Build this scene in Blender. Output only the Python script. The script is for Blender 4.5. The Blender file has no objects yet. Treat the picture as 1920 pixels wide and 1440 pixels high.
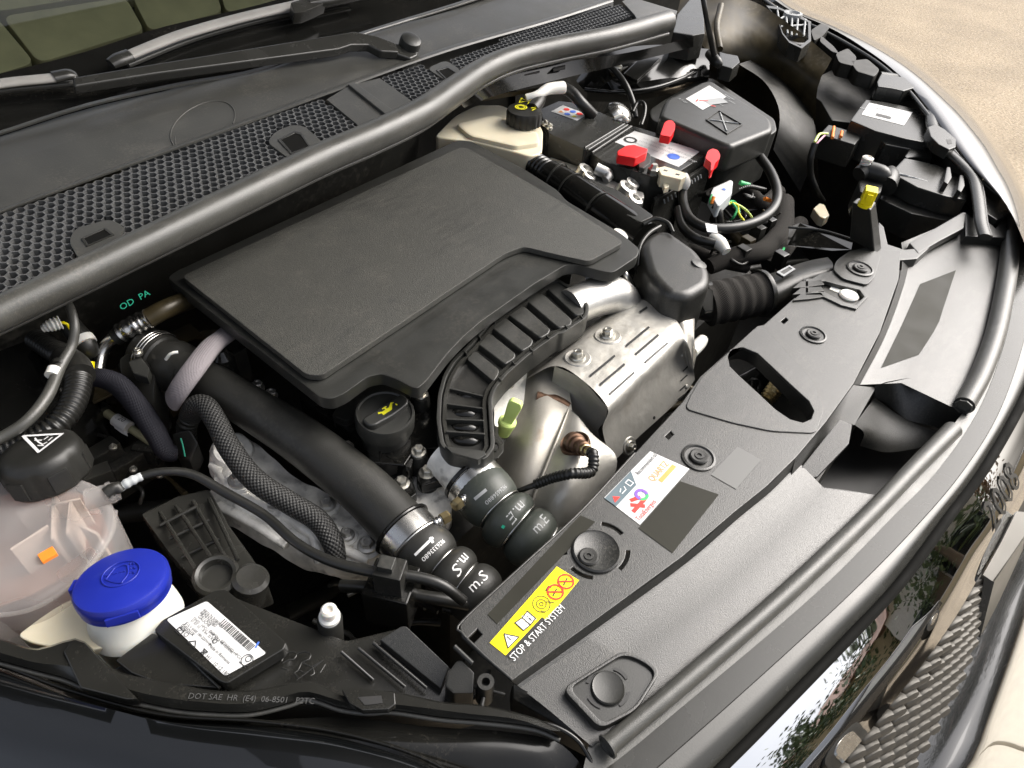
import bpy, bmesh, math, random
from mathutils import Vector, Matrix
random.seed(7)
V = Vector
scene = bpy.context.scene

# ---------------------------------------------------------------- camera
FPX = 1300.0                                    # focal length in photograph pixels (1920 wide)
CAM = V((0.0, 0.0, 0.5))                        # z = 0 is the top of the engine cover
PITCH, ROLL, YAW = math.radians(44), math.radians(5), math.radians(36)
FW = V((math.cos(PITCH)*math.cos(YAW), math.cos(PITCH)*math.sin(YAW), -math.sin(PITCH)))
_r = FW.cross(V((0, 0, 1))).normalized(); _u = _r.cross(FW)
RT = _r*math.cos(ROLL) + _u*math.sin(ROLL)
UP = -_r*math.sin(ROLL) + _u*math.cos(ROLL)
cd = bpy.data.cameras.new('camera'); cam = bpy.data.objects.new('camera', cd)
scene.collection.objects.link(cam); scene.camera = cam
cd.sensor_width = 36.0; cd.lens = 36.0*FPX/1920.0; cd.clip_start = 0.01; cd.clip_end = 500
cam.matrix_world = Matrix((
    (RT.x, UP.x, -FW.x, CAM.x), (RT.y, UP.y, -FW.y, CAM.y), (RT.z, UP.z, -FW.z, CAM.z), (0, 0, 0, 1)))

# ---------------------------------------------------------------- daylight
SUN_EL, SUN_AZ = math.radians(44), math.radians(-23)   # azimuth measured from +X towards +Y
w = bpy.data.worlds.new('World'); scene.world = w; w.use_nodes = True
nt = w.node_tree; sky = nt.nodes.new('ShaderNodeTexSky'); sky.sky_type = 'NISHITA'
sky.sun_disc = False; sky.sun_elevation = SUN_EL; sky.sun_rotation = math.pi/2 - SUN_AZ
sky.air_density = 0.7; sky.dust_density = 7.0; sky.ozone_density = 0.6
bg = nt.nodes['Background']; bg.inputs['Strength'].default_value = 0.15
hs_ = nt.nodes.new('ShaderNodeHueSaturation'); hs_.inputs['Saturation'].default_value = 0.42      # thin overcast
nt.links.new(sky.outputs[0], hs_.inputs['Color']); nt.links.new(hs_.outputs[0], bg.inputs['Color'])
sl = bpy.data.lights.new('sun', 'SUN'); sun = bpy.data.objects.new('sun', sl); scene.collection.objects.link(sun)
sl.energy = 1.25; sl.angle = math.radians(60); sl.color = (1.0, 0.965, 0.915)
sd = V((math.cos(SUN_EL)*math.cos(SUN_AZ), math.cos(SUN_EL)*math.sin(SUN_AZ), math.sin(SUN_EL)))
sun.rotation_euler = sd.to_track_quat('Z', 'Y').to_euler(); sun.location = sd*5
vs = scene.view_settings; vs.view_transform = 'Standard'; vs.look = 'None'; vs.gamma = 1.0
vs.use_curve_mapping = False; vs.exposure = 1.0
scene.cycles.max_bounces = 8; scene.cycles.diffuse_bounces = 4; scene.cycles.glossy_bounces = 4
scene.cycles.transmission_bounces = 6; scene.cycles.transparent_max_bounces = 8
scene.cycles.use_denoising = True

# ---------------------------------------------------------------- geometry helpers
def ray(px, py): return FW*FPX + RT*(px-960.0) - UP*(py-720.0)
def P(px, py, z):
    d = ray(px, py); return CAM + d*((z-CAM.z)/d.z)
def PL(px, py, o, n):
    d = ray(px, py); return CAM + d*((V(o)-CAM).dot(n)/d.dot(n))
def W(q): return q if isinstance(q, Vector) else P(q[0], q[1], q[2])
def proj(p):
    d = p-CAM; f = d.dot(FW); return 960+FPX*d.dot(RT)/f, 720-FPX*d.dot(UP)/f
def mpp(p): return (p-CAM).dot(FW)/FPX          # metres per photograph pixel at p

col = scene.collection
WLOC = {}
def world_loc(o): return WLOC.get(o.name, V((0, 0, 0)))
def tag(o, label, cat, group=None, kind=None):
    if label: o['label'] = label
    if cat: o['category'] = cat
    if group: o['group'] = group
    if kind: o['kind'] = kind
    return o
def thing(name, label, cat, loc, group=None):
    o = bpy.data.objects.new(name, None); o.empty_display_size = 0.03; col.objects.link(o)
    loc = W(loc); o.location = loc; WLOC[o.name] = loc.copy()
    return tag(o, label, cat, group)
def finish(name, bm, mat, parent=None, ang=38, bevel=0.0, bseg=2, flat=False, uv=None):
    bmesh.ops.remove_doubles(bm, verts=bm.verts, dist=1e-6)
    bmesh.ops.recalc_face_normals(bm, faces=bm.faces)
    if bevel > 0:
        es = [e for e in bm.edges if len(e.link_faces) == 2 and e.calc_face_angle(0) > math.radians(28)]
        if es: bmesh.ops.bevel(bm, geom=es, offset=bevel, segments=bseg, profile=0.55, affect='EDGES', clamp_overlap=True)
    xs = [v.co for v in bm.verts]
    o0 = V(((min(c.x for c in xs)+max(c.x for c in xs))/2, (min(c.y for c in xs)+max(c.y for c in xs))/2, min(c.z for c in xs)))
    for v in bm.verts: v.co -= o0
    me = bpy.data.meshes.new(name); bm.to_mesh(me); bm.free()
    if not flat:
        me.shade_smooth(); me.set_sharp_from_angle(angle=math.radians(ang))
    me.materials.append(MAT[mat] if isinstance(mat, str) else mat)
    ob = bpy.data.objects.new(name, me); col.objects.link(ob)
    WLOC[ob.name] = o0.copy()
    if bevel > 0 and not flat:
        wn_ = ob.modifiers.new('weighted normals', 'WEIGHTED_NORMAL'); wn_.keep_sharp = True; wn_.weight = 90
    if parent is not None:
        ob.parent = parent; ob.location = o0 - world_loc(parent)
    else: ob.location = o0
    return ob
def raw(name, verts, faces, mat, parent=None, **k):
    bm = bmesh.new(); vs_ = [bm.verts.new(v) for v in verts]
    for f in faces:
        try: bm.faces.new([vs_[i] for i in f])
        except ValueError: pass
    return finish(name, bm, mat, parent, **k)
def spline(pts, n, closed=False):
    pts = [V(p) for p in pts]
    if len(pts) == 2 and not closed: return [pts[0].lerp(pts[1], i/(n-1)) for i in range(n)]
    if closed: ext = [pts[-1]]+pts+[pts[0], pts[1]]
    else: ext = [pts[0]*2-pts[1]]+pts+[pts[-1]*2-pts[-2]]
    dense = []
    for i in range(1, len(ext)-2):
        a, b, c, d = ext[i-1:i+3]
        for k in range(16):
            t = k/16
            dense.append(0.5*((2*b)+(c-a)*t+(2*a-5*b+4*c-d)*t*t+(3*b-a-3*c+d)*t*t*t))
    dense.append(ext[-2].copy())
    L = [0.0]
    for i in range(1, len(dense)): L.append(L[-1]+(dense[i]-dense[i-1]).length)
    out = []; j = 0; m = n+1 if closed else n
    for i in range(m):
        s = L[-1]*i/(m-1)
        while j < len(L)-2 and L[j+1] < s: j += 1
        t = (s-L[j])/max(L[j+1]-L[j], 1e-9); out.append(dense[j].lerp(dense[j+1], min(max(t, 0), 1)))
    return out[:-1] if closed else out
def polyresample(pts, n):
    pts = [V(p) for p in pts]; L = [0.0]
    for i in range(1, len(pts)): L.append(L[-1]+(pts[i]-pts[i-1]).length)
    out = []; j = 0
    for i in range(n):
        s = L[-1]*i/(n-1)
        while j < len(L)-2 and L[j+1] < s: j += 1
        t = (s-L[j])/max(L[j+1]-L[j], 1e-9); out.append(pts[j].lerp(pts[j+1], min(max(t, 0), 1)))
    return out
def loft(name, rows, mat, parent=None, n=28, m=0, lin=False, thick=0.0, ang=38, hardrows=False):
    """sheet through rows of points; lin keeps straight segments along the rows, m adds smooth rows between"""
    R = [(polyresample if lin else spline)([W(q) for q in r], n) for r in rows]
    if m:
        C = [spline([R[i][k] for i in range(len(R))], m) for k in range(n)]
        R = [[C[k][i] for k in range(n)] for i in range(m)]
    vs_ = [p for r in R for p in r]; fs = []
    for i in range(len(R)-1):
        for k in range(n-1): fs.append((i*n+k, i*n+k+1, (i+1)*n+k+1, (i+1)*n+k))
    ob = raw(name, vs_, fs, mat, parent, ang=ang)
    if thick:
        md = ob.modifiers.new('thickness', 'SOLIDIFY'); md.thickness = abs(thick); md.offset = -1 if thick > 0 else 1
    return ob
def fillet(pts, r, seg=5):
    """round the corners of a polygon of 2-D/3-D points"""
    out = []; N = len(pts); pts = [V(p) for p in pts]
    for i in range(N):
        a, b, c = pts[i-1], pts[i], pts[(i+1) % N]
        d1, d2 = (a-b), (c-b); l = min(r, d1.length*0.45, d2.length*0.45)
        if l < 1e-6: out.append(b); continue
        p, q = b+d1.normalized()*l, b+d2.normalized()*l
        for k in range(seg+1):
            t = k/seg; out.append(p*(1-t)**2 + b*2*t*(1-t) + q*t*t)
    return out
def prism_w(name, top, depth, mat, parent=None, bevel=0.0015, draft=0.0, down=None, bseg=2, ang=38):
    """solid from a world-space outline and a depth along down (default straight down)"""
    top = [V(p) for p in top]; down = V(down) if down is not None else V((0, 0, -1))
    c = sum(top, V((0, 0, 0)))/len(top); N = len(top)
    bot = [p + down*depth + (p-c)*draft for p in top]
    bm = bmesh.new(); a = [bm.verts.new(p) for p in top]; b = [bm.verts.new(p) for p in bot]
    bm.faces.new(a); bm.faces.new(b[::-1])
    for i in range(N): bm.faces.new((a[i], b[i], b[(i+1) % N], a[(i+1) % N]))
    return finish(name, bm, mat, parent, bevel=bevel, bseg=bseg, ang=ang)
def prism(name, pts, z, depth, mat, parent=None, bevel=0.0015, r=0, draft=0.0, **k):
    """solid whose top outline is traced at height z (a number, or one per point as third item)"""
    if r: pts = [tuple(q) for q in fillet([V((p[0], p[1], p[2] if len(p) > 2 else z)) for p in pts], r)]
    return prism_w(name, [P(p[0], p[1], p[2] if len(p) > 2 else z) for p in pts], depth, mat, parent, bevel, draft, **k)
def ring_frame(name, outer, inner, depth, mat, parent=None, bevel=0.001):
    """closed rim: outer and inner outlines (same count, world points), going down by depth"""
    N = len(outer); dz = V((0, 0, -depth)); bm = bmesh.new()
    A = [bm.verts.new(p) for p in outer]; B = [bm.verts.new(p) for p in inner]
    C = [bm.verts.new(V(p)+dz) for p in outer]; D = [bm.verts.new(V(p)+dz) for p in inner]
    for i in range(N):
        j = (i+1) % N
        bm.faces.new((A[i], A[j], B[j], B[i])); bm.faces.new((A[j], A[i], C[i], C[j]))
        bm.faces.new((B[i], B[j], D[j], D[i])); bm.faces.new((C[i], D[i], D[j], C[j]))
    return finish(name, bm, mat, parent, bevel=bevel)
def tube_w(name, pts, rad, mat, parent=None, seg=18, step=0.004, rib=None, caps=True, flat=None, ang=60):
    """pts world, rad list of radii; rib=(pitch, amplitude fraction[, sharpness]); flat=(nx,ny,nz, ratio) squashes"""
    n0 = len(pts); dense = spline(pts, 240) if n0 > 2 else [V(pts[0]).lerp(V(pts[1]), i/239) for i in range(240)]
    # parameter of each dense point for the radius
    Lc = [0.0]
    for i in range(1, n0): Lc.append(Lc[-1]+(V(pts[i])-V(pts[i-1])).length)
    tot = sum((dense[i]-dense[i-1]).length for i in range(1, 240))
    if rib: step = min(step, rib[0]/6)
    n = max(4, min(900, int(tot/step)+1)); path = polyresample(dense, n)
    bm = bmesh.new(); uvl = bm.loops.layers.uv.new('UVMap'); rings = []
    t0 = (path[1]-path[0]).normalized(); nx = t0.orthogonal().normalized()
    if flat: nx = (V(flat[:3])-t0*V(flat[:3]).dot(t0)).normalized()
    for i in range(n):
        t = (path[min(i+1, n-1)]-path[max(i-1, 0)]).normalized()
        nx = (nx-t*nx.dot(t)).normalized(); ny = t.cross(nx)
        s = Lc[-1]*i/(n-1); k = 0
        while k < n0-2 and Lc[k+1] < s: k += 1
        f = (s-Lc[k])/max(Lc[k+1]-Lc[k], 1e-9); f = min(max(f, 0), 1); r = rad[k]*(1-f)+rad[k+1]*f
        if rib:
            wv = 0.5+0.5*math.cos(2*math.pi*(tot*i/(n-1))/rib[0])
            if len(rib) > 2: wv = wv**rib[2]
            r = r*(1-rib[1]*(1-wv))
        q = flat[3] if flat else 1.0
        rings.append([bm.verts.new(path[i]+nx*(r*q*math.cos(2*math.pi*a/seg))+ny*(r*math.sin(2*math.pi*a/seg))) for a in range(seg)])
    for i in range(n-1):
        for a in range(seg):
            b = (a+1) % seg
            fc = bm.faces.new((rings[i][a], rings[i][b], rings[i+1][b], rings[i+1][a]))
            us = (a/seg, (a+1)/seg, (a+1)/seg, a/seg); vv = (i, i, i+1, i+1)
            for lp, uu, v2 in zip(fc.loops, us, vv): lp[uvl].uv = (uu, tot*v2/(n-1))
    if caps: bm.faces.new(rings[0][::-1]); bm.faces.new(rings[-1])
    return finish(name, bm, mat, parent, ang=ang)
def tube(name, pts, mat, parent=None, **k):
    """pts: (px, py, z, width in photograph pixels)"""
    ws = [P(*q[:3]) for q in pts]
    return tube_w(name, ws, [q[3]*0.5*mpp(p) for q, p in zip(pts, ws)], mat, parent, **k)
def basis(n, hint=None):
    n = V(n).normalized(); h = V(hint) if hint is not None else (V((1, 0, 0)) if abs(n.x) < 0.8 else V((0, 1, 0)))
    u = (h-n*h.dot(n)).normalized(); return u, n.cross(u), n
def lathe(name, prof, o, axis, mat, parent=None, seg=36, ang=35, cap=True, lobes=None):
    """prof: (radius, height along axis) from bottom to top; lobes=(count, depth, h0, h1) scallops the side"""
    o = W(o); u, v, n = basis(axis); bm = bmesh.new(); rings = []
    for r, h in prof:
        ring = []
        for a in range(seg):
            t = 2*math.pi*a/seg; rr = r
            if lobes and lobes[2] <= h <= lobes[3]: rr = r*(1-lobes[1]*max(0.0, math.cos(lobes[0]*t))**4)
            ring.append(bm.verts.new(o+u*(rr*math.cos(t))+v*(rr*math.sin(t))+n*h))
        rings.append(ring)
    for i in range(len(rings)-1):
        for a in range(seg):
            b = (a+1) % seg; bm.faces.new((rings[i][a], rings[i][b], rings[i+1][b], rings[i+1][a]))
    if cap: bm.faces.new(rings[0][::-1]); bm.faces.new(rings[-1])
    return finish(name, bm, mat, parent, ang=ang)
_bolt = {}
def bolt(o, axis, r, parent, mat='zinc', name='bolt', torx=False):
    """flanged hexagon head"""
    key = (round(r, 5), mat)
    o = W(o)
    if key not in _bolt:
        bm = bmesh.new(); rings = []
        prof = [(1.0, -0.5, 0), (1.0, 0.12, 0), (0.92, 0.25, 0), (0.66, 0.3, 1), (0.66, 0.85, 1), (0.56, 0.97, 1), (0.3, 0.97, 1), (0.24, 0.9, 1)]
        for pr, h, hexa in prof:
            ring = []
            for a in range(24):
                t = 2*math.pi*a/24; q = pr
                if hexa and pr > 0.5: q = pr*math.cos(math.pi/6)/math.cos((t % (math.pi/3))-math.pi/6)
                ring.append(bm.verts.new((r*q*math.cos(t), r*q*math.sin(t), r*h)))
            rings.append(ring)
        for i in range(len(rings)-1):
            for a in range(24):
                b = (a+1) % 24; bm.faces.new((rings[i][a], rings[i][b], rings[i+1][b], rings[i+1][a]))
        bm.faces.new(rings[0][::-1]); bm.faces.new(rings[-1])
        me = bpy.data.meshes.new(name); bm.to_mesh(me); bm.free(); me.shade_smooth(); me.set_sharp_from_angle(angle=math.radians(30))
        me.materials.append(MAT[mat]); _bolt[key] = me
    ob = bpy.data.objects.new(name, _bolt[key]); col.objects.link(ob)
    u, v, n = basis(axis); a = random.uniform(0, 1.0); u2 = u*math.cos(a)+v*math.sin(a); v2 = n.cross(u2)
    ob.rotation_euler = Matrix(((u2.x, v2.x, n.x), (u2.y, v2.y, n.y), (u2.z, v2.z, n.z))).to_euler()
    ob.parent = parent; ob.location = o-world_loc(parent); WLOC[ob.name] = o.copy()
    return ob
class Frame:
    """flat local frame: o origin, u, v in the plane, n out of it (all world)"""
    def __init__(s, o, u, n=(0, 0, 1)):
        s.o = W(o); s.n = V(n).normalized(); u = V(u); s.u = (u-s.n*u.dot(s.n)).normalized(); s.v = s.n.cross(s.u)
    def __call__(s, a, b, c=0.0): return s.o+s.u*a+s.v*b+s.n*c
    def px(s, px, py, c=0.0): return PL(px, py, s.o+s.n*c, s.n)
    def at(s, px, py):
        q = s.px(px, py)-s.o; return q.dot(s.u), q.dot(s.v)
def frame_px(a, b, z=0.0, n=(0, 0, 1)):
    o = P(a[0], a[1], z); N = V(n).normalized(); return Frame(o, PL(b[0], b[1], o, N)-o, N)
def box(name, fr, a, b, c, mat, parent=None, bevel=0.0015, taper=0.0, bseg=2):
    vs_ = []
    for k, cc in enumerate(c):
        t = taper if k == 1 else 0.0
        for bb, sb in ((b[0], 1), (b[1], -1)):
            for aa, sa in ((a[0], 1), (a[1], -1)): vs_.append(fr(aa+sa*t, bb+sb*t, cc))
    return raw(name, vs_, [(0, 2, 3, 1), (4, 5, 7, 6), (0, 1, 5, 4), (2, 6, 7, 3), (0, 4, 6, 2), (1, 3, 7, 5)], mat, parent, bevel=bevel, bseg=bseg)
def quad(name, fr, a, b, c, mat, parent=None):
    return raw(name, [fr(a[0], b[0], c), fr(a[1], b[0], c), fr(a[1], b[1], c), fr(a[0], b[1], c)], [(0, 1, 2, 3)], mat, parent, flat=True)
def poly(name, fr, pts, c, mat, parent=None, thick=0.0):
    if thick: return prism_w(name, [fr(x, y, c) for x, y in pts], thick, mat, parent, bevel=0, down=-fr.n)
    return raw(name, [fr(x, y, c) for x, y in pts], [tuple(range(len(pts)))], mat, parent, flat=True)
def strokes(name, fr, lines, width, c, mat, parent=None):
    """flat print: polylines of (a, b) drawn with a stroke width"""
    bm = bmesh.new(); lift = 0
    for ln in lines:
        for (x0, y0), (x1, y1) in zip(ln[:-1], ln[1:]):
            d = V((x1-x0, y1-y0)); L = d.length
            if L < 1e-9: continue
            d /= L; q = V((-d.y, d.x))*width*0.5; e = d*width*0.4
            p = [(x0-e.x+q.x, y0-e.y+q.y), (x0-e.x-q.x, y0-e.y-q.y), (x1+e.x-q.x, y1+e.y-q.y), (x1+e.x+q.x, y1+e.y+q.y)]
            lift = (lift+1) % 9; bm.faces.new([bm.verts.new(fr(a, b, c+lift*2e-5)) for a, b in p])
    o_ = [f for f in bm.faces]
    xs = [v.co for v in bm.verts]; o0 = sum(xs, V((0, 0, 0)))/len(xs)
    for v in bm.verts: v.co -= o0
    me = bpy.data.meshes.new(name); bm.to_mesh(me); bm.free(); me.materials.append(MAT[mat])
    ob = bpy.data.objects.new(name, me); col.objects.link(ob); WLOC[ob.name] = o0.copy()
    ob.parent = parent; ob.location = o0-(world_loc(parent) if parent else V((0, 0, 0)))
    return ob
def circ(cx, cy, r, n=20, a0=0.0, a1=2*math.pi): return [(cx+r*math.cos(a0+(a1-a0)*i/n), cy+r*math.sin(a0+(a1-a0)*i/n)) for i in range(n+1)]
def text(s, fr, a, b, size, mat, parent, c=0.0004, rot=0.0, name='lettering', sx=1.0, raise_=0.0, mirror=False, spacing=1.0):
    """printed letters; (a, b) is the start of the baseline in the frame, rot turns them in its plane"""
    cu = bpy.data.curves.new(name, 'FONT'); cu.body = s; cu.size = size; cu.resolution_u = 2; cu.extrude = raise_; cu.space_character = spacing
    tmp = bpy.data.objects.new(name, cu); me = bpy.data.meshes.new_from_object(tmp)
    bpy.data.objects.remove(tmp); bpy.data.curves.remove(cu)
    u = fr.u*math.cos(rot)+fr.v*math.sin(rot); v = fr.n.cross(u); o = fr(a, b, c)
    for vt in me.vertices: vt.co = u*(vt.co.x*sx*(-1 if mirror else 1))+v*vt.co.y+fr.n*vt.co.z
    me.materials.clear(); me.materials.append(MAT[mat]); me.name = name
    ob = bpy.data.objects.new(name, me); col.objects.link(ob); WLOC[ob.name] = o.copy()
    ob.parent = parent; ob.location = o-world_loc(parent)
    return ob
def copy_tree(o, delta, parent=None):
    c = o.copy(); col.objects.link(c); c.parent = parent
    WLOC[c.name] = world_loc(o)+V(delta)
    if parent is None: c.location = o.location+V(delta)
    for ch in list(o.children): copy_tree(ch, delta, c)
    return c
def inside(pt, poly_):
    x, y = pt; c = False; j = len(poly_)-1
    for i in range(len(poly_)):
        xi, yi = poly_[i][:2]; xj, yj = poly_[j][:2]
        if (yi > y) != (yj > y) and x < (xj-xi)*(y-yi)/(yj-yi)+xi: c = not c
        j = i
    return c

# ---------------------------------------------------------------- materials
MAT = {}
def new_mat(name):
    m = bpy.data.materials.new(name); m.use_nodes = True; MAT[name] = m
    return m, m.node_tree, m.node_tree.nodes['Principled BSDF']
def mat(name, c, rough=0.5, metal=0.0, coat=0.0, var=0.12, vscale=30.0, bump=0.0, bscale=900.0, rvar=0.12, dust=0.0, dscale=260.0,
        spec=0.5, trans=0.0, ior=1.45, alpha=1.0, sss=0.0, dent=0.0, dtscale=25.0, stain=None):
    if max(c) < 0.06: c = (c[0]*1.03, c[1]*1.02, c[2]*0.90)
    m, t, b = new_mat(name); N, L = t.nodes, t.links
    tc = N.new('ShaderNodeTexCoord'); geo = N.new('ShaderNodeNewGeometry')
    n1 = N.new('ShaderNodeTexNoise'); n1.inputs['Scale'].default_value = vscale; n1.inputs['Detail'].default_value = 5
    L.new(geo.outputs['Position'], n1.inputs['Vector'])
    ramp = N.new('ShaderNodeMapRange'); ramp.inputs[1].default_value = 0.3; ramp.inputs[2].default_value = 0.7
    ramp.inputs[3].default_value = 1-var; ramp.inputs[4].default_value = 1+var; L.new(n1.outputs['Fac'], ramp.inputs[0])
    mul = N.new('ShaderNodeMix'); mul.data_type = 'RGBA'; mul.blend_type = 'MULTIPLY'; mul.inputs[0].default_value = 1.0
    mul.inputs[6].default_value = (*c, 1); L.new(ramp.outputs[0], mul.inputs[7]); out = mul.outputs[2]
    if stain:
        n4 = N.new('ShaderNodeTexNoise'); n4.inputs['Scale'].default_value = stain[1]; n4.inputs['Detail'].default_value = 6
        L.new(geo.outputs['Position'], n4.inputs['Vector'])
        mr = N.new('ShaderNodeMapRange'); mr.inputs[1].default_value = stain[2]; mr.inputs[2].default_value = stain[2]+0.12; L.new(n4.outputs['Fac'], mr.inputs[0])
        sc_ = N.new('ShaderNodeMath'); sc_.operation = 'MULTIPLY'; sc_.inputs[1].default_value = stain[3]; L.new(mr.outputs[0], sc_.inputs[0])
        mx = N.new('ShaderNodeMix'); mx.data_type = 'RGBA'; L.new(sc_.outputs[0], mx.inputs[0]); L.new(out, mx.inputs[6]); mx.inputs[7].default_value = (*stain[0], 1); out = mx.outputs[2]
    if dust > 0:
        n2 = N.new('ShaderNodeTexNoise'); n2.inputs['Scale'].default_value = dscale; n2.inputs['Detail'].default_value = 3
        L.new(geo.outputs['Position'], n2.inputs['Vector'])
        n3 = N.new('ShaderNodeTexNoise'); n3.inputs['Scale'].default_value = dscale*0.06; n3.inputs['Detail'].default_value = 4
        L.new(geo.outputs['Position'], n3.inputs['Vector'])
        mm = N.new('ShaderNodeMath'); mm.operation = 'MULTIPLY'; L.new(n2.outputs['Fac'], mm.inputs[0]); L.new(n3.outputs['Fac'], mm.inputs[1])
        mr = N.new('ShaderNodeMapRange'); mr.inputs[1].default_value = 0.29; mr.inputs[2].default_value = 0.52; mr.inputs[4].default_value = dust*1.3; L.new(mm.outputs[0], mr.inputs[0])
        mx = N.new('ShaderNodeMix'); mx.data_type = 'RGBA'; L.new(mr.outputs[0], mx.inputs[0]); L.new(out, mx.inputs[6]); mx.inputs[7].default_value = (0.30, 0.27, 0.22, 1); out = mx.outputs[2]
    L.new(out, b.inputs['Base Color'])
    mr2 = N.new('ShaderNodeMapRange'); mr2.inputs[1].default_value = 0.3; mr2.inputs[2].default_value = 0.7
    mr2.inputs[3].default_value = max(0.02, rough*(1-rvar)); mr2.inputs[4].default_value = min(1, rough*(1+rvar)); L.new(n1.outputs['Fac'], mr2.inputs[0]); L.new(mr2.outputs[0], b.inputs['Roughness'])
    b.inputs['Metallic'].default_value = metal; b.inputs['Coat Weight'].default_value = coat; b.inputs['Coat Roughness'].default_value = 0.03
    b.inputs['Specular IOR Level'].default_value = spec; b.inputs['Transmission Weight'].default_value = trans; b.inputs['IOR'].default_value = ior
    b.inputs['Alpha'].default_value = alpha
    if sss: b.inputs['Subsurface Weight'].default_value = sss; b.inputs['Subsurface Radius'].default_value = (0.02, 0.015, 0.01); b.inputs['Subsurface Scale'].default_value = 0.4
    last = None
    if bump:
        nb = N.new('ShaderNodeTexNoise'); nb.inputs['Scale'].default_value = bscale; nb.inputs['Detail'].default_value = 2; L.new(geo.outputs['Position'], nb.inputs['Vector'])
        bp = N.new('ShaderNodeBump'); bp.inputs['Strength'].default_value = bump; bp.inputs['Distance'].default_value = 0.0006; L.new(nb.outputs['Fac'], bp.inputs['Height']); last = bp
    if dent:
        nb = N.new('ShaderNodeTexNoise'); nb.inputs['Scale'].default_value = dtscale; nb.inputs['Detail'].default_value = 2; L.new(geo.outputs['Position'], nb.inputs['Vector'])
        bp = N.new('ShaderNodeBump'); bp.inputs['Strength'].default_value = dent; bp.inputs['Distance'].default_value = 0.01; L.new(nb.outputs['Fac'], bp.inputs['Height'])
        if last: L.new(last.outputs[0], bp.inputs['Normal'])
        last = bp
    if last: L.new(last.outputs[0], b.inputs['Normal'])
    return m
mat('pad', (0.041, 0.041, 0.040), 0.55, bump=0.9, bscale=1100, var=0.55, vscale=900, dust=0.10, dscale=420, spec=0.7, stain=((0.022, 0.022, 0.022), 34, 0.62, 0.5))
mat('satin', (0.022, 0.0225, 0.0225), 0.40, bump=0.25, bscale=1600, dust=0.06, spec=0.7)
mat('grain', (0.021, 0.021, 0.021), 0.35, bump=0.45, bscale=1300, dust=0.09, dscale=500, spec=0.8, var=0.3, vscale=500)
mat('smooth_plastic', (0.026, 0.026, 0.026), 0.26, bump=0.08, dust=0.03, dscale=350, spec=0.55)
mat('cowl', (0.046, 0.046, 0.046), 0.38, spec=0.755, bump=0.25, bscale=900, dust=0.14, dscale=380)
mat('mesh', (0.085, 0.086, 0.085), 0.42, bump=0.15, dust=0.12, dscale=300, spec=0.8)
mat('moulded', (0.015, 0.015, 0.015), 0.20, bump=0.1, dust=0.04, dscale=350, spec=0.7)
mat('gloss', (0.008, 0.008, 0.008), 0.14, dust=0.05, dscale=300)
mat('black_part', (0.016, 0.016, 0.016), 0.38, bump=0.2, dust=0.08, dscale=300)
mat('rubber', (0.050, 0.050, 0.050), 0.38, spec=0.75, bump=0.3, dust=0.14, dscale=420, var=0.2)
mat('hose', (0.022, 0.022, 0.022), 0.44, bump=0.2, bscale=900, dust=0.05)
mat('cable', (0.012, 0.012, 0.012), 0.33, dust=0.05)
mat('paint', (0.0022, 0.0026, 0.0032), 0.25, coat=1.0, rvar=0.05, var=0.05)
mat('dark', (0.013, 0.0125, 0.011), 0.55, dust=0.12, dscale=120, bump=0.2, bscale=300)
mat('dark_tan', (0.040, 0.031, 0.016), 0.4, var=0.5, vscale=25, dust=0.2, dscale=120, metal=0.2)
mat('alu', (0.82, 0.80, 0.74), 0.6, metal=0.1, bump=0.9, bscale=420, var=0.3, vscale=40, stain=((0.10, 0.09, 0.075), 55, 0.58, 0.6))
mat('alu_bright', (0.62, 0.61, 0.58), 0.42, metal=0.9, bump=0.5, bscale=500, var=0.2, stain=((0.2, 0.18, 0.15), 60, 0.6, 0.5))
mat('shield', (0.47, 0.455, 0.415), 0.45, metal=0.6, var=0.07, vscale=25, bump=0.25, bscale=400, dent=0.22, dtscale=38, stain=((0.40, 0.36, 0.29), 22, 0.60, 0.35))
mat('manifold', (0.36, 0.34, 0.30), 0.50, metal=0.5, var=0.2, vscale=14, bump=0.25, bscale=300, dent=0.08, dtscale=30, stain=((0.24, 0.16, 0.09), 20, 0.62, 0.7))
mat('steel', (0.58, 0.57, 0.54), 0.26, metal=1.0, var=0.12)
mat('chrome', (0.66, 0.67, 0.68), 0.015, metal=1.0, var=0.02, rvar=0.1)
mat('zinc', (0.55, 0.53, 0.47), 0.33, metal=0.95, var=0.2, vscale=150)
mat('brass', (0.55, 0.45, 0.25), 0.3, metal=1.0, var=0.2)
mat('burnt', (0.12, 0.07, 0.045), 0.45, metal=0.7, var=0.4, vscale=120)
mat('red', (0.72, 0.012, 0.015), 0.38, var=0.06)
mat('blue', (0.010, 0.020, 0.26), 0.36, var=0.06, bump=0.08)
mat('white_plastic', (0.72, 0.71, 0.66), 0.4, sss=0.2, var=0.05)
mat('cream', (0.66, 0.60, 0.45), 0.38, sss=0.35, var=0.08, vscale=20)
mat('tank_white', (0.70, 0.69, 0.62), 0.35, sss=0.3, var=0.05)
mat('patch_dark', (0.024, 0.0235, 0.020), 0.5, spec=0.15)
mat('matt_black', (0.006, 0.006, 0.006), 0.8, spec=0.1)
mat('paper', (0.60, 0.60, 0.59), 0.45, var=0.04)
mat('paper_grey', (0.11, 0.11, 0.105), 0.42, var=0.06)
mat('ink', (0.02, 0.02, 0.022), 0.5)
mat('ink_white', (0.75, 0.75, 0.74), 0.5)
mat('ink_grey', (0.32, 0.33, 0.33), 0.5)
mat('emboss', (0.07, 0.07, 0.068), 0.4)
mat('ink_red', (0.75, 0.03, 0.02), 0.45)
mat('ink_orange', (0.78, 0.33, 0.08), 0.45)
mat('ink_blue', (0.06, 0.15, 0.60), 0.45)
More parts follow.
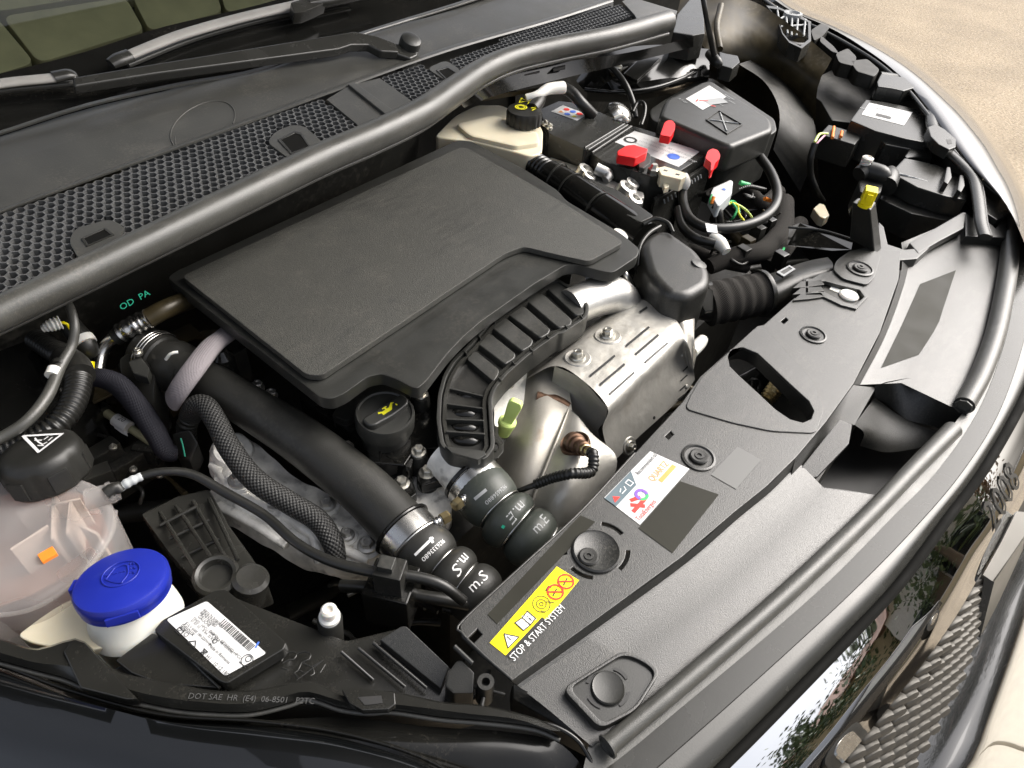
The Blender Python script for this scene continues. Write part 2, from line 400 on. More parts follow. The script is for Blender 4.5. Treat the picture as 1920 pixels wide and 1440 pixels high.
mat('ink_violet', (0.22, 0.10, 0.62), 0.45)
mat('ink_slate', (0.10, 0.14, 0.16), 0.4)
mat('ink_yellow', (0.72, 0.68, 0.02), 0.45)
mat('yellow', (0.86, 0.72, 0.0), 0.35, var=0.04)
mat('lime', (0.56, 0.70, 0.22), 0.4, sss=0.2, var=0.05)
mat('green', (0.05, 0.42, 0.14), 0.4)
mat('teal', (0.02, 0.36, 0.22), 0.5)
mat('orange', (0.85, 0.24, 0.03), 0.4)
mat('pink', (0.62, 0.33, 0.45), 0.4)
mat('grey_connector', (0.42, 0.44, 0.44), 0.45)
mat('hose_grey', (0.040, 0.046, 0.044), 0.40, bump=0.15, dust=0.05)
mat('fin', (0.075, 0.070, 0.060), 0.40, metal=0.3, var=0.05)
mat('olive', (0.28, 0.27, 0.165), 0.7, var=0.12)
mat('wiper_grey', (0.28, 0.27, 0.25), 0.5, dust=0.2, dscale=200)
mat('tan_ground', (0.30, 0.26, 0.205), 0.9)
mat('tile', (0.46, 0.42, 0.34), 0.6, var=0.1)
# --- special materials
def uv_mat(name, build, rough=0.5, metal=0.0):
    m, t, b = new_mat(name); b.inputs['Roughness'].default_value = rough; b.inputs['Metallic'].default_value = metal; b.inputs['Specular IOR Level'].default_value = 0.25
    uv = t.nodes.new('ShaderNodeUVMap'); build(t, b, uv); return m
def _ramp(t, fac, stops):
    r = t.nodes.new('ShaderNodeValToRGB'); e = r.color_ramp.elements
    e[0].position, e[0].color = stops[0][0], (*stops[0][1], 1); e[1].position, e[1].color = stops[1][0], (*stops[1][1], 1)
    for s in stops[2:]:
        k = e.new(s[0]); k.color = (*s[1], 1)
    t.links.new(fac, r.inputs[0]); return r.outputs[0]
def woven(c0, c1, nu, pitch, diag=False, strength=0.8):
    def build(t, b, uv):
        N, L = t.nodes, t.links
        sx = N.new('ShaderNodeSeparateXYZ'); L.new(uv.outputs[0], sx.inputs[0])
        def wave(expr_u, expr_v):
            a = N.new('ShaderNodeMath'); a.operation = 'MULTIPLY'; L.new(sx.outputs[0], a.inputs[0]); a.inputs[1].default_value = expr_u
            c = N.new('ShaderNodeMath'); c.operation = 'MULTIPLY_ADD'; L.new(sx.outputs[1], c.inputs[0]); c.inputs[1].default_value = expr_v; L.new(a.outputs[0], c.inputs[2])
            s = N.new('ShaderNodeMath'); s.operation = 'SINE'; L.new(c.outputs[0], s.inputs[0]); return s.outputs[0]
        tp = 2*math.pi
        if diag: w1, w2 = wave(tp*nu, tp/pitch), wave(-tp*nu, tp/pitch)
        else: w1, w2 = wave(tp*nu, 0.0), wave(0.0, tp/pitch)
        mx = N.new('ShaderNodeMath'); mx.operation = 'MULTIPLY'; L.new(w1, mx.inputs[0]); L.new(w2, mx.inputs[1])
        h = N.new('ShaderNodeMath'); h.operation = 'MULTIPLY_ADD'; L.new(mx.outputs[0], h.inputs[0]); h.inputs[1].default_value = 0.5; h.inputs[2].default_value = 0.5
        ns = N.new('ShaderNodeTexNoise'); ns.inputs['Scale'].default_value = 900; g = N.new('ShaderNodeNewGeometry'); L.new(g.outputs['Position'], ns.inputs['Vector'])
        ad = N.new('ShaderNodeMath'); ad.operation = 'MULTIPLY_ADD'; L.new(ns.outputs['Fac'], ad.inputs[0]); ad.inputs[1].default_value = 0.35; L.new(h.outputs[0], ad.inputs[2])
        L.new(_ramp(t, ad.outputs[0], [(0.25, c0), (0.95, c1)]), b.inputs['Base Color'])
        bp = N.new('ShaderNodeBump'); bp.inputs['Strength'].default_value = strength; bp.inputs['Distance'].default_value = 0.0012
        L.new(h.outputs[0], bp.inputs['Height']); L.new(bp.outputs[0], b.inputs['Normal'])
    return build
uv_mat('sleeve_grey', woven((0.16, 0.145, 0.15), (0.32, 0.29, 0.30), 40, 0.0022, False, 0.5), 0.85)
uv_mat('sleeve_navy', woven((0.004, 0.004, 0.007), (0.014, 0.014, 0.020), 34, 0.0022, False, 0.5), 0.6)
uv_mat('braid', woven((0.003, 0.003, 0.003), (0.055, 0.055, 0.053), 15, 0.0044, False, 0.8), 0.38)
uv_mat('cloth_tape', woven((0.010, 0.009, 0.008), (0.035, 0.032, 0.028), 60, 0.0022, False, 0.6), 0.9)
m, t, b = new_mat('glass'); N, L = t.nodes, t.links; N.remove(b)
tr = N.new('ShaderNodeBsdfTransparent'); tr.inputs[0].default_value = (0.80, 0.84, 0.80, 1); gl = N.new('ShaderNodeBsdfGlossy'); gl.inputs['Roughness'].default_value = 0.02
fr_ = N.new('ShaderNodeFresnel'); fr_.inputs[0].default_value = 1.5; mxs = N.new('ShaderNodeMixShader')
L.new(fr_.outputs[0], mxs.inputs[0]); L.new(tr.outputs[0], mxs.inputs[1]); L.new(gl.outputs[0], mxs.inputs[2]); L.new(mxs.outputs[0], N['Material Output'].inputs[0])
def haze_plastic(name, tint, opac):
    m, t, b = new_mat(name); N, L = t.nodes, t.links
    b.inputs['Base Color'].default_value = (*tint, 1); b.inputs['Roughness'].default_value = 0.22; b.inputs['Subsurface Weight'].default_value = 0.0
    tr = N.new('ShaderNodeBsdfTransparent'); tr.inputs[0].default_value = (0.95, 0.93, 0.90, 1)
    tl = N.new('ShaderNodeBsdfTranslucent'); tl.inputs[0].default_value = (*tint, 1)
    m1 = N.new('ShaderNodeMixShader'); m1.inputs[0].default_value = 0.45; L.new(b.outputs[0], m1.inputs[1]); L.new(tl.outputs[0], m1.inputs[2])
    g = N.new('ShaderNodeNewGeometry'); ns = N.new('ShaderNodeTexNoise'); ns.inputs['Scale'].default_value = 14; L.new(g.outputs['Position'], ns.inputs['Vector'])
    mr = N.new('ShaderNodeMapRange'); mr.inputs[1].default_value = 0.3; mr.inputs[2].default_value = 0.7; mr.inputs[3].default_value = opac-0.12; mr.inputs[4].default_value = opac+0.12; L.new(ns.outputs['Fac'], mr.inputs[0])
    m2 = N.new('ShaderNodeMixShader'); L.new(mr.outputs[0], m2.inputs[0]); L.new(tr.outputs[0], m2.inputs[1]); L.new(m1.outputs[0], m2.inputs[2])
    L.new(m2.outputs[0], N['Material Output'].inputs[0])
haze_plastic('tank_clear', (0.70, 0.68, 0.67), 0.33)
def scuffs(name, col_, amt, sc=(26, 120, 60), th=0.60):
    t = MAT[name].node_tree; N, L = t.nodes, t.links; b = N['Principled BSDF']; src = b.inputs['Base Color'].links[0].from_socket
    g = N.new('ShaderNodeNewGeometry'); mp = N.new('ShaderNodeMapping'); mp.inputs['Scale'].default_value = sc; mp.inputs['Rotation'].default_value = (0, 0, 0.7)
    ns = N.new('ShaderNodeTexNoise'); ns.inputs['Scale'].default_value = 1.0; ns.inputs['Detail'].default_value = 5; ns.inputs['Distortion'].default_value = 0.6
    L.new(g.outputs['Position'], mp.inputs['Vector']); L.new(mp.outputs[0], ns.inputs['Vector'])
    n2 = N.new('ShaderNodeTexNoise'); n2.inputs['Scale'].default_value = 6; L.new(g.outputs['Position'], n2.inputs['Vector'])
    mm = N.new('ShaderNodeMath'); mm.operation = 'MULTIPLY'; L.new(ns.outputs['Fac'], mm.inputs[0]); L.new(n2.outputs['Fac'], mm.inputs[1])
    mr = N.new('ShaderNodeMapRange'); mr.inputs[1].default_value = th*.5; mr.inputs[2].default_value = th*.5+.16; mr.inputs[4].default_value = amt; L.new(mm.outputs[0], mr.inputs[0])
    mx = N.new('ShaderNodeMix'); mx.data_type = 'RGBA'; L.new(mr.outputs[0], mx.inputs[0]); L.new(src, mx.inputs[6]); mx.inputs[7].default_value = (*col_, 1); L.new(mx.outputs[2], b.inputs['Base Color'])
scuffs('pad', (0.012, 0.012, 0.011), 0.55, (18, 130, 60), .56); scuffs('grain', (0.10, 0.095, 0.085), 0.22, (30, 90, 60)); scuffs('satin', (0.09, 0.085, 0.075), 0.22, (40, 70, 50)); scuffs('cowl', (0.13, 0.125, 0.11), 0.20, (16, 60, 40))
scuffs('rubber', (0.16, 0.155, 0.145), 0.25, (50, 120, 120)); scuffs('hose', (0.07, 0.068, 0.06), 0.22, (60, 60, 60)); scuffs('black_part', (0.08, 0.075, 0.065), 0.25, (50, 70, 70)); scuffs('shield', (0.30, 0.26, 0.20), 0.30, (60, 60, 60)); scuffs('blue', (0.05, 0.07, 0.30), 0.4, (60, 160, 60))
# ground: fine pale asphalt
m = MAT['tan_ground']; t = m.node_tree; b = t.nodes['Principled BSDF']; N, L = t.nodes, t.links
g = N.new('ShaderNodeNewGeometry'); n1 = N.new('ShaderNodeTexVoronoi'); n1.inputs['Scale'].default_value = 110; L.new(g.outputs['Position'], n1.inputs['Vector'])
n2 = N.new('ShaderNodeTexNoise'); n2.inputs['Scale'].default_value = 2.2; n2.inputs['Detail'].default_value = 8; L.new(g.outputs['Position'], n2.inputs['Vector'])
n3 = N.new('ShaderNodeTexNoise'); n3.inputs['Scale'].default_value = 70; n3.inputs['Detail'].default_value = 6; L.new(g.outputs['Position'], n3.inputs['Vector'])
c1 = _ramp(t, n3.outputs['Fac'], [(0.25, (0.20, 0.165, 0.12)), (0.5, (0.34, 0.295, 0.225)), (0.66, (0.41, 0.36, 0.28)), (0.80, (0.60, 0.54, 0.44))])
mx = N.new('ShaderNodeMix'); mx.data_type = 'RGBA'; mx.blend_type = 'MULTIPLY'; mx.inputs[0].default_value = 0.6; L.new(c1, mx.inputs[6]); L.new(n2.outputs['Fac'], mx.inputs[7])
sc2 = N.new('ShaderNodeMix'); sc2.data_type = 'RGBA'; sc2.blend_type = 'MULTIPLY'; sc2.inputs[0].default_value = 1; L.new(mx.outputs[2], sc2.inputs[6]); sc2.inputs[7].default_value = (1.18, 1.10, 1.0, 1)
L.new(sc2.outputs[2], b.inputs['Base Color'])
bp = N.new('ShaderNodeBump'); bp.inputs['Strength'].default_value = 0.8; bp.inputs['Distance'].default_value = 0.004; L.new(n1.outputs['Distance'], bp.inputs['Height']); L.new(bp.outputs[0], b.inputs['Normal'])

# ---------------------------------------------------------------- the setting
GZ = -0.9
def sheet(name, x0, x1, y0, y1, z, mat_):
    return raw(name, [V((x0, y0, z)), V((x1, y0, z)), V((x1, y1, z)), V((x0, y1, z))], [(0, 1, 2, 3)], mat_, flat=True)
gr = sheet('ground', -120, 120, -120, 120, GZ, 'tan_ground'); tag(gr, 'pale brown asphalt of the street beside the car', None, kind='structure')

# ---------------------------------------------------------------- body shell around the engine
body = thing('body_shell', 'black painted steel shell of the engine bay around the engine', 'car body', V((0.85, 0.45, -0.55)))
def wall(name, pts, mat_, parent=body): return raw(name, [V(p) for p in pts], [tuple(range(len(pts)))], mat_, parent, flat=True)
wall('floor_pan', [(-0.15, .02, -.498), (1.32, .02, -.498), (1.5, .05, -.498), (1.75, .17, -.498), (1.99, .42, -.498), (2.08, 1.0, -.498), (-0.15, 1.0, -.498)], 'dark')
loft('firewall', [[V((-.3, .745, .075)), V((.2, .745, .075)), V((.62, .755, .075)), V((.80, .80, .075)), V((.92, .90, .075)), V((1.3, .92, .075)), V((1.9, .9, .075))],
                  [V((-.3, .80, -.1)), V((.2, .80, -.1)), V((.62, .80, -.1)), V((.80, .84, -.1)), V((.92, .92, -.1)), V((1.3, .94, -.1)), V((1.9, .92, -.1))],
                  [V((-.3, .86, -.5)), V((.2, .86, -.5)), V((.62, .86, -.5)), V((.80, .88, -.5)), V((.92, .93, -.5)), V((1.3, .94, -.5)), V((1.9, .92, -.5))]], 'dark', body, n=40)
_wi = [(1270, -110), (1340, -66), (1400, -30), (1470, 20), (1540, 52), (1600, 84), (1650, 116), (1698, 158), (1740, 208), (1780, 264), (1820, 314), (1860, 350), (1890, 372), (1896, 420)]
loft('wing_liner', [[P(x-1, y+1, -.040) for x, y in _wi], [P(x-8, y+8, -.045)+V((-.03, .01, -.2)) for x, y in _wi], [P(x-8, y+8, -.045)+V((-.05, .02, -.46)) for x, y in _wi]], 'dark', body, n=30)
wall('far_bulkhead', [(1.2, .93, -.5), (2.2, .93, -.5), (2.2, .93, .02), (1.2, .93, .02)], 'dark')
wall('nose_floor', [(.3, -.02, -.5), (1.45, -.02, -.5), (1.45, .16, -.5), (.3, .16, -.5)], 'dark')
wall('inner_wing', [(-.16, .95, -.02), (-.16, .0, -.08), (-.12, .0, -.5), (-.12, .95, -.5)], 'dark')

# ---------------------------------------------------------------- windscreen, scuttle, wipers
GN = V((0, -0.48, 1)).normalized(); GO = V((0.5, 0.905, 0.12))
def G(px, py, c=0.0): return PL(px, py, GO+GN*c, GN)
edge = [(-320, 356), (-120, 288), (0, 250), (167, 197), (333, 160), (493, 130), (673, 66), (873, 4), (1000, -40)]
band = [(-320, 215), (-120, 165), (0, 138), (150, 100), (300, 52), (430, 22), (510, 2), (640, -40), (760, -80)]
ws = thing('windscreen', 'lower edge of the dark glass windscreen with black printed border', 'windscreen', GO)
loft('glass_pane', [[G(x, y-500+0.1*x) for x, y in band], [G(x, y) for x, y in band]], 'glass', ws, n=30)
if sum(p.normal.z for p in ws.children[0].data.polygons) < 0: ws.children[0].data.flip_normals()
loft('black_border', [[G(x, y) for x, y in band], [G(x, y+6, -0.003) for x, y in edge]], 'gloss', ws, n=30)
loft('rubber_edge', [[G(x, y-5, 0.002) for x, y in edge], [G(x, y, 0.004) for x, y in edge], [G(x, y+4, 0.001) for x, y in edge]], 'rubber', ws, n=40, m=7)
refl = thing('reflection', 'olive panels added under the windscreen as its painted reflection', 'reflection', GO+V((0, .3, -.15)))  # olive panels below the pane imitate a reflection in the glass
for pl in ([(-160, -60), (-8, 30), (66, 118), (-10, 140), (-160, 180)], [(2, 28), (236, -8), (272, 56), (72, 118)],
           [(246, -10), (396, -40), (418, 22), (280, 58)], [(404, -46), (520, -60), (560, -10), (424, 24)], [(-160, -80), (-10, 22), (230, -16), (390, -48), (380, -140), (-160, -140)]):
    prism_w('reflection_panel', fillet([G(x, y, -0.045) for x, y in pl], 0.015), 0.03, 'olive', refl, bevel=0.004, down=-GN)
loft('reflection_base', [[G(x, y-420, -0.12) for x, y in band], [G(x, y+40, -0.075) for x, y in band]], 'dark', refl, n=12)

cowl = thing('windscreen_cowl', 'dark grey plastic windscreen cowl with honeycomb vents below the windscreen', 'cowl', V((.55, .8, .08)))
rowA = [(-320, 358, .119), (-120, 290, .119), (0, 252, .119), (167, 199, .119), (333, 162, .119), (493, 132, .119), (673, 66, .119), (873, 4, .119), (1000, -40, .119)]
rowB = [(-320, 420, .114), (-120, 348, .114), (0, 307, .114), (150, 258, .114), (300, 213, .114), (500, 150, .114), (690, 85, .114), (880, 18, .114), (1010, -30, .114)]
rowC = [(-320, 524, .100), (-120, 443, .100), (0, 396, .100), (217, 317, .100), (433, 239, .100), (640, 163, .100), (840, 92, .100), (1033, 36, .100), (1150, -2, .100)]
upper_ob = loft('upper_panel', [rowA, [(x, y+4, z) for x, y, z in rowA], rowB, [(x, y+3, z-.0005) for x, y, z in rowB], rowC], 'cowl', cowl, n=50, ang=12)
HN = V((0, -0.12, 1)).normalized(); HO = V((0.5, 0.80, 0.0995))
def H(px, py, c=0.0): return PL(px, py, HO+HN*c, HN)
hexes = [[(-290, 514), (-80, 430), (0, 401), (433, 244), (603, 186), (672, 235), (560, 312), (300, 436), (100, 528), (-80, 605), (-290, 700)],
         [(712, 148), (797, 121), (842, 153), (783, 196)],
         [(828, 116), (967, 66), (1033, 42), (1150, 10), (1165, 8), (1190, 30), (1100, 62), (1000, 84), (880, 128), (860, 130)]]
clips = [[(500, 266), (516, 246), (545, 234), (570, 235), (600, 262), (604, 268), (545, 300)], [(128, 452), (140, 428), (205, 410), (234, 424), (215, 470), (150, 490)], [(800, 128), (836, 112), (866, 132), (850, 160)]]
holes = [[(527, 262), (553, 249), (563, 252), (578, 274), (548, 285)], [(157, 446), (194, 430), (208, 440), (166, 458)], [(822, 132), (839, 127), (860, 140), (843, 152)]]
def honeycomb(name, poly_, pitch):
    bm = bmesh.new(); ry = pitch*math.sqrt(3)/2; u = V((1, 0, 0)); v = HN.cross(u)
    ws_ = [H(x, y) for x, y in poly_]; x0, x1 = min(p.x for p in ws_), max(p.x for p in ws_); y0, y1 = min(p.y for p in ws_), max(p.y for p in ws_)
    R = pitch/math.sqrt(3); j = 0; y = y0
    while y <= y1:
        x = x0+(pitch/2 if j % 2 else 0)
        while x <= x1:
            c = V((x, y, HO.z-(y-HO.y)*HN.y/HN.z)); q = proj(c)
            if inside(q, poly_) and not any(inside(q, k) for k in clips):
                A = [c+u*(R*math.sin(a*math.pi/3))+v*(R*math.cos(a*math.pi/3)) for a in range(6)]
                rs = [[bm.verts.new(p) for p in A], [bm.verts.new(c+(p-c)*0.87) for p in A], [bm.verts.new(c+(p-c)*0.85-HN*.0012) for p in A], [bm.verts.new(c+(p-c)*0.84-HN*.010) for p in A]]
                for s in range(3):
                    for a in range(6): bm.faces.new((rs[s][a], rs[s][(a+1) % 6], rs[s+1][(a+1) % 6], rs[s+1][a]))
            x += pitch
        y += ry; j += 1
    return finish(name, bm, 'mesh', cowl, ang=25)
for i, hx in enumerate(hexes): honeycomb('honeycomb_vent', hx, .0104)
for cl, ho in zip(clips, holes):
    f = prism_w('clip_frame', [H(x, y, .0018) for x, y in [tuple(q)[:2] for q in fillet([V((a, b, 0)) for a, b in cl], 12)]], .006, 'cowl', cowl, bevel=.001, down=-HN)
    ring_o = [H(x, y, .0030) for x, y in [(a+(a-sum(q[0] for q in ho)/len(ho))*.25, b+(b-sum(q[1] for q in ho)/len(ho))*.25) for a, b in ho]]
    ring_frame('clip_rim', ring_o, [H(x, y, .0030) for x, y in ho], .002, 'smooth_plastic', f, bevel=.0004)
    prism_w('clip_hole', [H(x, y, .0022) for x, y in ho], .001, 'matt_black', f, bevel=0, down=-HN)
# borders of the vents and the joint between the two scuttle halves
loft('vent_floor', [[H(x, y+4, -.02) for x, y, z in rowC], [H(x, y-4, -.02) for x, y in [(-320, 748), (-90, 634), (0, 592), (170, 512), (400, 400), (600, 303), (700, 260), (790, 216), (850, 175), (905, 138), (965, 112), (1050, 92), (1150, 72)]]], 'dark', cowl, n=40)
prism_w('joint_panel', [H(x, y, .002) for x, y in [(612, 186), (655, 160), (712, 146), (785, 198), (770, 240), (690, 262), (668, 232)]], .006, 'cowl', cowl, bevel=.001, down=-HN)
prism_w('joint_ridge', [H(x, y, .006) for x, y in [(652, 157), (664, 153), (745, 212), (738, 222), (726, 216)]], .005, 'cowl', cowl, bevel=.0012, down=-HN)
loft('vent_lip', [[H(x, y-5, .001) for x, y, z in rowC], [H(x, y, .0035) for x, y, z in rowC], [H(x, y+5, .001) for x, y, z in rowC]], 'cowl', cowl, n=60, m=7)
prism_w('end_panel', [H(x, y, .004) for x, y in [(1166, 2), (1184, -6), (1270, 20), (1262, 48), (1196, 40), (1190, 28)]], .01, 'cowl', cowl, bevel=.001, down=-HN)
ringp = [P(*q) for q in [(380+62*math.cos(a)*1.0-10*math.sin(a), 232+44*math.sin(a)-14*math.cos(a), .1085) for a in [i*2*math.pi/28 for i in range(28)]]]

seal = thing('bonnet_seal', 'thick grey rubber bonnet seal running along the scuttle', 'rubber seal', V((.6, .66, .06)))
sp = [(-320, 748, 64), (-90, 634, 64), (0, 592, 64), (170, 512, 62), (400, 400, 60), (600, 303, 57), (700, 260, 55), (790, 216, 54), (850, 175, 50), (905, 138, 46), (965, 112, 43), (1050, 92, 40), (1150, 72, 38), (1252, 44, 38)]
tube('seal_tube', [(x, y-4, .088, wd) for x, y, wd in sp], 'rubber', seal, seg=26)
tube('seal_lip', [(x, y+wd*.52, .070, 9) for x, y, wd in sp], 'rubber', seal, seg=10)
loft('seal_web', [[(x, y+wd*.30, .078) for x, y, wd in sp], [(x, y+wd*.50, .070) for x, y, wd in sp]], 'rubber', seal, n=40)

# wipers lie on the glass
wp = thing('windscreen_wiper', 'long black wiper arm with round pivot cap parked across the scuttle', 'wiper', G(768, 92), 'windscreen wipers')
prism_w('arm', [G(x, y, .03) for x, y in [(136, 144), (280, 120), (640, 62), (662, 58), (705, 66), (742, 80), (748, 98), (715, 96), (692, 84), (660, 84), (636, 92), (290, 138), (138, 162)]], .014, 'smooth_plastic', wp, bevel=.003, bseg=3, down=-GN)
prism_w('arm_root', [G(x, y, .026) for x, y in [(735, 80), (786, 84), (783, 104), (770, 110), (742, 100), (728, 97)]], .02, 'smooth_plastic', wp, bevel=.003, bseg=3, down=-GN)
r_ = 19*mpp(G(768, 72)); lathe('pivot_cap', [(r_*.9, -.026), (r_, -.02), (r_, .006), (r_*.93, .011), (r_*.7, .013), (.0005, .0135)], G(768, 84, .026), GN, 'satin', wp)
lathe('pivot_base', [(r_*1.7, -.004), (r_*1.6, .003), (r_*1.2, .005), (r_*1.1, .01)], G(758, 112, 0.006), GN, 'cowl', wp)
tube_w('blade', [G(-110, 178, .026), G(0, 157, .026), G(100, 146, .026), G(138, 140, .026)], [.0062, .0064, .0066, .0066], 'wiper_grey', wp, flat=(GN.x, GN.y, GN.z, .55))
tube_w('blade_tip', [G(100, 145, .027), G(130, 139, .027), G(140, 141, .024)], [.0078, .0078, .006], 'smooth_plastic', wp, flat=(GN.x, GN.y, GN.z, .6))
tube_w('rubber_blade', [G(-110, 190, .012), G(0, 170, .012), G(140, 156, .012)], [.004]*3, 'rubber', wp, seg=8)
w2 = thing('windscreen_wiper', 'grey wiper blade resting higher on the windscreen beyond the long black arm', 'wiper', G(400, 60), 'windscreen wipers')
tube_w('blade', [G(232, 108, .02), G(290, 84, .02), G(350, 62, .02), G(450, 34, .02), G(560, 8, .02), G(660, -16, .02)], [.0070, .0075, .0078, .008, .008, .0075], 'wiper_grey', w2, flat=(GN.x, GN.y, GN.z, .5))
tube_w('rubber_blade', [G(240, 122, .006), G(350, 78, .006), G(450, 48, .006), G(560, 22, .006), G(660, 0, .006)], [.0035]*5, 'rubber', w2, seg=8)
tube_w('blade_tip', [G(207, 120, .020), G(222, 112, .021), G(244, 104, .021)], [.0075, .0095, .0095], 'smooth_plastic', w2, flat=(GN.x, GN.y, GN.z, .6))
prism_w('joint', [G(x, y, .035) for x, y in [(545, 4), (590, -10), (612, 4), (570, 22), (552, 24)]], .02, 'smooth_plastic', w2, bevel=.002, down=-GN)
tube_w('arm', [G(580, 8, .03), G(640, -2, .034), G(720, -20, .034)], [.006, .007, .008], 'smooth_plastic', w2)

# ---------------------------------------------------------------- engine cover
ec = thing('engine_cover', 'large black engine cover with a grained raised pad, in the middle', 'engine cover', P(760, 520, -.06))
outer = [(313, 520), (330, 508), (858, 262), (884, 264), (985, 318), (1046, 357), (1062, 376), (1166, 438), (1199, 466), (1196, 480), (1150, 511), (1128, 508), (1080, 495), (1060, 497), (1002, 532),
         (900, 604), (866, 634), (838, 664), (800, 714), (784, 728), (772, 726), (744, 711), (716, 701), (690, 706), (645, 738), (622, 748), (600, 745)]
prism('cover_frame', outer, -.006, .016, 'satin', ec, bevel=.0016, bseg=2, r=8)
pad = [(340, 517), (864, 275), (880, 279), (1062, 383), (1170, 454), (1105, 490), (1040, 476), (982, 462), (945, 476), (760, 600), (603, 704), (574, 702)]
prism('raised_pad', pad, .003, .008, 'pad', ec, bevel=.0014, bseg=2, r=10)
# ---------------------------------------------------------------- engine: helpers that sit things on a built surface
from mathutils.bvhtree import BVHTree
_bvh = {}
def bvh(ob):
    if ob.name not in _bvh:
        o = world_loc(ob); me = ob.data
        _bvh[ob.name] = BVHTree.FromPolygons([v.co+o for v in me.vertices], [tuple(p.vertices) for p in me.polygons])
    return _bvh[ob.name]
def on(ob, px, py, off=0.0):
    """point (and outward normal) where the sight line through a pixel meets a built surface"""
    d = ray(px, py).normalized(); h, n, i, dist = bvh(ob).ray_cast(CAM, d)
    if h is None:
        h, n, i, dist = bvh(ob).find_nearest(CAM+d*(world_loc(ob)-CAM).length)
    if n.dot(d) > 0: n = -n
    return h+n*off, n
def strip_on(name, ob, a, b, wpx, off, mat_, parent, k=6):
    """thin strip lying on a surface between two pixels"""
    L_, R_ = [], []; d = V((b[0]-a[0], b[1]-a[1])).normalized(); q = V((-d.y, d.x))*wpx*0.5
    for i in range(k):
        t = i/(k-1); x, y = a[0]+(b[0]-a[0])*t, a[1]+(b[1]-a[1])*t
        L_.append(on(ob, x+q.x, y+q.y, off)[0]); R_.append(on(ob, x-q.x, y-q.y, off)[0])
    return raw(name, L_+R_, [(i, i+1, k+i+1, k+i) for i in range(k-1)], mat_, parent)
def conform(tx, ob, n, off=0.0004):
    o = world_loc(tx); B = bvh(ob)
    for v in tx.data.vertices:
        p = o+v.co; h, nn, i, d = B.ray_cast(p+n*0.05, -n)
        if h is not None: v.co = h+n*off-o
    return tx
def text_on(s, ob, px, py, dpx, dpy, size, mat_, parent, sx=1.0, mirror=False, name='lettering', off=.0004):
    """letters printed on a surface: start pixel, reading direction in pixels"""
    p, n = on(ob, px, py); q = PL(px+dpx*8, py+dpy*8, p, n); f = Frame(p, q-p, n)
    return conform(text(s, f, 0, 0, size, mat_, parent, c=.002, sx=sx, mirror=mirror, name=name), ob, n, off)
def band(name, path, r, wdt, t, mat_, parent, seg=36):
    """flat metal or rubber band round a pipe: path=(centre, axis)"""
    return lathe(name, [(r, -wdt/2), (r+t, -wdt/2), (r+t*1.15, 0), (r+t, wdt/2), (r, wdt/2)], path[0], path[1], mat_, parent, seg=seg, cap=False)
def bellows(name, pts, mat_, parent, grooves, depth=0.32, seg=32):
    """hose with rounded bulges between grooves; pts like tube(), grooves as arc fractions"""
    ws = [P(*q[:3]) for q in pts]; rad = [q[3]*0.5*mpp(p) for q, p in zip(pts, ws)]
    n = 90; path = spline(ws, n); bm = bmesh.new(); rings = []; t0 = (path[1]-path[0]).normalized(); nx = t0.orthogonal().normalized(); info = []
    gs = [-0.04]+list(grooves)+[1.04]
    for i in range(n):
        t = (path[min(i+1, n-1)]-path[max(i-1, 0)]).normalized(); nx = (nx-t*nx.dot(t)).normalized(); ny = t.cross(nx); f = i/(n-1)
        k = min(int(f*(len(rad)-1)), len(rad)-2); g = f*(len(rad)-1)-k; r = rad[k]*(1-g)+rad[k+1]*g
        j = max(q for q in range(len(gs)-1) if gs[q] <= f); s = (f-gs[j])/(gs[j+1]-gs[j])
        r *= 1-depth*(1-min(1.0, (4*s*(1-s))**0.5))
        rings.append([bm.verts.new(path[i]+nx*(r*math.cos(2*math.pi*a/seg))+ny*(r*math.sin(2*math.pi*a/seg))) for a in range(seg)]); info.append((path[i], t, r))
    for i in range(n-1):
        for a in range(seg): bm.faces.new((rings[i][a], rings[i][(a+1) % seg], rings[i+1][(a+1) % seg], rings[i+1][a]))
    ob = finish(name, bm, mat_, parent, ang=80)
    for g in grooves:
        c, t, r = info[int(g*(n-1))]; u, v, ax = basis(t)
        tube_w('wire_ring', [c+u*((r+.0008)*math.cos(a*math.pi/12))+v*((r+.0008)*math.sin(a*math.pi/12)) for a in range(25)], [.0011]*25, 'steel', ob, seg=8, caps=False)
    return ob, info

# ---------------------------------------------------------------- engine block mass below everything
blk = thing('engine_block', 'dark engine block and sump filling the bay under the hoses', 'engine', V((.55, .42, -.5)))
box('crankcase', Frame(V((.5, .44, 0)), (1, 0, 0)), (-.20, .36), (-.16, .22), (-.48, -.15), 'dark', blk, bevel=.02)
box('gearbox', Frame(V((1.0, .42, 0)), (1, 0, 0)), (-.14, .2), (-.12, .16), (-.46, -.24), 'dark', blk, bevel=.03)
box('radiator_pack', Frame(V((.78, .06, 0)), (1, 0, 0)), (-.42, .42), (-.05, .06), (-.45, -.12), 'dark', blk, bevel=.01)
rng = random.Random(3)
for i in range(9):
    x, y = rng.uniform(.1, 1.5), rng.uniform(.25, .7); z = rng.uniform(-.34, -.2); a = rng.uniform(0, 6.3); r = rng.uniform(.006, .016)
    pts = [V((x, y, z))]
    for k in range(3):
        a += rng.uniform(-.8, .8); pts.append(pts[-1]+V((math.cos(a)*.09, math.sin(a)*.09, rng.uniform(-.05, .04))))
    tube_w('engine_pipe', pts, [r]*4, rng.choice(['cable', 'hose', 'dark', 'black_part', 'dark_tan']), blk, seg=10, step=.012)

